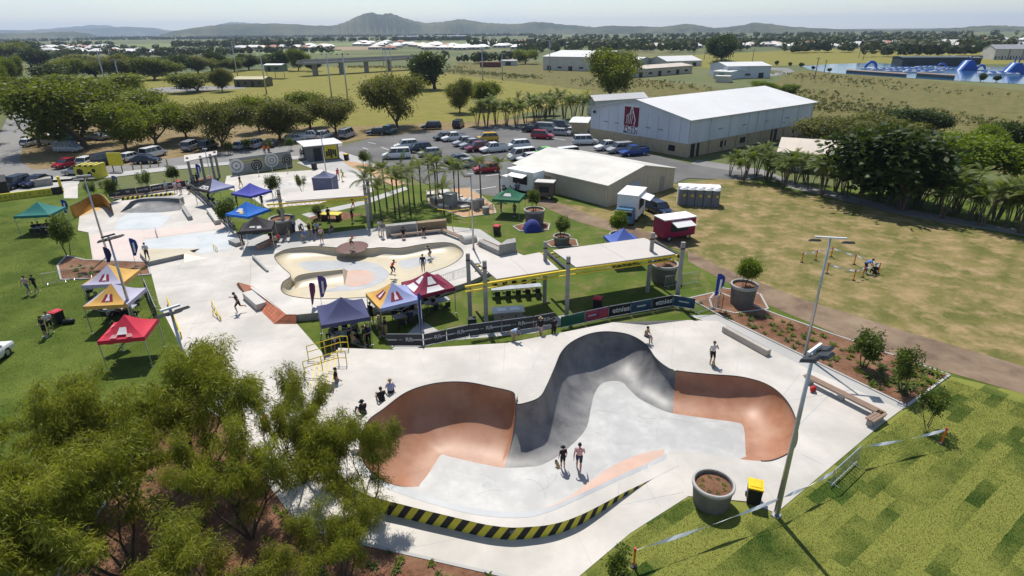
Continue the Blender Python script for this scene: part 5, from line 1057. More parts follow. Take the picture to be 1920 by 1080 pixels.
# light poles
def pole(bx, by, h, label, heads, r_=.10, arm=1.1, rz=0, col=STEEL, lens=WHITE):
    p = G(bx, by); t = thing('light_pole', label, 'light pole', (p.x, p.y, 0), rz); b = MB(); b.tube([(0, 0, 0), (0, 0, h * .5), (0, 0, h)], [r_, r_ * .75, r_ * .5], 12); b.build('pole', col, t, True); b = MB(); b.box((0, 0, .03), (.36, .36, .05)); b.build('base_plate', STEEL, t)
    for s_ in range(4): b = MB(); a = R(45 + 90 * s_); b.tube([(.2 * math.cos(a), .2 * math.sin(a), .05), (.2 * math.cos(a), .2 * math.sin(a), .12)], .02, 6); b.build('bolt', STEEL, t)
    b = MB(); b.box((0, 0, h), (2 * arm, .1, .1)); b.build('cross_arm', WHITE if heads < 4 else DKMETAL, t)
    for i in range(heads):
        x = -arm + 2 * arm * i / max(1, heads - 1); b = MB(); M_ = Matrix.Rotation(R(-22), 3, 'X'); c = Vector((x, -.12 - .25 * (i % 2), h - .18 + .05 * (i % 2))); b.box(c, (.62, .62, .12), rot=M_, top=.8); hd = b.build('lamp_head', DKMETAL, t); b = MB(); b.box(c - M_ @ Vector((0, 0, .07)), (.5, .5, .02), rot=M_); b.build('lens', GLASS, hd)
    return t
pole(1455, 967, 8.6, 'tall steel light pole with three dark floodlights by the planter', 3, .13, .55, R(40)); pole(1508, 667, 8.3, 'tall steel light pole with two wide set lamps in the mulch bed', 2, .11, .9, R(-12)); pole(203, 480, 8.0, 'light pole beside the tall narrow young tree', 3, .11, .6, R(20)); pole(255, 614, 7.2, 'light pole in front of the orange and blue tent', 4, .12, .45, R(60)); pole(388, 830, 8.0, 'light pole whose lamps poke above the wattle tree', 3, .12, .45, R(50)); pole(888, 468, 7.6, 'slim light pole by the kidney bowl seat wall', 1, .1, .3); pole(612, 327, 6.6, 'slim light pole by the toilet block', 2, .1, .5); pole(402, 362, 6.0, 'slim light pole between the lilac tent and the shelter', 1, .09, .3)
for i, (x, y, ty) in enumerate([(653, 195, 100), (622, 182, 100), (500, 176, 92), (447, 150, 78), (727, 150, 80), (735, 145, 82), (905, 150, 92), (942, 150, 100), (230, 172, 112), (205, 182, 96), (720, 127, 85), (1030, 135, 76)]):
    p = G(x, y); d = ray(x, ty); k = math.hypot(p.x, p.y) / math.hypot(d.x, d.y); pole(x, y, CAM_H + k * d.z, 'very tall sports floodlight mast by the oval', 2 if i % 2 else 3, .28, 1.6)['group'] = 'floodlight masts round the oval'
# railway-style road bridge
bp0, bp1 = G(480, 128), G(880, 124); t = thing('bridge', 'long grey road bridge on concrete piers beyond the oval', 'bridge'); dz = Vector((0, 0, 6)); a, c = at_dist(560, 330), at_dist(790, 370); b = MB(); b.beam(a + dz, c + dz, 9, 1.0); b.build('deck', CONC_GREY, t)
for s_ in (-1, 1): b = MB(); off = Vector((0, s_ * 4.4, 1.1)); b.beam(a + dz + off, c + dz + off, .25, 1.1); b.build('parapet', CONC_GREY, t)
for i in range(5): p = a.lerp(c, (i + .5) / 5); b = MB(); b.box((p.x, p.y, 2.7), (1.4, 5, 5.4)); b.build('pier', CONC_GREY, t)
# food vans, trailer, toilets
def wheel(par, x, y, r_=.33, w_=.22):
    b = MB(); b.lathe([(r_ * .6, -w_ / 2), (r_ * .95, -w_ / 2), (r_, -w_ * .3), (r_, w_ * .3), (r_ * .95, w_ / 2), (r_ * .6, w_ / 2)], 16); o = b.build('wheel', BLACK, par, 'auto', (x, y, r_), (R(90), 0, 0)); b = MB(); b.lathe([(0, -w_ * .42), (r_ * .62, -w_ * .42), (r_ * .62, w_ * .42), (0, w_ * .42)], 12); b.build('rim', STEEL, o); return o
def van_body(name, label, px, rz, L_, W_, H_, body, roof, awn=None, cab=None, group=None, cat='food van'):
    p = G(*px); t = thing(name, label, cat, (p.x, p.y, .02), rz, group); b = MB(); b.box((0, 0, .45 + (H_ - .45) / 2), (L_, W_, H_ - .45)); b.build('body', body, t); b = MB(); b.box((0, 0, H_ + .05), (L_ + .1, W_ + .1, .1)); b.build('roof', roof, t)
    for x in (-L_ * .3, L_ * .3):
        for y in (-W_ / 2 + .1, W_ / 2 - .1): wheel(t, x, y)
    b = MB(); b.box((0, -W_ / 2 - .01, H_ * .62), (L_ * .55, .05, H_ * .36)); b.build('serving_hatch', DARKOP, t)
    if awn: b = MB(); b.box((0, -W_ / 2 - .6, H_ * .86), (L_ * .6, 1.2, .05), rot=Matrix.Rotation(R(14), 3, 'X')); b.build('awning', awn, t)
    if cab: b = MB(); b.box((-L_ / 2 - .7, 0, 1.1), (1.4, W_ * .92, 1.5), top=.86); b.build('cab', cab, t); b = MB(); b.box((-L_ / 2 - 1.3, 0, 1.45), (.3, W_ * .8, .6), rot=Matrix.Rotation(R(-25), 3, 'Y')); b.build('windscreen', GLASS, t); wheel(t, -L_ / 2 - .7, -W_ * .42); wheel(t, -L_ / 2 - .7, W_ * .42)
    return t
van_body('food_truck', 'white food truck with lifted serving awning beside the shed', (985, 360), R(-42), 4.6, 2.2, 3.0, WHITE, WHITE, WHITE, WHITE)
van_body('food_trailer', 'small open food trailer with a flat white top', (1022, 372), R(-15), 2.4, 1.6, 2.2, mat('trailer_brown', (.14, .11, .09), .8), ROOFG, None)
van_body('food_truck', 'white roofed food truck with blue cab on the grass', (1182, 408), R(65), 4.2, 2.3, 3.1, WHITE, WHITE, WHITE, mat('cab_blue', (.06, .16, .26), .4, .05))
van_body('food_van', 'crimson food van with pale awning and dark hatch', (1262, 446), R(20), 3.8, 1.9, 2.3, mat('crimson_paint', (.28, .01, .07), .35, .05), WHITE, ROOFW, None)
p = G(1308, 385); t = thing('portable_toilets', 'white box of portable toilets with grey cubicle doors', 'toilet', (p.x, p.y, .02), R(-13)); b = MB(); b.box((0, .8, 1.15), (5.0, 1.6, 2.3)); b.build('container', WHITE, t)
for i in range(5): x = -1.9 + i * .97; b = MB(); b.box((x, -.25, 1.02), (.9, .55, 2.04)); cb = b.build('cubicle', mat('cubicle_grey', (.16, .17, .19), .6), t); b = MB(); b.lathe([(0, .3), (.3, .22), (.5, 0)], 12, (x, -.25, 2.04)); b.build('dome', WHITE, cb); b = MB(); b.box((x + .15, -.535, 1.3), (.3, .02, .25)); b.build('notice', YELLOW, cb)
# ---------------------------------------------------------------- tents
def tcol(n, c): return mat('canvas_' + n, c, .75, .1, 1.2)
def tent(label, px, w_, d_, rz, cols, h=2.2, pk=1.1, z=.01, name='pop_up_tent', val=.28, walls=None):
    """pop-up gazebo: four sagging panels to a peak, valance, four legs, scissor frame"""
    p = G(*px); t = thing(name, label, 'tent', (p.x, p.y, z), rz); x, y = w_ / 2, d_ / 2; cs = [(-x, -y), (x, -y), (x, y), (-x, y)]; top = Vector((0, 0, h + pk)); n = 6
    for i in range(4):
        a, c = Vector((*cs[i], h)), Vector((*cs[(i + 1) % 4], h)); b = MB(); vs, fs = [], []
        for r_ in range(n + 1):
            u = r_ / n
            for k in range(n + 1):
                v = k / n; e = a.lerp(c, v); q = e.lerp(top, u); q.z = h + pk * (u ** 1.45) - .10 * math.sin(math.pi * v) * (1 - u) * math.sin(math.pi * min(1, u + .15)); vs.append(q)
        for r_ in range(n):
            for k in range(n): o = r_ * (n + 1) + k; fs.append((o, o + 1, o + n + 2, o + n + 1))
        b.add(vs, fs); b.build('canopy_panel', cols[i % len(cols)], t, True)
        b = MB(); m_ = 8; vs = []
        for k in range(m_ + 1): e = a.lerp(c, k / m_); o = Vector((e.x, e.y, 0)).normalized() * .02; vs += [e + o, Vector((e.x, e.y, h - val + .03 * math.sin(k * 2.2))) + o]
        b.add(vs, [(2 * k, 2 * k + 1, 2 * k + 3, 2 * k + 2) for k in range(m_)]); b.build('valance', cols[i % len(cols)], t)
    for cx, cy in cs: b = MB(); b.box((cx * .98, cy * .98, h / 2), (.05, .05, h)); b.build('leg', STEEL, t); b = MB(); b.box((cx * .98, cy * .98, .01), (.14, .14, .02)); b.build('foot', STEEL, t)
    for i in range(4):
        a, c = Vector((*cs[i], h - .12)) * 1, Vector((*cs[(i + 1) % 4], h - .12)); m_ = (a + c) / 2
        for q0, q1 in ((a, m_ - Vector((0, 0, .45))), (m_ - Vector((0, 0, .45)), c)): b = MB(); b.tube([(q0.x * .97, q0.y * .97, q0.z), (q1.x * .97, q1.y * .97, q1.z)], .015, 5); b.build('frame_bar', STEEL, t)
    if walls:
        for i in walls: a, c = Vector((*cs[i], 0)), Vector((*cs[(i + 1) % 4], 0)); b = MB(); b.add([(a.x * .97, a.y * .97, .05), (c.x * .97, c.y * .97, .05), (c.x * .97, c.y * .97, h - .1), (a.x * .97, a.y * .97, h - .1)], [(0, 1, 2, 3)]); b.build('side_wall', cols[i % len(cols)], t)
    return t
def on_panel(t, w_, d_, h, pk, side, u, v, sz, m, name='printed_mark', lift=.03, sh=None):
    """flat print on a roof panel: side index, u up the slope, v along the edge"""
    x, y = w_ / 2, d_ / 2; cs = [(-x, -y), (x, -y), (x, y), (-x, y)]; a, c = Vector((*cs[side], h)), Vector((*cs[(side + 1) % 4], h)); top = Vector((0, 0, h + pk))
    def S_(u, v): e = a.lerp(c, v); q = e.lerp(top, u); q.z = h + pk * (u ** 1.45) - .10 * math.sin(math.pi * v) * (1 - u) * math.sin(math.pi * min(1, u + .15)); return q
    L_ = (c - a).length; hv = sz[0] / 2 / (L_ * max(.25, 1 - u)); hu = sz[1] / 2 / (S_(1, .5) - S_(0, .5)).length
    n = 3; vs = []; e1, e2 = S_(u, v + .02) - S_(u, v - .02), S_(u + .02, v) - S_(u - .02, v); nn = e1.cross(e2).normalized() * lift
    for i in range(n + 1):
        for k in range(n + 1): vs.append(S_(u - hu + 2 * hu * i / n, v - hv + 2 * hv * k / n) + nn)
    b = MB(); b.add(vs, [(i * (n + 1) + k, i * (n + 1) + k + 1, (i + 1) * (n + 1) + k + 1, (i + 1) * (n + 1) + k) for i in range(n) for k in range(n)]); return b.build(name, m, t)
T_OR, T_BL, T_SKY, T_MAR, T_NAVY, T_RED, T_TEAL, T_GRN = tcol('orange', (.62, .36, .09)), tcol('cornflower', (.30, .34, .55)), tcol('sky', (.18, .42, .60)), tcol('maroon', (.20, .014, .045)), tcol('navy', (.055, .06, .14)), tcol('red', (.55, .03, .06)), tcol('teal', (.02, .16, .14)), tcol('green', (.015, .12, .06))
T_LIL, T_BLUE, T_BRB, T_BLK, T_WH, T_LAV = tcol('lilac', (.27, .28, .43)), tcol('blue', (.07, .075, .38)), tcol('bright_blue', (.01, .13, .50)), tcol('black', (.035, .028, .032)), tcol('white', (.70, .68, .66)), tcol('lavender', (.45, .42, .52))
LOGO_R = mat('logo_maroon', (.25, .015, .05), .7)
def emblem(t, w_, d_, h, pk, side, u, v, s_=.62):
    on_panel(t, w_, d_, h, pk, side, u, v, (s_, s_), LOGO_R); on_panel(t, w_, d_, h, pk, side, u + .03, v, (s_ * .22, s_ * .8), T_WH, lift=.036)
    for k in (-1, 1): on_panel(t, w_, d_, h, pk, side, u - .06, v + .045 * k, (s_ * .12, s_ * .45), T_WH, lift=.036)
tent('teal green pop up tent on the big lawn', (88, 432), 3.6, 3.2, R(8), [T_TEAL])
q = tent('orange and blue pop up tent with maroon emblems behind the light pole', (224, 566), 3.0, 3.0, R(6), [T_LAV, T_OR, T_SKY, T_OR]); [emblem(q, 3, 3, 2.2, 1.1, 0, .42, v) for v in (.5,)]; emblem(q, 3, 3, 2.2, 1.1, 3, .4, .5, .5)
q = tent('lavender and orange pop up tent joined to the front of its twin', (232, 606), 3.0, 3.0, R(6), [T_OR, T_LAV, T_LAV, T_LAV]); emblem(q, 3, 3, 2.2, 1.1, 0, .42, .5); emblem(q, 3, 3, 2.2, 1.1, 3, .4, .5, .5)
q = tent('bright red printed pop up tent behind the wattle crowns', (258, 672), 2.7, 2.7, R(12), [T_RED]); on_panel(q, 3, 3, 2.2, 1.1, 0, .45, .5, (.5, .5), T_WH)
for v in (.3, .7): on_panel(q, 3, 3, 2.2, 1.1, 0, .25, v, (.35, .3), mat('pale_red_print', (.62, .3, .3), .8)); on_panel(q, 3, 3, 2.2, 1.1, 3, .3, v, (.35, .3), mat('pale_red_print', (.62, .3, .3)))
tent('plain navy pop up tent full of spectators by the steps', (650, 636), 3.2, 3.2, R(22), [T_NAVY])
q = tent('orange and blue pop up tent with two maroon emblems beside the kidney bowl', (742, 605), 3.1, 3.1, R(31), [T_BL, T_BL, T_OR, T_OR]); emblem(q, 3.1, 3.1, 2.2, 1.1, 0, .45, .45, .7); emblem(q, 3.1, 3.1, 2.2, 1.1, 3, .45, .5, .7)
q = tent('maroon pop up tent with white panels on its roof', (806, 582), 3.1, 3.1, R(31), [T_MAR])
for s_ in (0, 3):
    on_panel(q, 3.1, 3.1, 2.2, 1.1, s_, .22, .5, (1.2, .6), T_WH); on_panel(q, 3.1, 3.1, 2.2, 1.1, s_, .62, .5, (.5, .6), T_WH)
q = tent('lilac grey pop up tent with two white ring logos', (408, 382), 3.4, 3.4, R(-32), [T_BLK, T_LIL, T_LIL, T_LIL])
for v in (.33, .66): on_panel(q, 3.4, 3.4, 2.2, 1.1, 0, .3, v, (.7, .6), T_WH); on_panel(q, 3.4, 3.4, 2.2, 1.1, 0, .28, v, (.36, .3), T_BLK, lift=.036)
tent('plain royal blue pop up tent beside the ball court', (478, 392), 3.4, 3.2, R(-28), [T_BLUE])
q = tent('bright blue pop up tent with white and yellow logos', (472, 432), 3.2, 3.2, R(-22), [T_BRB]); on_panel(q, 3.2, 3.2, 2.2, 1.1, 0, .45, .42, (.7, .5), T_WH); on_panel(q, 3.2, 3.2, 2.2, 1.1, 0, .32, .62, (.45, .4), mat('sun_yellow_print', (.75, .5, .1), .8)); on_panel(q, 3.2, 3.2, 2.2, 1.1, 3, .3, .5, (.9, .35), T_WH)
q = tent('black pop up tent with small white logos', (490, 462), 3.0, 3.0, R(14), [T_BLK]); on_panel(q, 3, 3, 2.2, 1.1, 0, .35, .35, (.5, .2), T_WH); on_panel(q, 3, 3, 2.2, 1.1, 0, .3, .65, (.4, .35), T_WH)
tent('small dark blue walled tent standing on the ball court', (612, 356), 2.8, 2.2, R(-4), [tcol('slate', (.14, .15, .24))], 1.9, .8, walls=(0, 1, 2, 3))
q = tent('bottle green pop up tent near the sandy play bed', (955, 402), 3.2, 3.2, R(-14), [T_GRN]); on_panel(q, 3.2, 3.2, 2.2, 1.1, 0, .5, .5, (.8, .4), T_WH)
tent('blue pop up tent peeking over the beige shade roof', (1165, 490), 2.8, 2.8, R(10), [tcol('denim', (.08, .13, .40))])
p = G(998, 432); t = thing('dome_tent', 'small navy blue dome tent in front of the tall planter', 'tent', (p.x, p.y, .02), R(10)); b = MB(); vs = []; n = 10
for i in range(n + 1):
    for k in range(n + 1): u, v = -1 + 2 * i / n, -1 + 2 * k / n; vs.append((u * 1.0, v * .85, 1.25 * math.sqrt(max(0, 1 - u * u)) * max(0, 1 - v * v) ** .6))
b.add(vs, [(i * (n + 1) + k, (i + 1) * (n + 1) + k, (i + 1) * (n + 1) + k + 1, i * (n + 1) + k + 1) for i in range(n) for k in range(n)]); b.build('canopy', tcol('dome_blue', (.03, .04, .20)), t, True); b = MB(); b.add([(-.35, -.80, .02), (.35, -.80, .02), (.2, -.62, .62), (-.2, -.62, .62)], [(0, 1, 2, 3)]); b.build('doorway', BLACK, t)
p = G(1010, 216); t = thing('shade_sail', 'yellow shade sail strung among the palms', 'shade sail', (p.x, p.y, 0)); b = MB(); b.add([(-5, -2, 3.2), (0, -3.5, 2.6), (6, -1, 2.9), (1, 3, 4.6), (-2, 2, 4.2)], [(0, 1, 4), (1, 3, 4), (1, 2, 3)]); b.build('sail', mat('sail_yellow', (.62, .5, .12), .7), t)
for q in [(-5, -2, 3.2), (6, -1, 2.9), (1, 3, 4.6)]: b = MB(); b.tube([(q[0], q[1], 0), q], .07, 6); b.build('mast', STEEL, t)
# ---------------------------------------------------------------- feather flags
def feather(label, px, h, m, rz=0, tall=.62, mark=True):
    p = G(*px); t = thing('feather_flag', label, 'flag', (p.x, p.y, .02), rz); b = MB(); b.tube([(0, 0, 0), (0, 0, h * .5), (0, 0, h * .92), (.12, 0, h), (.36, 0, h - .06)], [.022, .018, .013, .01, .008], 6); b.build('pole', STEEL, t); b = MB(); n = 10; vs = []
    for i in range(n + 1): u = i / n; z = h * (1 - tall) + h * tall * u; w_ = .62 * min(1, .35 + 1.3 * u) * math.sqrt(max(.02, 1 - max(0, (u - .78) / .24) ** 2)); vs += [(.015, .02 * math.sin(u * 5), z), (w_, .06 * math.sin(u * 4 + 1), z)]
    b.add(vs, [(2 * i, 2 * i + 1, 2 * i + 3, 2 * i + 2) for i in range(n)]); fl = b.build('banner', m, t)
    if mark: b = MB(); b.add([(.2, -.09, h * .5), (.36, -.09, h * .5), (.40, -.09, h * .85), (.24, -.09, h * .85)], [(0, 1, 2, 3)]); b.build('printed_name', T_WH, fl)
    b = MB(); b.lathe([(0, .06), (.2, .05), (.24, 0)], 12); b.build('base', DKMETAL, t); return t
F_B = tcol('flag_blue', (.02, .05, .28)); F_P = tcol('flag_purple', (.10, .06, .25)); F_M = tcol('flag_plum', (.13, .02, .09))
feather('blue feather flag standing by the long grind ledge', (1336, 580), 3.0, F_B); feather('blue feather flag in front of the striped crowd banners', (790, 650), 4.0, F_B, R(80), .9); feather('big blue feather flag beside the orange and blue tent', (256, 500), 2.8, F_B, R(10)); feather('navy feather flag behind the sky blue tent roof', (205, 505), 2.2, tcol('flag_navy', (.03, .03, .12)), R(0), .7, False); feather('purple feather flag behind the navy tent', (605, 583), 3.0, F_P, R(10)); feather('plum feather flag beside the purple one', (588, 590), 2.6, F_M, R(70), .7, False); feather('blue feather flag next to the teal tent', (126, 415), 2.6, F_B, R(10)); feather('blue feather flag on the lawn behind the plaza fence', (220, 372), 3.0, F_B, R(60)); feather('blue feather flag by the small white shelter', (375, 350), 3.2, F_B, R(50)); feather('teal blue feather flag behind the blue tents', (436, 418), 3.0, tcol('flag_teal', (.02, .14, .26)), R(0))
# ---------------------------------------------------------------- crowd barriers and banners
def barrier(a, c, label, group, banner=None, h=1.05, z=.02, marks=None, bars=11):
    A, C = G(*a, z), G(*c, z); d = C - A; L_ = d.length; t = thing('crowd_barrier', label, 'barrier', (A.x, A.y, z), math.atan2(d.y, d.x), group); b = MB(); b.tube([(.03, 0, .12), (.03, 0, h), (L_ - .03, 0, h), (L_ - .03, 0, .12), (.03, 0, .12)], .026, 6); b.build('frame', STEEL, t)
    for i in range(1, bars): x = L_ * i / bars; b = MB(); b.tube([(x, 0, .12), (x, 0, h)], .013, 4, caps=False); b.build('bar', STEEL, t)
    for x in (.3, L_ - .3): b = MB(); b.tube([(x, -.3, .015), (x, 0, .13), (x, .3, .015)], .018, 5); b.build('foot', STEEL, t)
    if banner:
        b = MB(); b.box((L_ / 2, -.035, h * .58), (L_ - .02, .012, h * .8)); bn = b.build('banner', banner, t)
        for k, (u, s_, m, tx) in enumerate(marks or []):
            if tx: text(tx, s_, m, bn, (L_ * u, -.045, h * .6), (R(90), 0, 0), 'lettering', .001)
            else: b = MB(); b.box((L_ * u, -.044, h * .6), (s_ * 2.2, .004, s_ * .28)); b.build('printed_line', m, bn)
    return t
BAN = mat('charcoal_banner', (.055, .053, .06), .7, .1, 2); PR = mat('print_pale', (.48, .48, .5), .8, .05)
def fence_run(pts, label, group, seg=2.3, banner=None, marks=None, z=.02, alt=None, bars=11):
    P = [G(x, y, z) for x, y in pts]; i = 0
    for a, c in zip(P, P[1:]):
        n = max(1, round((c - a).length / seg))
        for k in range(n):
            p, q = a.lerp(c, (k + .01) / n), a.lerp(c, (k + .99) / n); A2 = _unG(p), _unG(q); bm, mk = (alt[i % len(alt)] if alt else (banner, marks)); barrier(A2[0], A2[1], label, group, bm, z=z, marks=mk, bars=bars); i += 1
def _unG(p):
    v = p - Vector((0, 0, CAM_H)); d = v.dot(_fw); return 960 + F_PX * v.dot(_rt) / d, 540 - F_PX * v.dot(_up) / d
fence_run([(727, 652), (795, 652), (880, 634), (1000, 618), (1040, 610)], 'crowd barrier wrapped in charcoal printed banner behind the bowl deck', 'charcoal banner barriers', 2.0, BAN, [(.14, .3, PR, ''), (.38, .12, PR, ''), (.62, .42, PR, 'RR'), (.85, .3, PR, '')], .8 * .6)
GRN = mat('green_banner', (.02, .10, .06), .7); REDB = mat('red_sunset_banner', (.35, .05, .05), .7, 0, 1.2, col2=(.12, .03, .12), contrast=(.4, .6)); NVB = mat('navy_banner', (.02, .03, .09), .7, 0, 1.2, col2=(.02, .09, .10), contrast=(.4, .6)); BKB = mat('black_banner', (.012, .012, .016), .7)
fence_run([(1050, 618), (1140, 598), (1260, 576), (1302, 583)], 'crowd barrier carrying coloured sponsor banners behind the deep pocket', 'sponsor banner barriers', 2.0, None, None, .02, [(GRN, None), (REDB, [(.3, .3, PR, '')]), (BKB, [(.56, .62, PR, 'etnies'), (.17, .1, PR, '<')]), (NVB, [(.5, .35, PR, '')]), (BKB, [(.56, .62, PR, 'etnies'), (.17, .1, PR, '<')]), (NVB, [(.5, .35, PR, '')]), (REDB, [(.5, .35, PR, '')])])
fence_run([(1302, 590), (1345, 578), (1350, 548)], 'bare steel crowd barrier at the edge of the mulch bed', 'bare barriers by the mulch bed', 2.2)
fence_run([(82, 535), (180, 517)], 'bare steel crowd barrier in front of the small fenced bed', 'barriers by the small bed', 2.2, bars=14)
fence_run([(275, 545), (298, 600)], 'banner covered barrier along the lawn beside the printed tents', 'barriers beside the printed tents', 2.2, BAN, None)
fence_run([(205, 372), (258, 366), (310, 358), (350, 352)], 'charcoal banner barrier behind the far quarter pipe', 'barriers behind the quarter pipe', 2.2, BAN, [(.3, .3, PR, ''), (.7, .36, PR, 'RR')])
fence_run([(352, 352), (376, 372), (400, 396), (422, 418), (440, 436)], 'dark banner barrier between the plaza and the blue tents', 'barriers along the plaza tents', 2.2, BAN, [(.3, .3, PR, ''), (.7, .36, PR, 'RR')])
fence_run([(770, 560), (850, 530), (878, 520)], 'bare steel crowd barrier beside the maroon tent', 'barriers by the maroon tent', 2.2)
fence_run([(1245, 540), (1310, 530)], 'bare steel barrier beside the wide planter', 'barriers by the wide planter', 2.2)
barrier((1556, 915), (1606, 868), 'single steel crowd barrier standing alone on the sod lawn', None, bars=12)
# white tape lines on orange posts
def tape_post(px, h, label, group=None):
    p = G(*px); t = thing('tape_post', label, 'post', (p.x, p.y, .01), 0, group); b = MB(); b.lathe([(0, 0), (.16, 0), (.15, .05), (.05, .08)], 10); b.build('base', BLACK, t); b = MB(); b.tube([(0, 0, .05), (0, 0, h - .15)], .045, 8); b.build('shaft', ORANGE, t); b = MB(); b.tube([(0, 0, h - .15), (0, 0, h)], .055, 8); b.build('cap', RED, t); return p + Vector((0, 0, h - .1))
def tape(pts, label, sag=.12, w_=.11):
    t = thing('barrier_tape', label, 'tape', (0, 0, 0)); b = MB(); vs = []
    for a, c in zip(pts, pts[1:]):
        n = 12
        for i in range(n + 1): q = a.lerp(c, i / n); q.z -= sag * math.sin(math.pi * i / n); tw = .5 * math.sin(i * .9); vs += [q + Vector((0, tw * w_, w_ * .5)), q - Vector((0, tw * w_, w_ * .5))]
    b.add(vs, [(2 * i, 2 * i + 1, 2 * i + 3, 2 * i + 2) for i in range(len(vs) // 2 - 1)]); b.build('ribbon', mat('white_tape', (.80, .80, .80), .5, .1, 3), t)
a = tape_post((1765, 832), 1.0, 'orange post with red cap holding tape by the young staked tree'); c0 = tape_post((1188, 1062), 1.0, 'orange tape post beside the dark sapling'); pd = G(1455, 967) + Vector((0, 0, 1.0)); b0, b1 = G(1606, 868) + Vector((0, 0, 1.0)), G(1556, 915) + Vector((0, 0, 1.0))
tape([a, b0], 'white barrier tape from the orange post to the lone barrier'); tape([b1, pd, c0], 'white barrier tape sagging past the light pole to the sapling')
ps = [tape_post(q, 1.0, 'short orange post of the taped square on the dry field', 'posts of the taped square') for q in [(1503, 492), (1529, 488), (1558, 482), (1601, 496), (1646, 513), (1617, 520), (1600, 526), (1550, 513)]]
tape([ps[0], ps[1], ps[2], ps[3], ps[4]], 'white tape round the far sides of the square on the dry field', .08); tape([ps[4], ps[5], ps[6], ps[7]], 'white tape round the near sides of the square on the dry field', .08)
# bollards along the footpath
for i, x in enumerate(range(250, 330, 16)): p = G(x, 318 - i * 2.2); t = thing('timber_bollard', 'short yellow timber bollard along the roadside footpath', 'bollard', (p.x, p.y, .01), 0, 'bollards along the footpath'); b = MB(); b.box((0, 0, .5), (.14, .14, 1.0)); b.build('shaft', mat('bollard_timber', (.42, .28, .06), .8), t); b = MB(); b.box((0, 0, .92), (.15, .15, .08)); b.build('band', WHITE, t)
# table with chairs under shade roof, pram
def table(px, L_, label, rz=0, n=4):
    p = G(*px); t = thing('trestle_table', label, 'table', (p.x, p.y, .01), rz); b = MB(); b.box((0, 0, .72), (L_, .75, .04)); b.build('table_top', mat('table_grey', (.35, .37, .40), .6), t)
    for x in (-L_ * .42, L_ * .42):
        for y in (-.3, .3): b = MB(); b.tube([(x, y, 0), (x, y, .7)], .018, 6); b.build('leg', STEEL, t)
    for i in range(n):
        for s_ in (-1, 1): chair((p.x, p.y), (-L_ / 2 + L_ * (i + .5) / n, s_ * .75), rz, s_)
CH = None
def chair(o, off, rz, s_):
    global CH
    if CH is None:
        CH = thing('plastic_chair', 'black plastic chair drawn up to a trestle table', 'chair', (0, 0, 0), 0, 'chairs round the trestle tables'); b = MB(); b.box((0, 0, .44), (.44, .44, .04)); b.build('seat', BLACK, CH); b = MB(); b.box((0, .21, .68), (.42, .03, .42), rot=Matrix.Rotation(R(-10), 3, 'X')); b.build('backrest', BLACK, CH)
        for x in (-.18, .18):
            for y in (-.18, .18): b = MB(); b.tube([(x, y, .43), (x * 1.15, y * 1.15, 0)], .016, 5); b.build('leg', BLACK, CH)
        r = CH
    else: r = copy_tree(CH)
    r.location = (o[0] + off[0] * math.cos(rz) - off[1] * math.sin(rz), o[1] + off[0] * math.sin(rz) + off[1] * math.cos(rz), .01); r.rotation_euler = (0, 0, rz + (math.pi if s_ < 0 else 0) + random.uniform(-.3, .3))
table((968, 553), 4.2, 'long grey trestle table under the beige shade roof', R(10), 5); table((765, 605), 2.2, 'trestle table beneath the orange and blue tent', R(30), 3); table((820, 580), 2.0, 'trestle table beneath the maroon tent', R(30), 2); table((650, 640), 2.0, 'trestle table beneath the navy tent', R(20), 3); table((230, 592), 2.2, 'trestle table beneath the printed lavender tent', R(5), 3); table((88, 438), 2.2, 'trestle table beneath the teal tent', R(8), 4)
p = G(172, 556); t = thing('pram', 'black pram parked on the lawn beside the printed tent', 'pram', (p.x, p.y, .01), R(30)); b = MB(); b.box((0, 0, .62), (.42, .8, .3), top=1.15); b.build('seat', BLACK, t); b = MB(); b.ball((0, .3, .9), .3, 0, 12, (1, .8, .8)); b.build('hood', BLACK, t, True); b = MB(); b.tube([(-.2, -.4, .3), (-.2, .6, 1.05), (.2, .6, 1.05), (.2, -.4, .3)], .015, 5); b.build('handle', STEEL, t)
for x, y in ((-.25, -.4), (.25, -.4), (-.25, .35), (.25, .35)): wheel(t, x, y, .14, .05)
p = G(622, 412); t = thing('games_table', 'yellow topped games table on the small lawn', 'table', (p.x, p.y, .01), R(-10)); b = MB(); b.box((0, 0, .75), (2.4, 1.3, .08)); b.build('table_top', YELLOW_W, t)
for x in (-.9, .9): b = MB(); b.box((x, 0, .36), (.2, 1.0, .7)); b.build('leg', BLACK, t)
p = G(865, 428); t = thing('yellow_frame', 'yellow tubular goal shaped frame near the seat wall', 'frame', (p.x, p.y, .02), R(25)); b = MB(); b.tube([(-1, 0, 0), (-1, 0, 2.1), (1, 0, 2.1), (1, 0, 0)], .05, 8); b.build('hoop', YELLOW, t); b = MB(); b.tube([(-1, 0, 2.1), (-2.2, 1.4, 2.1)], .05, 8); b.build('side_bar', YELLOW, t)
sheet('synthetic_turf', [(570, 425), (615, 400), (690, 412), (692, 425), (610, 438)], .024, LAWN)
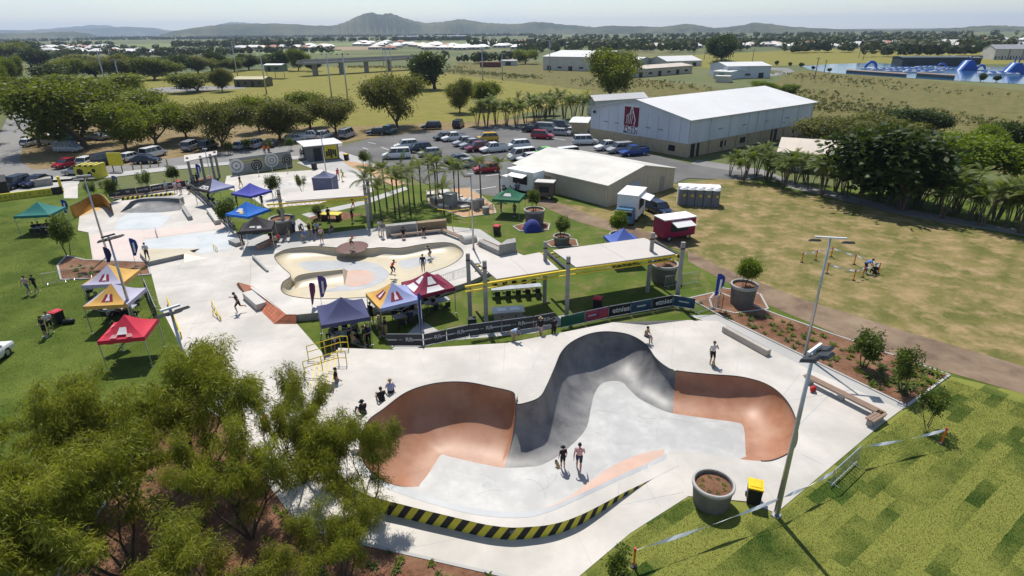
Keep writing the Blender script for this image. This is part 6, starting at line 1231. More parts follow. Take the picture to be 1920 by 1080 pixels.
# ---------------------------------------------------------------- lake with inflatables, hills, far woods
WATER = mat('lake_water', (.02, .075, .17), .12, .2, .08, col2=(.035, .10, .20), bump=.3, bscale=.5, spec=.5)
struct(cut_mesh([G(x, y) for x, y in [(1502, 124), (1560, 120), (1640, 118), (1700, 121), (1860, 126), (2000, 124), (2000, 162), (1860, 155), (1700, 146), (1560, 137), (1520, 131)]], lambda x, y: .03).build('lake', WATER))
INF_W, INF_B = mat('inflatable_white', (.7, .72, .75), .45, .04), mat('inflatable_blue', (.015, .09, .38), .45, .08)
def inflatable(label, px, kind, s_):
    p = G(*px); t = thing('inflatable', label, 'inflatable', (p.x, p.y, .05), random.uniform(-.4, .4), 'inflatable water park pieces')
    if kind == 'slide':
        for k, m_ in ((0, INF_B), (1, INF_W), (2, INF_B)): b = MB(); o = (k - 1) * s_ * .36; b.add([(-s_ * .9, o - s_ * .17, 0), (s_ * .9, o - s_ * .17, 0), (s_ * .9, o + s_ * .17, 0), (-s_ * .9, o + s_ * .17, 0), (-s_ * .25, o - s_ * .17, s_), (s_ * .25, o - s_ * .17, s_), (s_ * .25, o + s_ * .17, s_), (-s_ * .25, o + s_ * .17, s_)], [(0, 1, 5, 4), (1, 2, 6, 5), (2, 3, 7, 6), (3, 0, 4, 7), (4, 5, 6, 7)]); b.build('slide_lane', m_, t)
        for x in (-.2, .2): b = MB(); b.tube([(s_ * x, 0, s_), (s_ * x, 0, s_ * 1.4)], s_ * .06, 8); b.build('tower_post', INF_B, t)
    elif kind == 'arch': b = MB(); b.tube([(s_ * math.cos(a), 0, s_ * math.sin(a)) for a in np.linspace(0, math.pi, 12)], s_ * .22, 8); b.build('arch', INF_B, t, True); b = MB(); b.box((0, 0, .3), (s_ * 2.6, s_ * 1.2, .5)); b.build('float_base', INF_W, t)
    else: b = MB(); b.box((0, 0, .35), (s_ * 4, s_ * .9, .6)); b.build('float_base', INF_W, t); [MB().box((s_ * (k - 1) * 1.2, 0, .75), (s_ * .5, s_ * .7, .5)).build('step_block', INF_B, t) for k in range(3)]
inflatable('tall blue and white inflatable water slide', (1812, 132), 'slide', 4.6); inflatable('leaning inflatable slide tower by the lake edge', (1900, 138), 'slide', 4.6); inflatable('blue inflatable ring arch at the near end of the course', (1632, 129), 'arch', 3.4); inflatable('small blue inflatable arch beside the big slide', (1838, 132), 'arch', 2.4); inflatable('white inflatable dome arch midway along the course', (1765, 128), 'arch', 2.2)
for i, (x, y) in enumerate([(1655, 131), (1690, 129), (1715, 132), (1735, 127), (1742, 135), (1775, 131), (1720, 136), (1860, 138), (1680, 134), (1880, 140)]): inflatable('flat white inflatable walkway section on the lake', (x, y), 'float', 3.0)
def slab(name, label, cat, pts, z0, z1, m, group=None):
    P = PG(pts); c = sum(P, Vector()) / len(P); t = thing(name, label, cat, (c.x, c.y, 0), 0, group); b = MB(); b.prism([(p.x - c.x, p.y - c.y) for p in P], z0, z1); b.build('deck', m, t); b = MB(); b.prism([((p.x - c.x) * 1.01, (p.y - c.y) * 1.01) for p in P], z1 + .01, z1 + .12); b.build('edge_board', TIMBER, t); return t
slab('jetty', 'low dark floating jetty along the near lake shore', 'jetty', [(1588, 134), (1700, 142), (1698, 144), (1586, 136)], .1, 1.0, mat('jetty_deck', (.09, .12, .11), .8)); slab('jetty', 'dark pontoon with a ramp near the lone lake trees', 'jetty', [(1718, 141), (1790, 146), (1788, 148), (1718, 143)], .1, 1.2, mat('jetty_deck', (.09, .12, .11)))
for i, (x, y, ty) in enumerate([(1482, 124, 117), (1502, 126, 118), (1523, 131, 124), (1555, 135, 128), (1838, 152, 138), (1868, 153, 142), (1457, 122, 114)]): tree_px('dark%d' % (i % 2), x, y, ty, 'lakeside_tree', 'small round tree dotted along the lake shore', 'small trees on the lake shore', (y - ty) * .95)
for x, y, ty in [(1527, 148, 107), (1545, 136, 112), (1410, 118, 92), (1610, 108, 86), (1618, 112, 92), (1320, 112, 92), (1300, 110, 94)]:
    p = G(x, y); d = ray(x, ty); k = math.hypot(p.x, p.y) / math.hypot(d.x, d.y); h = CAM_H + k * d.z; t = thing('power_pole', 'timber power pole with a cross arm on the grass by the lake', 'power pole', (p.x, p.y, 0), .4, 'power poles by the lake'); b = MB(); b.tube([(0, 0, 0), (.25, 0, h)], [.22, .15], 8); b.build('pole', TIMBER, t); b = MB(); b.box((.22, 0, h - .6), (2.4, .15, .15)); b.build('cross_arm', TIMBER, t)
# hills: ridges of real relief far behind
def ridge(name, prof, dist, m, thick=900):
    b = MB(); X = crom([(x, y, 0) for x, y in prof], 8, False); vs = []; rs = random.Random(int(dist)); n = len(X)
    for i, q in enumerate(X):
        d = ray(q[0], q[1]); k = dist / math.hypot(d.x, d.y); zt = max(2, CAM_H + k * d.z) * 1.0 + rs.uniform(-1, 1) * dist * .0006; dr = Vector((d.x, d.y, 0)).normalized()
        for f, zf in ((-.5, 0), (-.3, .3), (-.15, .68), (0, 1), (.25, .55), (.6, 0)): p = dr * (dist + f * thick * (1 + .25 * math.sin(i * 1.3))); vs.append((p.x, p.y, zt * zf * (1 + (.05 * math.sin(i * .35 + f * 9) if 0 < zf < 1 else 0)) - .5))
    b.add(vs, [(i * 6 + k, (i + 1) * 6 + k, (i + 1) * 6 + k + 1, i * 6 + k + 1) for i in range(n - 1) for k in range(5)]); return struct(b.build(name, m, None, True))
HILLM = mat('wooded_hill', (.036, .052, .018), .95, .3, .012, col2=(.02, .032, .012), dirt=(.10, .10, .04), dscale=.003, bump=1.0, bscale=.03, detail=8)
ridge('hills', [(-150, 56), (100, 56), (250, 50), (340, 60)], 9500, HILLM, 1500); ridge('hills', [(60, 56), (140, 50), (190, 47), (260, 56), (300, 60)], 12500, HILLM, 1500); ridge('hills', [(390, 52), (430, 42), (480, 44), (600, 52)], 9000, HILLM, 1200)
ridge('hills', [(300, 64), (360, 52), (420, 46), (520, 44), (610, 48), (640, 44), (665, 33), (692, 23), (712, 27), (732, 25), (760, 34), (795, 42), (835, 40), (865, 36), (910, 42), (960, 45), (1010, 41), (1060, 46), (1110, 50), (1140, 55)], 4200, HILLM, 900)
ridge('hills', [(-200, 66), (40, 62), (130, 59), (180, 66)], 4500, HILLM, 700); ridge('hills', [(1080, 56), (1150, 48), (1230, 50), (1290, 45), (1340, 52), (1390, 47), (1420, 42), (1480, 49), (1560, 54), (1700, 55), (1790, 52), (1860, 47), (1920, 50), (2050, 54)], 3600, HILLM, 800)
# far woods: clumped canopy masses
SCRUBM = leafmat('scrub_leaf', (.17, .165, .06), (.10, .11, .032), .3, .15, 0)
def wood(name, label, runs, per_m, h, seed, wm=None):
    rng = np.random.default_rng(seed); V = []
    for (x0, y0), (x1, y1), wd in runs:
        A, C = G(x0, y0), G(x1, y1); L_ = (C - A).length; n = int(L_ * per_m)
        for i in range(n):
            c = A.lerp(C, rng.random()); c = c + Vector((rng.normal() * 4, rng.random() * wd, 0)); hh = h * rng.uniform(.5, 1.1); r_ = hh * rng.uniform(.35, .6); k = 26 if wm is None else 14
            o = rng.normal(0, 1, (k, 3)); o /= np.linalg.norm(o, axis=1)[:, None]; o *= rng.uniform(.6, 1, (k, 1)) ** .5; ctr = np.array([c.x, c.y, hh * .58]) + o * np.array([r_, r_, hh * .42]); s_ = r_ * .42; a = rng.normal(0, 1, (k, 3)); a /= np.linalg.norm(a, axis=1)[:, None]; b2 = np.cross(a, o); b2 /= np.linalg.norm(b2, axis=1)[:, None] + 1e-6; a = np.cross(b2, o); V.append(np.stack([ctr - a * s_, ctr - b2 * s_, ctr + a * s_, ctr + b2 * s_], 1))
    o = link(name, quads_mesh(name, np.concatenate(V), wm or WOODM)); tag(o, label, 'trees', None, 'stuff')
WOODM = leafmat('far_wood_leaf', (.085, .105, .03), (.035, .05, .014), .25, .03, 0)
wood('far_wood', 'dark belt of distant trees between the suburbs and hills', [((-150, 82), (130, 78), 120), ((130, 76), (520, 74), 60), ((320, 90), (560, 92), 30), ((330, 72), (1000, 69), 300), ((880, 90), (1120, 84), 60), ((1000, 76), (1920, 68), 320), ((420, 80), (900, 78), 80), ((-100, 92), (200, 88), 30), ((-150, 73), (500, 71), 200)], .30, 12, 3)
wood('far_wood', 'dense suburban trees behind the warehouse and lake', [((980, 102), (1240, 96), 90), ((1120, 92), (1940, 78), 240), ((1200, 100), (1420, 96), 50), ((1660, 100), (1930, 95), 60), ((1640, 107), (1860, 104), 10), ((1480, 100), (1660, 97), 14), ((1000, 92), (1300, 86), 120), ((1300, 90), (1900, 82), 160)], .5, 10, 4)
wood('far_wood', 'scattered trees among the left suburb roofs', [((-60, 100), (250, 96), 60), ((180, 112), (420, 106), 40), ((0, 120), (80, 112), 40), ((820, 122), (1000, 117), 30), ((300, 104), (620, 101), 20), ((60, 108), (420, 104), 40)], .4, 8, 5)
wood('scrub', 'rough scrub along the drain behind the hall', [((1510, 200), (1960, 245), 30), ((1500, 188), (1700, 205), 45), ((1100, 162), (1330, 172), 40), ((830, 135), (1010, 150), 20), ((640, 128), (860, 130), 20), ((1340, 182), (1440, 186), 6), ((1600, 165), (1900, 185), 90), ((1520, 205), (1960, 250), 16)], 5.5, 1.0, 6, SCRUBM)
# ---------------------------------------------------------------- vehicles
GLASSC = mat('car_glass', (.02, .025, .03), .06, 0, 1, spec=.8); LAMP = mat('lamp_lens', (.65, .66, .68), .15, 0, 1, spec=.6); TAIL = mat('tail_lens', (.35, .01, .01), .2, 0, 1); PLATE = mat('number_plate', (.55, .55, .5), .5, 0, 1)
def paint(n, c): return mat('car_paint_' + n, c, .22, .04, 1.5, spec=.6)
PAINT = {'white': paint('white', (.72, .72, .71)), 'silver': paint('silver', (.36, .37, .39)), 'black': paint('black', (.012, .013, .016)), 'navy': paint('navy', (.014, .022, .055)), 'red': paint('red', (.34, .012, .025)), 'maroon': paint('maroon', (.17, .01, .022)), 'yellow': paint('yellow', (.62, .36, .012)), 'green': paint('green', (.10, .42, .02)), 'blue': paint('blue', (.015, .06, .26)), 'teal': paint('teal', (.04, .12, .14)), 'grey': paint('grey', (.10, .105, .115))}
KIND = {  # length, width, height, belt, bonnet end, screen top, roof end, tail base, tail deck height
    'hatch': (4.1, 1.72, 1.48, .92, 1.05, .45, -1.45, -1.95, .95), 'sedan': (4.65, 1.8, 1.44, .92, 1.15, .45, -1.05, -1.75, .98), 'suv': (4.6, 1.85, 1.72, 1.05, 1.2, .65, -1.75, -2.2, 1.05), 'van': (4.9, 1.85, 1.98, 1.12, 1.75, 1.15, -2.3, -2.42, 1.12), 'ute': (5.2, 1.85, 1.75, 1.05, 1.3, .75, -.55, -.75, 1.05), 'wagon': (4.9, 1.88, 1.85, 1.1, 1.3, .8, -2.1, -2.35, 1.1)}
CARP = {}
def car_proto(k):
    L_, W_, H_, zb, xb, xs, xr, xt, zd = KIND[k]; h = L_ / 2; w_ = W_ / 2; parts = {}
    st = [(h, .42, .62, .78), (h - .1, .28, .74, .90), (xb + .05, .24, zb - .06, .98), (xb - .3, .24, zb, 1), (0, .24, zb, 1), (xt + .1, .24, zb, 1), (-h + .35, .26, zd - .02, .98), (-h + .06, .32, zd - .1, .93), (-h, .45, zd - .3, .85)]
    b = MB(); vs = []
    for x, z0, z1, f in st: ww = w_ * f; vs += [(x, -ww * .9, z0), (x, -ww, z0 + .22 * (z1 - z0) + .05), (x, -ww, z1 - .14), (x, -ww * .92, z1), (x, ww * .92, z1), (x, ww, z1 - .14), (x, ww, z0 + .22 * (z1 - z0) + .05), (x, ww * .9, z0)]
    n = 8; fs = [(i * n + j, (i + 1) * n + j, (i + 1) * n + (j + 1) % n, i * n + (j + 1) % n) for i in range(len(st) - 1) for j in range(n)] + [tuple(range(n)), tuple(range(len(vs) - 1, len(vs) - n - 1, -1))]
    b.add(vs, fs)
    parts['body'] = (b.mesh('body', PAINT['white'], 'auto'), 1)
    zr = H_; wb, wr = w_ * .91, w_ * .76; lo = [(xb, -wb, zb - .01), (xt, -wb, zb - .01), (xt, wb, zb - .01), (xb, wb, zb - .01)]; hi = [(xs, -wr, zr - .04), (xr, -wr, zr - .04), (xr, wr, zr - .04), (xs, wr, zr - .04)]
    b = MB(); b.add(lo + hi, [(0, 4, 5, 1), (1, 5, 6, 2), (2, 6, 7, 3), (3, 7, 4, 0)]); parts['window'] = (b.mesh('window', GLASSC), 0)
    b = MB(); b.add([(xs + .06, -wr, zr - .045), (xr - .06, -wr, zr - .045), (xr - .06, wr, zr - .045), (xs + .06, wr, zr - .045), (xs - .12, -wr * .88, zr), (xr + .12, -wr * .88, zr), (xr + .12, wr * .88, zr), (xs - .12, wr * .88, zr)], [(4, 5, 6, 7), (0, 4, 7, 3), (1, 0, 3, 2), (0, 1, 5, 4), (1, 2, 6, 5), (2, 3, 7, 6)][:1] + [(3, 7, 4, 0), (0, 4, 5, 1), (1, 5, 6, 2), (2, 6, 7, 3)]); parts['roof'] = (b.mesh('roof', PAINT['white'], 'auto'), 1)
    b = MB()
    for s_ in (-1, 1):
        for f in (0, .36, .68, 1): a = Vector((xb + (xt - xb) * f, s_ * (wb + .006), zb)); c = Vector((xs + (xr - xs) * f, s_ * (wr + .006), zr - .03)); b.beam(a, c, .03, .09)
    parts['pillars'] = (b.mesh('pillars', PAINT['white']), 1)
    b = MB()
    for s_ in (-1, 1): b.box((h - .10, s_ * w_ * .62, .64), (.16, w_ * .42, .15), top=.8)
    parts['headlights'] = (b.mesh('headlights', LAMP), 0); b = MB()
    for s_ in (-1, 1): b.box((-h + .04, s_ * w_ * .72, zd - .28), (.10, w_ * .24, .24))
    parts['tail_lights'] = (b.mesh('tail_lights', TAIL), 0)
    b = MB(); b.box((h - .03, 0, .42), (.10, w_ * 1.2, .2)); b.box((-h + .02, 0, .42), (.10, w_ * 1.4, .16)); parts['bumper'] = (b.mesh('bumper', BLACK), 0)
    b = MB(); b.box((h + .025, 0, .5), (.012, .36, .11)); parts['number_plate'] = (b.mesh('number_plate', PLATE), 0)
    if k == 'ute':
        b = MB(); b.box((-1.62, 0, 1.075), (1.75, w_ * 1.66, .03)); parts['tray'] = (b.mesh('tray', BLACK), 0); b = MB()
        for s_ in (-1, 1): b.box((-1.65, s_ * w_ * .93, 1.16), (1.8, .06, .24))
        b.box((-2.52, 0, 1.16), (.06, w_ * 1.86, .24)); parts['tray_sides'] = (b.mesh('tray_sides', PAINT['white']), 1)
    CARP[k] = parts
for k in KIND: car_proto(k)
def wheel_mesh(r_=.33, w_=.21):
    b = MB(); b.lathe([(r_ * .58, -w_ / 2), (r_ * .94, -w_ / 2), (r_, -w_ * .3), (r_, w_ * .3), (r_ * .94, w_ / 2), (r_ * .58, w_ / 2)], 16); c = MB(); c.lathe([(0, -w_ * .40), (r_ * .6, -w_ * .46), (r_ * .6, w_ * .46), (0, w_ * .40)], 10); return b.mesh('tyre', BLACK, 'auto'), c.mesh('rim', STEEL)
WM = wheel_mesh()
def car(px, py, head, kind, colour, label, group, z=.02, pos=None, simple=False):
    p = G(px, py) if pos is None else pos; t = thing('parked_car', label, 'car', (p.x, p.y, z), R(head), group); L_, W_ = KIND[kind][:2]
    for nm, (me, painted) in CARP[kind].items():
        if simple and nm in ('pillars', 'bumper', 'number_plate', 'headlights', 'tail_lights'): continue
        if nm in ('headlights', 'tail_lights', 'pillars', 'tray_sides'):
            o = link({'headlights': 'headlight', 'tail_lights': 'tail_light', 'pillars': 'window_pillar', 'tray_sides': 'tray_side'}[nm], me, t)
        else: o = link(nm, me, t)
        if painted: o.material_slots[0].link = 'OBJECT'; o.material_slots[0].material = PAINT[colour]
    if not simple:
        for x in (L_ * .29, -L_ * .29):
            for s_ in (-1, 1): wl = link('wheel', WM[0], t, (x, s_ * (W_ / 2 - .12), .33), (R(90), 0, 0)); link('rim', WM[1], wl)
    return t
# split lamp pairs into single parts so that each lamp is its own mesh
for k in KIND:
    for nm in ('headlights', 'tail_lights'):
        me = CARP[k].pop(nm)[0]; L_, W_ = KIND[k][:2]
        for s_ in (-1, 1):
            b = MB(); h, w_ = L_ / 2, W_ / 2
            if nm == 'headlights': b.box((h - .10, s_ * w_ * .62, .64), (.16, w_ * .42, .15), top=.8); CARP[k]['headlight%d' % s_] = (b.mesh('headlight', LAMP), 0)
            else: b.box((-h + .04, s_ * w_ * .72, KIND[k][8] - .28), (.10, w_ * .24, .24)); CARP[k]['tail_light%d' % s_] = (b.mesh('tail_light', TAIL), 0)
_old_link = link
CP, VG, NB = 'cars parked in the bitumen car park', 'cars parked under the verge trees', 'cars at the lake car park'
DESC = {'hatch': 'hatchback', 'sedan': 'sedan', 'suv': 'sport utility car', 'van': 'people mover van', 'ute': 'utility truck', 'wagon': 'four wheel drive wagon'}
for px, py, hd, k, c in [(762, 279, 200, 'suv', 'white'), (786, 285, 204, 'suv', 'navy'), (744, 297, 192, 'wagon', 'white'), (806, 293, 198, 'hatch', 'silver'), (858, 306, 202, 'sedan', 'black'), (872, 314, 200, 'hatch', 'silver'), (912, 323, 200, 'hatch', 'red'),
    (834, 262, 212, 'sedan', 'black'), (852, 264, 205, 'ute', 'white'), (874, 273, 205, 'ute', 'silver'), (887, 277, 205, 'ute', 'silver'), (898, 283, 205, 'ute', 'maroon'), (926, 285, 205, 'ute', 'white'), (913, 265, 190, 'suv', 'yellow'),
    (971, 279, 200, 'suv', 'white'), (977, 299, 205, 'van', 'white'), (1020, 291, 200, 'sedan', 'green'), (991, 303, 205, 'hatch', 'white'), (1012, 307, 205, 'suv', 'maroon'), (1058, 298, 205, 'van', 'white'),
    (1017, 260, -20, 'suv', 'red'), (998, 248, -22, 'sedan', 'black'), (1026, 247, -25, 'van', 'silver'), (1054, 254, -25, 'hatch', 'silver'), (1075, 252, -30, 'sedan', 'white'), (1088, 249, -30, 'hatch', 'blue'), (1052, 241, -25, 'wagon', 'grey'),
    (1098, 271, 5, 'wagon', 'white'), (1140, 281, 200, 'ute', 'white'), (1162, 286, 200, 'wagon', 'silver'), (1188, 291, 200, 'ute', 'blue'), (706, 253, 190, 'hatch', 'black'), (732, 250, 80, 'wagon', 'teal'), (809, 242, 185, 'suv', 'black'), (860, 239, 80, 'wagon', 'black')]:
    car(px, py, hd, k, c, c + ' ' + DESC[k] + ' parked in the bitumen car park', CP)
for px, py, hd, k, c in [(60, 273, 88, 'hatch', 'white'), (102, 269, 70, 'wagon', 'white'), (132, 266, 75, 'wagon', 'teal'), (130, 285, -4, 'van', 'silver'), (186, 262, 160, 'sedan', 'silver'), (127, 313, -100, 'sedan', 'red'), (165, 309, 95, 'hatch', 'white'), (203, 307, 75, 'van', 'navy'), (247, 301, 80, 'hatch', 'white'), (275, 306, 4, 'sedan', 'navy'), (290, 294, 75, 'wagon', 'white'), (150, 327, 185, 'sedan', 'silver'), (30, 352, -95, 'suv', 'navy'), (70, 347, -92, 'sedan', 'navy'), (360, 281, 90, 'wagon', 'silver'), (392, 279, 85, 'suv', 'grey'), (454, 279, 80, 'sedan', 'silver'), (482, 277, 80, 'suv', 'silver'), (509, 274, 100, 'sedan', 'grey'), (554, 266, 30, 'hatch', 'silver'), (582, 261, 10, 'ute', 'white'), (609, 260, 80, 'suv', 'white'), (651, 258, 80, 'van', 'silver')]:
    car(px, py, hd, k, c, c + ' ' + DESC[k] + ' parked beside the road verge', VG, .02)
car(-34, 690, 97, 'sedan', 'white', 'white sedan standing on the big lawn', None); car(1234, 400, -70, 'hatch', 'navy', 'dark hatchback parked behind the blue cab food truck', None)
for i in range(16): car(1690 + i * 13.5, 109 + (i % 2), 90 + 6 * (i % 3), ['hatch', 'sedan', 'suv', 'van'][i % 4], ['white', 'white', 'blue', 'silver', 'red', 'black'][i % 6], ['white', 'white', 'blue', 'silver', 'red', 'black'][i % 6] + ' car in the far lake car park', NB, simple=True)
# ---------------------------------------------------------------- people: capsules fused by a voxel remesh into one continuous body
SK, SH, PA, LEG, SO, HA, EY = range(7)
def fingers(w, d, palm_n, side):
    """palm and five unequal fingers from the wrist w along d"""
    d = d.normalized(); n = palm_n.normalized(); a = d.cross(n).normalized() * side; segs = []; pc = w + d * .085
    for off in (-.022, -.007, .009, .024): segs.append((w + a * off * .6, w + d * .085 + a * off, .016, .014, SK))
    for i, (off, ln) in enumerate(((-.032, .052), (-.011, .068), (.011, .072), (.032, .064))):
        b0 = w + d * .088 + a * off; k = b0 + d * ln * .55 + a * off * .12; e = k + (d * .8 + n * .6).normalized() * ln * .5; segs += [(b0, k, .0088, .008, SK), (k, e, .008, .0068, SK)]
    b0 = w + d * .025 + a * .03; k = b0 + (d * .6 + a * .9).normalized() * .045; segs += [(b0, k, .011, .0095, SK), (k, k + (d + a * .15 + n * .3).normalized() * .035, .0095, .008, SK)]
    return segs
def body(J):
    """J: joint positions; list of capsules (a, b, ra, rb, zone)"""
    V = Vector; j = {k: V(v) for k, v in J.items()}; c = []; up = (j['neck'] - j['pel']).normalized(); side = (j['shR'] - j['shL']).normalized(); fwd = side.cross(up).normalized() * -1
    ch = j['pel'].lerp(j['neck'], .55)
    c += [(j['pel'] - side * .06, j['pel'] + side * .06, .115, .115, PA), (j['pel'] + up * .12 - side * .045, j['pel'] + up * .12 + side * .045, .105, .105, SH), (ch - side * .07, ch + side * .07, .118, .118, SH), (j['shL'].lerp(j['shR'], .16) - up * .03, j['shL'].lerp(j['shR'], .84) - up * .03, .085, .085, SH), (j['neck'] - up * .04, j['neck'] + up * .07, .056, .052, SK)]
    hc = j['head']; f = (j['face'] - hc).normalized(); hu = (hc - j['neck']).normalized(); hs = f.cross(hu).normalized()
    c += [(hc + hu * .035, hc - hu * .0, .092, .090, HA), (hc - hu * .05 + f * .025, hc - hu * .085 + f * .03, .072, .058, SK), (hc + f * .035 + hu * .01, hc + f * .04 - hu * .05, .068, .062, SK), (hc + f * .10 - hu * .01, hc + f * .118 - hu * .035, .012, .016, SK)]
    for s_ in (-1, 1): c += [(hc + hs * s_ * .088 - hu * .015, hc + hs * s_ * .09 - hu * .045, .014, .012, SK), (hc + f * .098 + hs * s_ * .032 + hu * .008, hc + f * .1 + hs * s_ * .034 + hu * .008, .010, .010, EY)]
    c += [(hc + f * .098 - hu * .066 - hs * .02, hc + f * .098 - hu * .066 + hs * .02, .008, .008, EY)]
    for S_ in ('L', 'R'):
        sh, el, wr = j['sh' + S_], j['el' + S_], j['wr' + S_]; m_ = sh.lerp(el, .55); c += [(sh, m_, .062, .054, SH), (m_, el, .046, .040, SK), (el, wr, .040, .027, SK)]
        d = (wr - el).normalized(); c += fingers(wr, d, -side * (1 if S_ == 'R' else -1) + fwd * .2, 1 if S_ == 'R' else -1)
        hp, kn, an, to = j['hp' + S_], j['kn' + S_], j['an' + S_], j['to' + S_]; m_ = hp.lerp(kn, .8); c += [(hp, m_, .098, .074, PA), (m_, kn, .062, .056, LEG), (kn, kn.lerp(an, .35), .055, .057, LEG), (kn.lerp(an, .35), an, .057, .037, LEG)]
        hl = an - (to - an).normalized() * .04; hl.z = min(hl.z, an.z - .02); c += [(an, hl, .038, .036, SO), (hl, to, .038, .032, SO)]
    return c
def person_mesh(name, J):
    C = body(J); b = MB()
    for a, e, ra, rb, _ in C:
        n = 12; d = (e - a); L_ = d.length; dn = d.normalized() if L_ > 1e-5 else Vector((0, 0, 1)); pts, rr = [], []
        for k in (-1, -.85, -.5, 0): pts.append(a + dn * ra * k); rr.append(max(.001, ra * math.sqrt(1 - k * k)))
        for k in (0, .5, .85, 1): pts.append(e + dn * rb * k + dn * 1e-4); rr.append(max(.001, rb * math.sqrt(1 - k * k)))
        b.tube(pts, rr, n)
    me = b.mesh(name, []); o = bpy.data.objects.new('tmp', me); COL.objects.link(o); md = o.modifiers.new('r', 'REMESH'); md.mode = 'VOXEL'; md.voxel_size = .0085; md.use_smooth_shade = True; sm = o.modifiers.new('s', 'SMOOTH'); sm.iterations = 2; sm.factor = .4
    dg = bpy.context.evaluated_depsgraph_get(); out = bpy.data.meshes.new_from_object(o.evaluated_get(dg)); bpy.data.objects.remove(o); out.name = name
    n = len(out.polygons); cen = np.empty(n * 3, np.float32); out.polygons.foreach_get('center', cen); cen = cen.reshape(-1, 3); best = np.full(n, 9.0); zone = np.zeros(n, np.int32)
    for a, e, ra, rb, z in C:
        A, E = np.array(a), np.array(e); d = E - A; t_ = np.clip(((cen - A) @ d) / max(1e-9, d @ d), 0, 1); dist = np.linalg.norm(cen - (A + t_[:, None] * d), axis=1) - (ra + (rb - ra) * t_); k = dist < best; best[k] = dist[k]; zone[k] = z
    for m_ in range(7): out.materials.append(SKINM)
    out.polygons.foreach_set('material_index', zone); out.polygons.foreach_set('use_smooth', [True] * n); out.update(); return out
SKINM = mat('skin_tone', (.42, .25, .17), .6, .06, 4); SKIN2 = mat('skin_tan', (.30, .16, .10), .6, .06, 4); EYEM = mat('dark_feature', (.06, .03, .025), .4, 0)
def J0(**k):
    j = dict(pel=(0, 0, .95), neck=(0, 0, 1.46), head=(0, -.02, 1.62), face=(0, -.2, 1.60), shL=(-.185, 0, 1.39), shR=(.185, 0, 1.39), elL=(-.25, .02, 1.12), elR=(.25, .02, 1.12), wrL=(-.26, -.08, .88), wrR=(.26, -.08, .88), hpL=(-.09, 0, .92), hpR=(.09, 0, .92), knL=(-.10, -.02, .50), knR=(.10, -.02, .50), anL=(-.11, .02, .08), anR=(.11, .02, .08), toL=(-.13, -.15, .035), toR=(.13, -.15, .035)); j.update(k); return j
POSE = {'stand': J0(), 'stand2': J0(wrR=(.10, -.24, 1.10), elR=(.26, -.04, 1.13), wrL=(-.08, -.26, 1.08), elL=(-.25, -.05, 1.12), knL=(-.13, -.03, .5), anL=(-.2, .02, .08), toL=(-.26, -.14, .035)),
    'phone': J0(elR=(.30, -.08, 1.15), wrR=(.14, -.14, 1.46), elL=(-.26, .0, 1.12), knR=(.11, -.08, .5), anR=(.12, -.02, .08), toR=(.13, -.19, .035)),
    'walk': J0(elL=(-.25, -.08, 1.14), wrL=(-.24, -.26, .98), elR=(.25, .14, 1.14), wrR=(.26, .16, .90), knL=(-.09, .02, .5), anL=(-.1, .26, .13), toL=(-.1, .14, .035), knR=(.10, -.16, .52), anR=(.11, -.22, .08), toR=(.12, -.38, .05)),
    'run': J0(pel=(0, 0, .96), neck=(0, -.12, 1.45), head=(0, -.17, 1.60), face=(0, -.36, 1.57), shL=(-.18, -.10, 1.39), shR=(.18, -.10, 1.39), elL=(-.27, -.26, 1.18), wrL=(-.15, -.44, 1.28), elR=(.28, .12, 1.20), wrR=(.26, -.02, 1.02), knL=(-.10, .10, .52), anL=(-.10, .46, .50), toL=(-.1, .50, .36), knR=(.10, -.24, .58), anR=(.10, -.16, .12), toR=(.11, -.31, .05)),
    'ride': J0(pel=(0, .06, .78), neck=(0, -.16, 1.22), head=(0, -.22, 1.37), face=(0, -.4, 1.33), shL=(-.19, -.12, 1.16), shR=(.19, -.12, 1.16), elL=(-.42, -.16, 1.06), wrL=(-.62, -.22, 1.10), elR=(.42, -.10, 1.02), wrR=(.64, -.06, 1.00), hpL=(-.10, .06, .76), hpR=(.10, .06, .76), knL=(-.22, -.14, .50), knR=(.22, -.14, .50), anL=(-.27, .02, .18), anR=(.27, .02, .18), toL=(-.28, -.15, .14), toR=(.28, -.15, .14)),
    'bend': J0(pel=(0, .12, .93), neck=(0, -.30, 1.20), head=(0, -.43, 1.26), face=(0, -.56, 1.14), shL=(-.18, -.25, 1.16), shR=(.18, -.25, 1.16), elL=(-.22, -.34, .90), elR=(.22, -.34, .90), wrL=(-.14, -.48, .74), wrR=(.14, -.48, .74), hpL=(-.09, .1, .9), hpR=(.09, .1, .9)),
    'sit': J0(pel=(0, 0, .13), neck=(0, -.05, .64), head=(0, -.08, .80), face=(0, -.26, .78), shL=(-.18, -.04, .57), shR=(.18, -.04, .57), elL=(-.27, -.10, .34), elR=(.27, -.10, .34), wrL=(-.18, -.32, .38), wrR=(.18, -.32, .38), hpL=(-.09, -.02, .12), hpR=(.09, -.02, .12), knL=(-.15, -.40, .42), knR=(.15, -.40, .42), anL=(-.12, -.58, .08), anR=(.12, -.58, .08), toL=(-.13, -.74, .035), toR=(.13, -.74, .035)),
    'bench': J0(pel=(0, 0, .55), neck=(0, -.08, 1.06), head=(0, -.12, 1.22), face=(0, -.3, 1.19), shL=(-.18, -.06, .99), shR=(.18, -.06, .99), elL=(-.25, -.10, .74), elR=(.25, -.10, .74), wrL=(-.13, -.34, .66), wrR=(.13, -.34, .66), hpL=(-.09, -.02, .54), hpR=(.09, -.02, .54), knL=(-.12, -.44, .52), knR=(.12, -.44, .52), anL=(-.13, -.46, .08), anR=(.13, -.46, .08), toL=(-.14, -.62, .035), toR=(.14, -.62, .035))}
PM = {k: person_mesh('body', v) for k, v in POSE.items()}
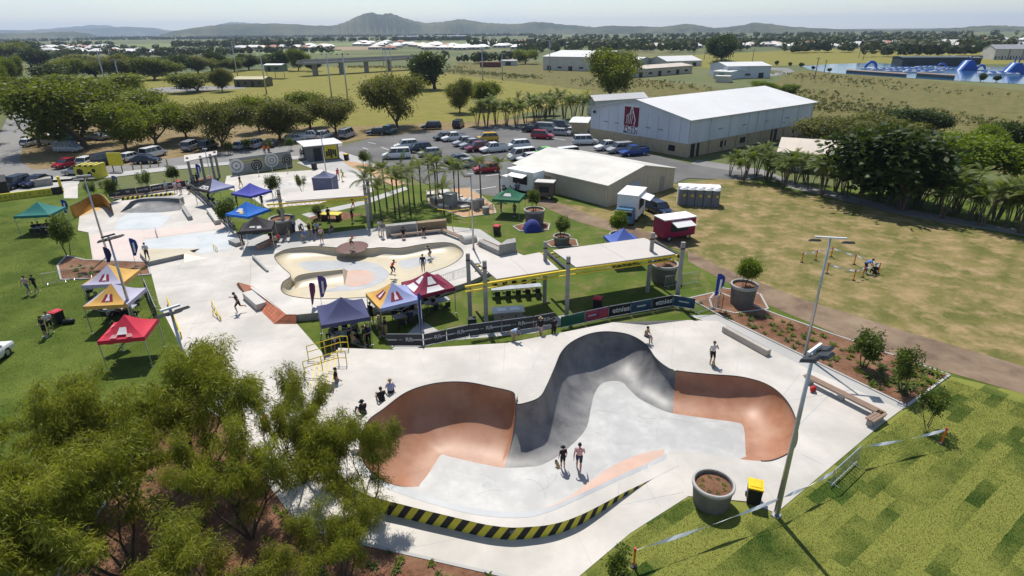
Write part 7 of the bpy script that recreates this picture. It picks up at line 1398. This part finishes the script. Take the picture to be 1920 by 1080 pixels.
def cl(n, c): return mat('cloth_' + n, c, .85, .12, 6)
CLO = {'black': cl('black', (.018, .018, .02)), 'white': cl('white', (.62, .61, .60)), 'pink': cl('pink', (.55, .36, .36)), 'red': cl('red', (.48, .03, .03)), 'blue': cl('blue', (.10, .20, .42)), 'lblue': cl('lblue', (.30, .40, .58)), 'navy': cl('navy', (.03, .04, .09)), 'grey': cl('grey', (.18, .18, .19)), 'teal': cl('teal', (.10, .36, .38)), 'orange': cl('orange', (.72, .16, .02)), 'yellow': cl('yellow', (.62, .46, .04)), 'tan': cl('tan', (.38, .28, .16)), 'denim': cl('denim', (.09, .13, .2)), 'olive': cl('olive', (.13, .13, .07)), 'lilac': cl('lilac', (.42, .42, .62))}
HAIR = {'dark': mat('hair_dark', (.022, .014, .01), .6, .2, 9), 'brown': mat('hair_brown', (.09, .05, .025), .6, .2, 9), 'fair': mat('hair_fair', (.34, .22, .10), .6, .2, 9)}
BOARDM = mat('skateboard_deck', (.16, .13, .07), .6, .2, 4)
def board(parent_loc, rz, label, lean=None):
    t = thing('skateboard', label, 'skateboard', parent_loc, rz); rot = (0, 0, 0) if lean is None else lean; b = MB(); n = 8; vs = []
    for i in range(n + 1): u = -1 + 2 * i / n; w_ = .10 * math.sqrt(max(.05, 1 - max(0, abs(u) - .7) ** 2 / .1)); zz = .09 + .05 * max(0, abs(u) - .72) / .28; vs += [(.40 * u, -w_, zz), (.40 * u, w_, zz), (.40 * u, w_, zz + .012), (.40 * u, -w_, zz + .012)]
    b.add(vs, [f for i in range(n) for f in ((4 * i, 4 * i + 4, 4 * i + 5, 4 * i + 1), (4 * i + 2, 4 * i + 6, 4 * i + 7, 4 * i + 3), (4 * i + 1, 4 * i + 5, 4 * i + 6, 4 * i + 2), (4 * i + 3, 4 * i + 7, 4 * i + 4, 4 * i))]); b.build('deck', BOARDM, t)
    for x in (-.23, .23):
        b = MB(); b.box((x, 0, .065), (.05, .1, .05)); b.build('truck', STEEL, t)
        for y in (-.085, .085): b = MB(); b.tube([(x, y - .016, .03), (x, y + .016, .03)], .028, 10); b.build('wheel', WHITE, t)
    t.rotation_euler = (rot[0], rot[1], rz + rot[2]); return t
def person(px, py, pose, face, shirt, pants, label, hair='dark', long_=False, z=.022, hat=None, group=None, h=1.0, skin=0, bd=None, shoes='white'):
    """face: heading in degrees, 0 = towards the camera, 90 = to the right of the picture"""
    p = G(px, py, z); t = thing('person', label, 'person', (p.x, p.y, z + (.115 if bd else 0)), R(face), group, h); o = link('body', PM[pose], t); sk = [SKINM, SKIN2][skin]
    for i, m_ in enumerate([sk, CLO[shirt], CLO[pants], CLO[pants] if long_ else sk, CLO[shoes] if shoes in CLO else CLO['white'], HAIR[hair], EYEM]): o.material_slots[i].link = 'OBJECT'; o.material_slots[i].material = m_
    hd = Vector(POSE[pose]['head']); fv = (Vector(POSE[pose]['face']) - hd).normalized()
    if hat:
        b = MB(); hu = (hd - Vector(POSE[pose]['neck'])).normalized(); b.lathe([(.108, -.01), (.110, .03), (.095, .085), (.05, .115), (0, .122)], 16); ht = b.build('hat', CLO.get(hat, BLACK), t, True, hd + hu * .02, (hu.to_track_quat('Z', 'Y').to_euler()))
        b = MB(); b.lathe([(.10, 0), (.17, -.012)], 14, (0, -.03, 0)); b.build('brim', CLO.get(hat, BLACK), ht)
    else:
        b = MB(); b.ball((0, .014, .022), .103, 0, 12, (.96, 1.02, .95)); hb = b.mesh('hair', HAIR[hair], True); bm_ = bmesh.new(); bm_.from_mesh(hb); bmesh.ops.delete(bm_, geom=[v for v in bm_.verts if v.co.z < -.03 or (v.co.y < -.055 and v.co.z < .055)], context='VERTS'); bm_.to_mesh(hb); bm_.free(); link('hair', hb, t, hd, (0, 0, 0))
    if bd: board((p.x, p.y, z), R(face + bd), 'skateboard under the feet of the ' + ' '.join(label.split()[:4]))
    return t
FL = FL1
person(1085, 882, 'walk', 170, 'pink', 'navy', 'man in pale pink shirt carrying a board across the bowl floor', 'dark', z=FL, h=1.05); person(1055, 878, 'stand', 200, 'black', 'black', 'child in black with a helmet standing on the bowl floor', z=FL, hat='black', h=.86)
q = G(1046, 876, FL); board((q.x, q.y, FL), R(120), 'skateboard tipped up beside the helmeted child', (0, R(-38), 0))
person(1334, 683, 'phone', 15, 'white', 'black', 'person in white shirt standing on the deck with a hand raised to the face', 'brown', h=1.0); q = G(1336, 685); board((q.x, q.y - .1, .05), R(70), 'skateboard at the feet of the person in white')
person(1210, 641, 'bench', 40, 'tan', 'denim', 'person in a tan top crouched on the rim of the deep pocket', 'dark', z=.12, h=.95)
person(733, 737, 'sit', 190, 'lilac', 'black', 'person in lilac shirt and sun hat sitting at the bowl edge', z=.8, hat='tan'); person(717, 752, 'sit', 215, 'black', 'black', 'person in black sitting at the bowl edge with bare knees', z=.8); person(683, 777, 'sit', 235, 'black', 'black', 'hooded person in black sitting alone at the bowl edge', z=.8, long_=True, hat='black'); person(634, 735, 'walk', 100, 'black', 'grey', 'skater half hidden by the wattle leaves', z=.1)
person(450, 586, 'run', -75, 'black', 'black', 'shirtless runner in black shorts crossing the plaza', skin=0, h=1.03)
person(278, 487, 'stand2', 10, 'white', 'black', 'person in white shirt and black trousers on the raised pad', z=.46, long_=True); person(807, 487, 'ride', -60, 'black', 'grey', 'skater in dark clothes rolling on the kidney bowl floor', z=FL2, bd=90, h=.95); person(660, 466, 'ride', 60, 'tan', 'black', 'skater in red helmet dropping in by the maroon mound', z=.3, bd=90, hat='red', h=.85); person(737, 517, 'ride', 70, 'red', 'black', 'skater in red shirt leaning with arms out', z=FL2 + .3, bd=90, long_=True); person(794, 510, 'stand', 0, 'navy', 'grey', 'man in navy shirt behind the maroon tent', z=.3)
for x, y, ps, f, s_, pn, lb in [(98, 623, 'stand2', 30, 'white', 'black', 'woman in pale top on the lawn beside the red lidded bin'), (88, 632, 'stand2', -20, 'black', 'black', 'man in black on the lawn beside the red lidded bin'), (70, 550, 'walk', 160, 'black', 'black', 'woman in black dress walking on the lawn'), (55, 552, 'walk', 170, 'pink', 'denim', 'woman in pink top and denim shorts walking on the lawn')]: person(x, y, ps, f, s_, pn, lb, 'brown')
person(963, 645, 'bend', 60, 'lblue', 'tan', 'man in pale blue shirt bending over by the banner fence', z=.5, long_=True); person(1013, 636, 'walk', 150, 'black', 'pink', 'person in sun hat walking behind the banner fence', z=.3, hat='tan'); person(1038, 636, 'stand', 200, 'black', 'black', 'man in black leaning by the green banner', z=.2, long_=True)
person(1622, 512, 'bend', 90, 'blue', 'navy', 'person in blue stooping inside the taped square', long_=True); person(1640, 512, 'sit', -60, 'black', 'black', 'person in black sitting inside the taped square', long_=True)
person(757, 447, 'bench', 10, 'black', 'black', 'person in cap sitting on the kidney bowl bench', z=.03, hat='black'); person(796, 443, 'bench', -10, 'black', 'grey', 'second person sitting on the kidney bowl bench', z=.03); person(714, 440, 'stand2', 10, 'white', 'white', 'skater in white with helmet waiting by the shade post', hat='black', z=.05); person(718, 445, 'stand', -15, 'grey', 'white', 'skater in grey with helmet beside the one in white', hat='grey', z=.05)
for i, (x, y, ps, s_, pn) in enumerate([(551, 436, 'walk', 'white', 'navy'), (565, 440, 'bend', 'white', 'black'), (582, 446, 'stand', 'black', 'tan'), (590, 447, 'stand2', 'black', 'black'), (597, 444, 'stand', 'lblue', 'black'), (604, 455, 'stand', 'pink', 'olive'), (573, 452, 'bench', 'blue', 'tan'), (545, 450, 'bench', 'tan', 'grey'), (625, 440, 'bench', 'navy', 'denim'), (600, 418, 'stand', 'black', 'black'), (617, 415, 'stand2', 'black', 'black'), (661, 417, 'stand', 'black', 'black'), (662, 390, 'walk', 'black', 'red'), (455, 462, 'stand', 'black', 'black'), (510, 455, 'bench', 'black', 'red'), (518, 462, 'bench', 'tan', 'black'), (525, 458, 'bench', 'red', 'grey')]):
    person(x, y, ps, 40 * i % 360, s_, pn, 'spectator in ' + ({'lblue': 'pale blue', 'lilac': 'lilac'}.get(s_, s_)) + ' top near the black tent and round planter', ['dark', 'brown', 'fair'][i % 3], i % 2 == 0, .05, group='spectators near the black tent')
for i, (x, y, ps, s_, pn) in enumerate([(697, 605, 'stand2', 'black', 'black'), (712, 607, 'stand', 'lblue', 'grey'), (714, 632, 'stand', 'tan', 'olive'), (725, 634, 'stand2', 'black', 'tan'), (632, 655, 'bench', 'white', 'navy'), (645, 650, 'bench', 'teal', 'black'), (655, 645, 'bench', 'black', 'black'), (663, 655, 'bench', 'tan', 'grey'), (668, 640, 'stand', 'olive', 'black'), (625, 640, 'bench', 'grey', 'black'), (685, 652, 'stand', 'black', 'olive'), (693, 648, 'stand2', 'navy', 'black'), (760, 600, 'bench', 'black', 'black'), (780, 592, 'bench', 'pink', 'black'), (812, 582, 'bench', 'black', 'grey'), (770, 610, 'bench', 'navy', 'black'), (640, 660, 'bench', 'black', 'denim')]):
    person(x, y, ps, (50 * i + 150) % 360, s_, pn, 'spectator in ' + ({'lblue': 'pale blue'}.get(s_, s_)) + ' top shaded by the navy and emblem tents', ['dark', 'brown', 'fair'][i % 3], i % 2 == 1, .02, group='spectators under the navy and emblem tents', hat='tan' if i in (2, 7) else None)
for i, (x, y, s_, pn) in enumerate([(314, 362, 'lblue', 'grey'), (331, 362, 'white', 'pink'), (340, 364, 'pink', 'grey'), (356, 362, 'white', 'navy'), (367, 350, 'navy', 'black'), (362, 352, 'blue', 'denim'), (372, 346, 'black', 'black'), (402, 392, 'navy', 'grey'), (412, 400, 'lblue', 'black'), (394, 384, 'black', 'black'), (446, 388, 'black', 'black'), (493, 388, 'black', 'grey'), (428, 410, 'tan', 'black')]):
    person(x, y, 'stand2' if i % 2 else 'stand', 30 * i, s_, pn, 'onlooker in ' + ({'lblue': 'pale blue'}.get(s_, s_)) + ' top behind the far plaza fence', ['dark', 'brown', 'fair'][i % 3], i % 2 == 0, .02, group='onlookers behind the far plaza fence')
person(452, 351, 'walk', 80, 'black', 'tan', 'player in black walking on the ball court'); person(634, 336, 'run', 40, 'red', 'red', 'player in red running on the ball court'); person(644, 339, 'run', -60, 'yellow', 'yellow', 'player in yellow running on the ball court')
for x, s_ in ((497, 'orange'), (505, 'orange')): person(x, 290, 'stand', 20, s_, 'navy', 'worker in orange vest behind the mural wall', long_=True, group='workers in orange vests')
for i, x in enumerate((566, 571, 577)): person(x, 297, 'stand', 40 * i, ['pink', 'grey', 'red'][i], 'black', ['pink', 'grey', 'red'][i] + ' topped person waiting beside the toilet block')
for i, (x, y, s_) in enumerate([(78, 436, 'black'), (92, 434, 'black'), (104, 438, 'navy'), (84, 444, 'black'), (68, 438, 'black')]): person(x, y, 'bench', 60 * i, s_, 'black', 'person in dark clothes seated under the teal tent', 'dark', True, .02, group='people seated under the teal tent')
for i, (x, y, s_) in enumerate([(214, 600, 'white'), (224, 596, 'tan'), (238, 594, 'pink'), (247, 600, 'navy')]): person(x, y, 'bench', 50 * i + 20, s_, 'black', s_ + ' topped person seated under the printed lavender tent', 'dark', True, .02)
for i, (x, y, s_) in enumerate([(972, 362, 'pink'), (968, 366, 'blue'), (957, 372, 'black'), (940, 400, 'navy'), (965, 406, 'olive')]): person(x, y, 'stand', 50 * i + 120, s_, 'navy', s_ + ' topped customer near the white food truck', 'dark', True, .02)
person(458, 815, 'stand', 0, 'black', 'black', 'person in black glimpsed through the wattle leaves'); person(503, 822, 'walk', 60, 'red', 'black', 'person with red shoes glimpsed below the wattle tree')
p = G(130, 607); t = thing('gear_bag', 'black gear bag lying on the lawn beside the bin', 'bag', (p.x, p.y, .01), R(15)); b = MB(); b.tube([(-.4, 0, .2), (-.3, 0, .2), (.3, 0, .2), (.4, 0, .2)], [.12, .2, .2, .12], 10); b.build('body', BLACK, t, True); b = MB(); b.tube([(-.2, 0, .38), (-.1, 0, .52), (.1, 0, .52), (.2, 0, .38)], .015, 5); b.build('strap', BLACK, t)
p = G(1523, 735); t = thing('gear_bag', 'maroon rucksack under the long timber bench', 'bag', (p.x, p.y, .03), R(30)); b = MB(); b.ball((0, 0, .2), .2, 0, 12, (1.1, .8, 1)); b.build('body', CLO['red'], t, True); b = MB(); b.tube([(-.1, -.15, .3), (0, -.22, .2), (-.1, -.15, .08)], .02, 5); b.build('strap', BLACK, t)
# ---------------------------------------------------------------- air
hz = MB(); hz.box((0, 0, 128), (30000, 30000, 262)); ho = hz.build('haze', []); ho['kind'] = 'stuff'; ho['label'] = 'thin summer haze over the plain'
hm = bpy.data.materials.new('summer_haze'); hm.use_nodes = True; n_ = hm.node_tree; n_.nodes.clear(); vo = n_.nodes.new('ShaderNodeOutputMaterial'); pv = n_.nodes.new('ShaderNodeVolumePrincipled'); pv.inputs['Color'].default_value = (.62, .76, 1, 1); pv.inputs['Density'].default_value = .00009; pv.inputs['Anisotropy'].default_value = .2; n_.links.new(pv.outputs[0], vo.inputs['Volume']); ho.data.materials.append(hm)
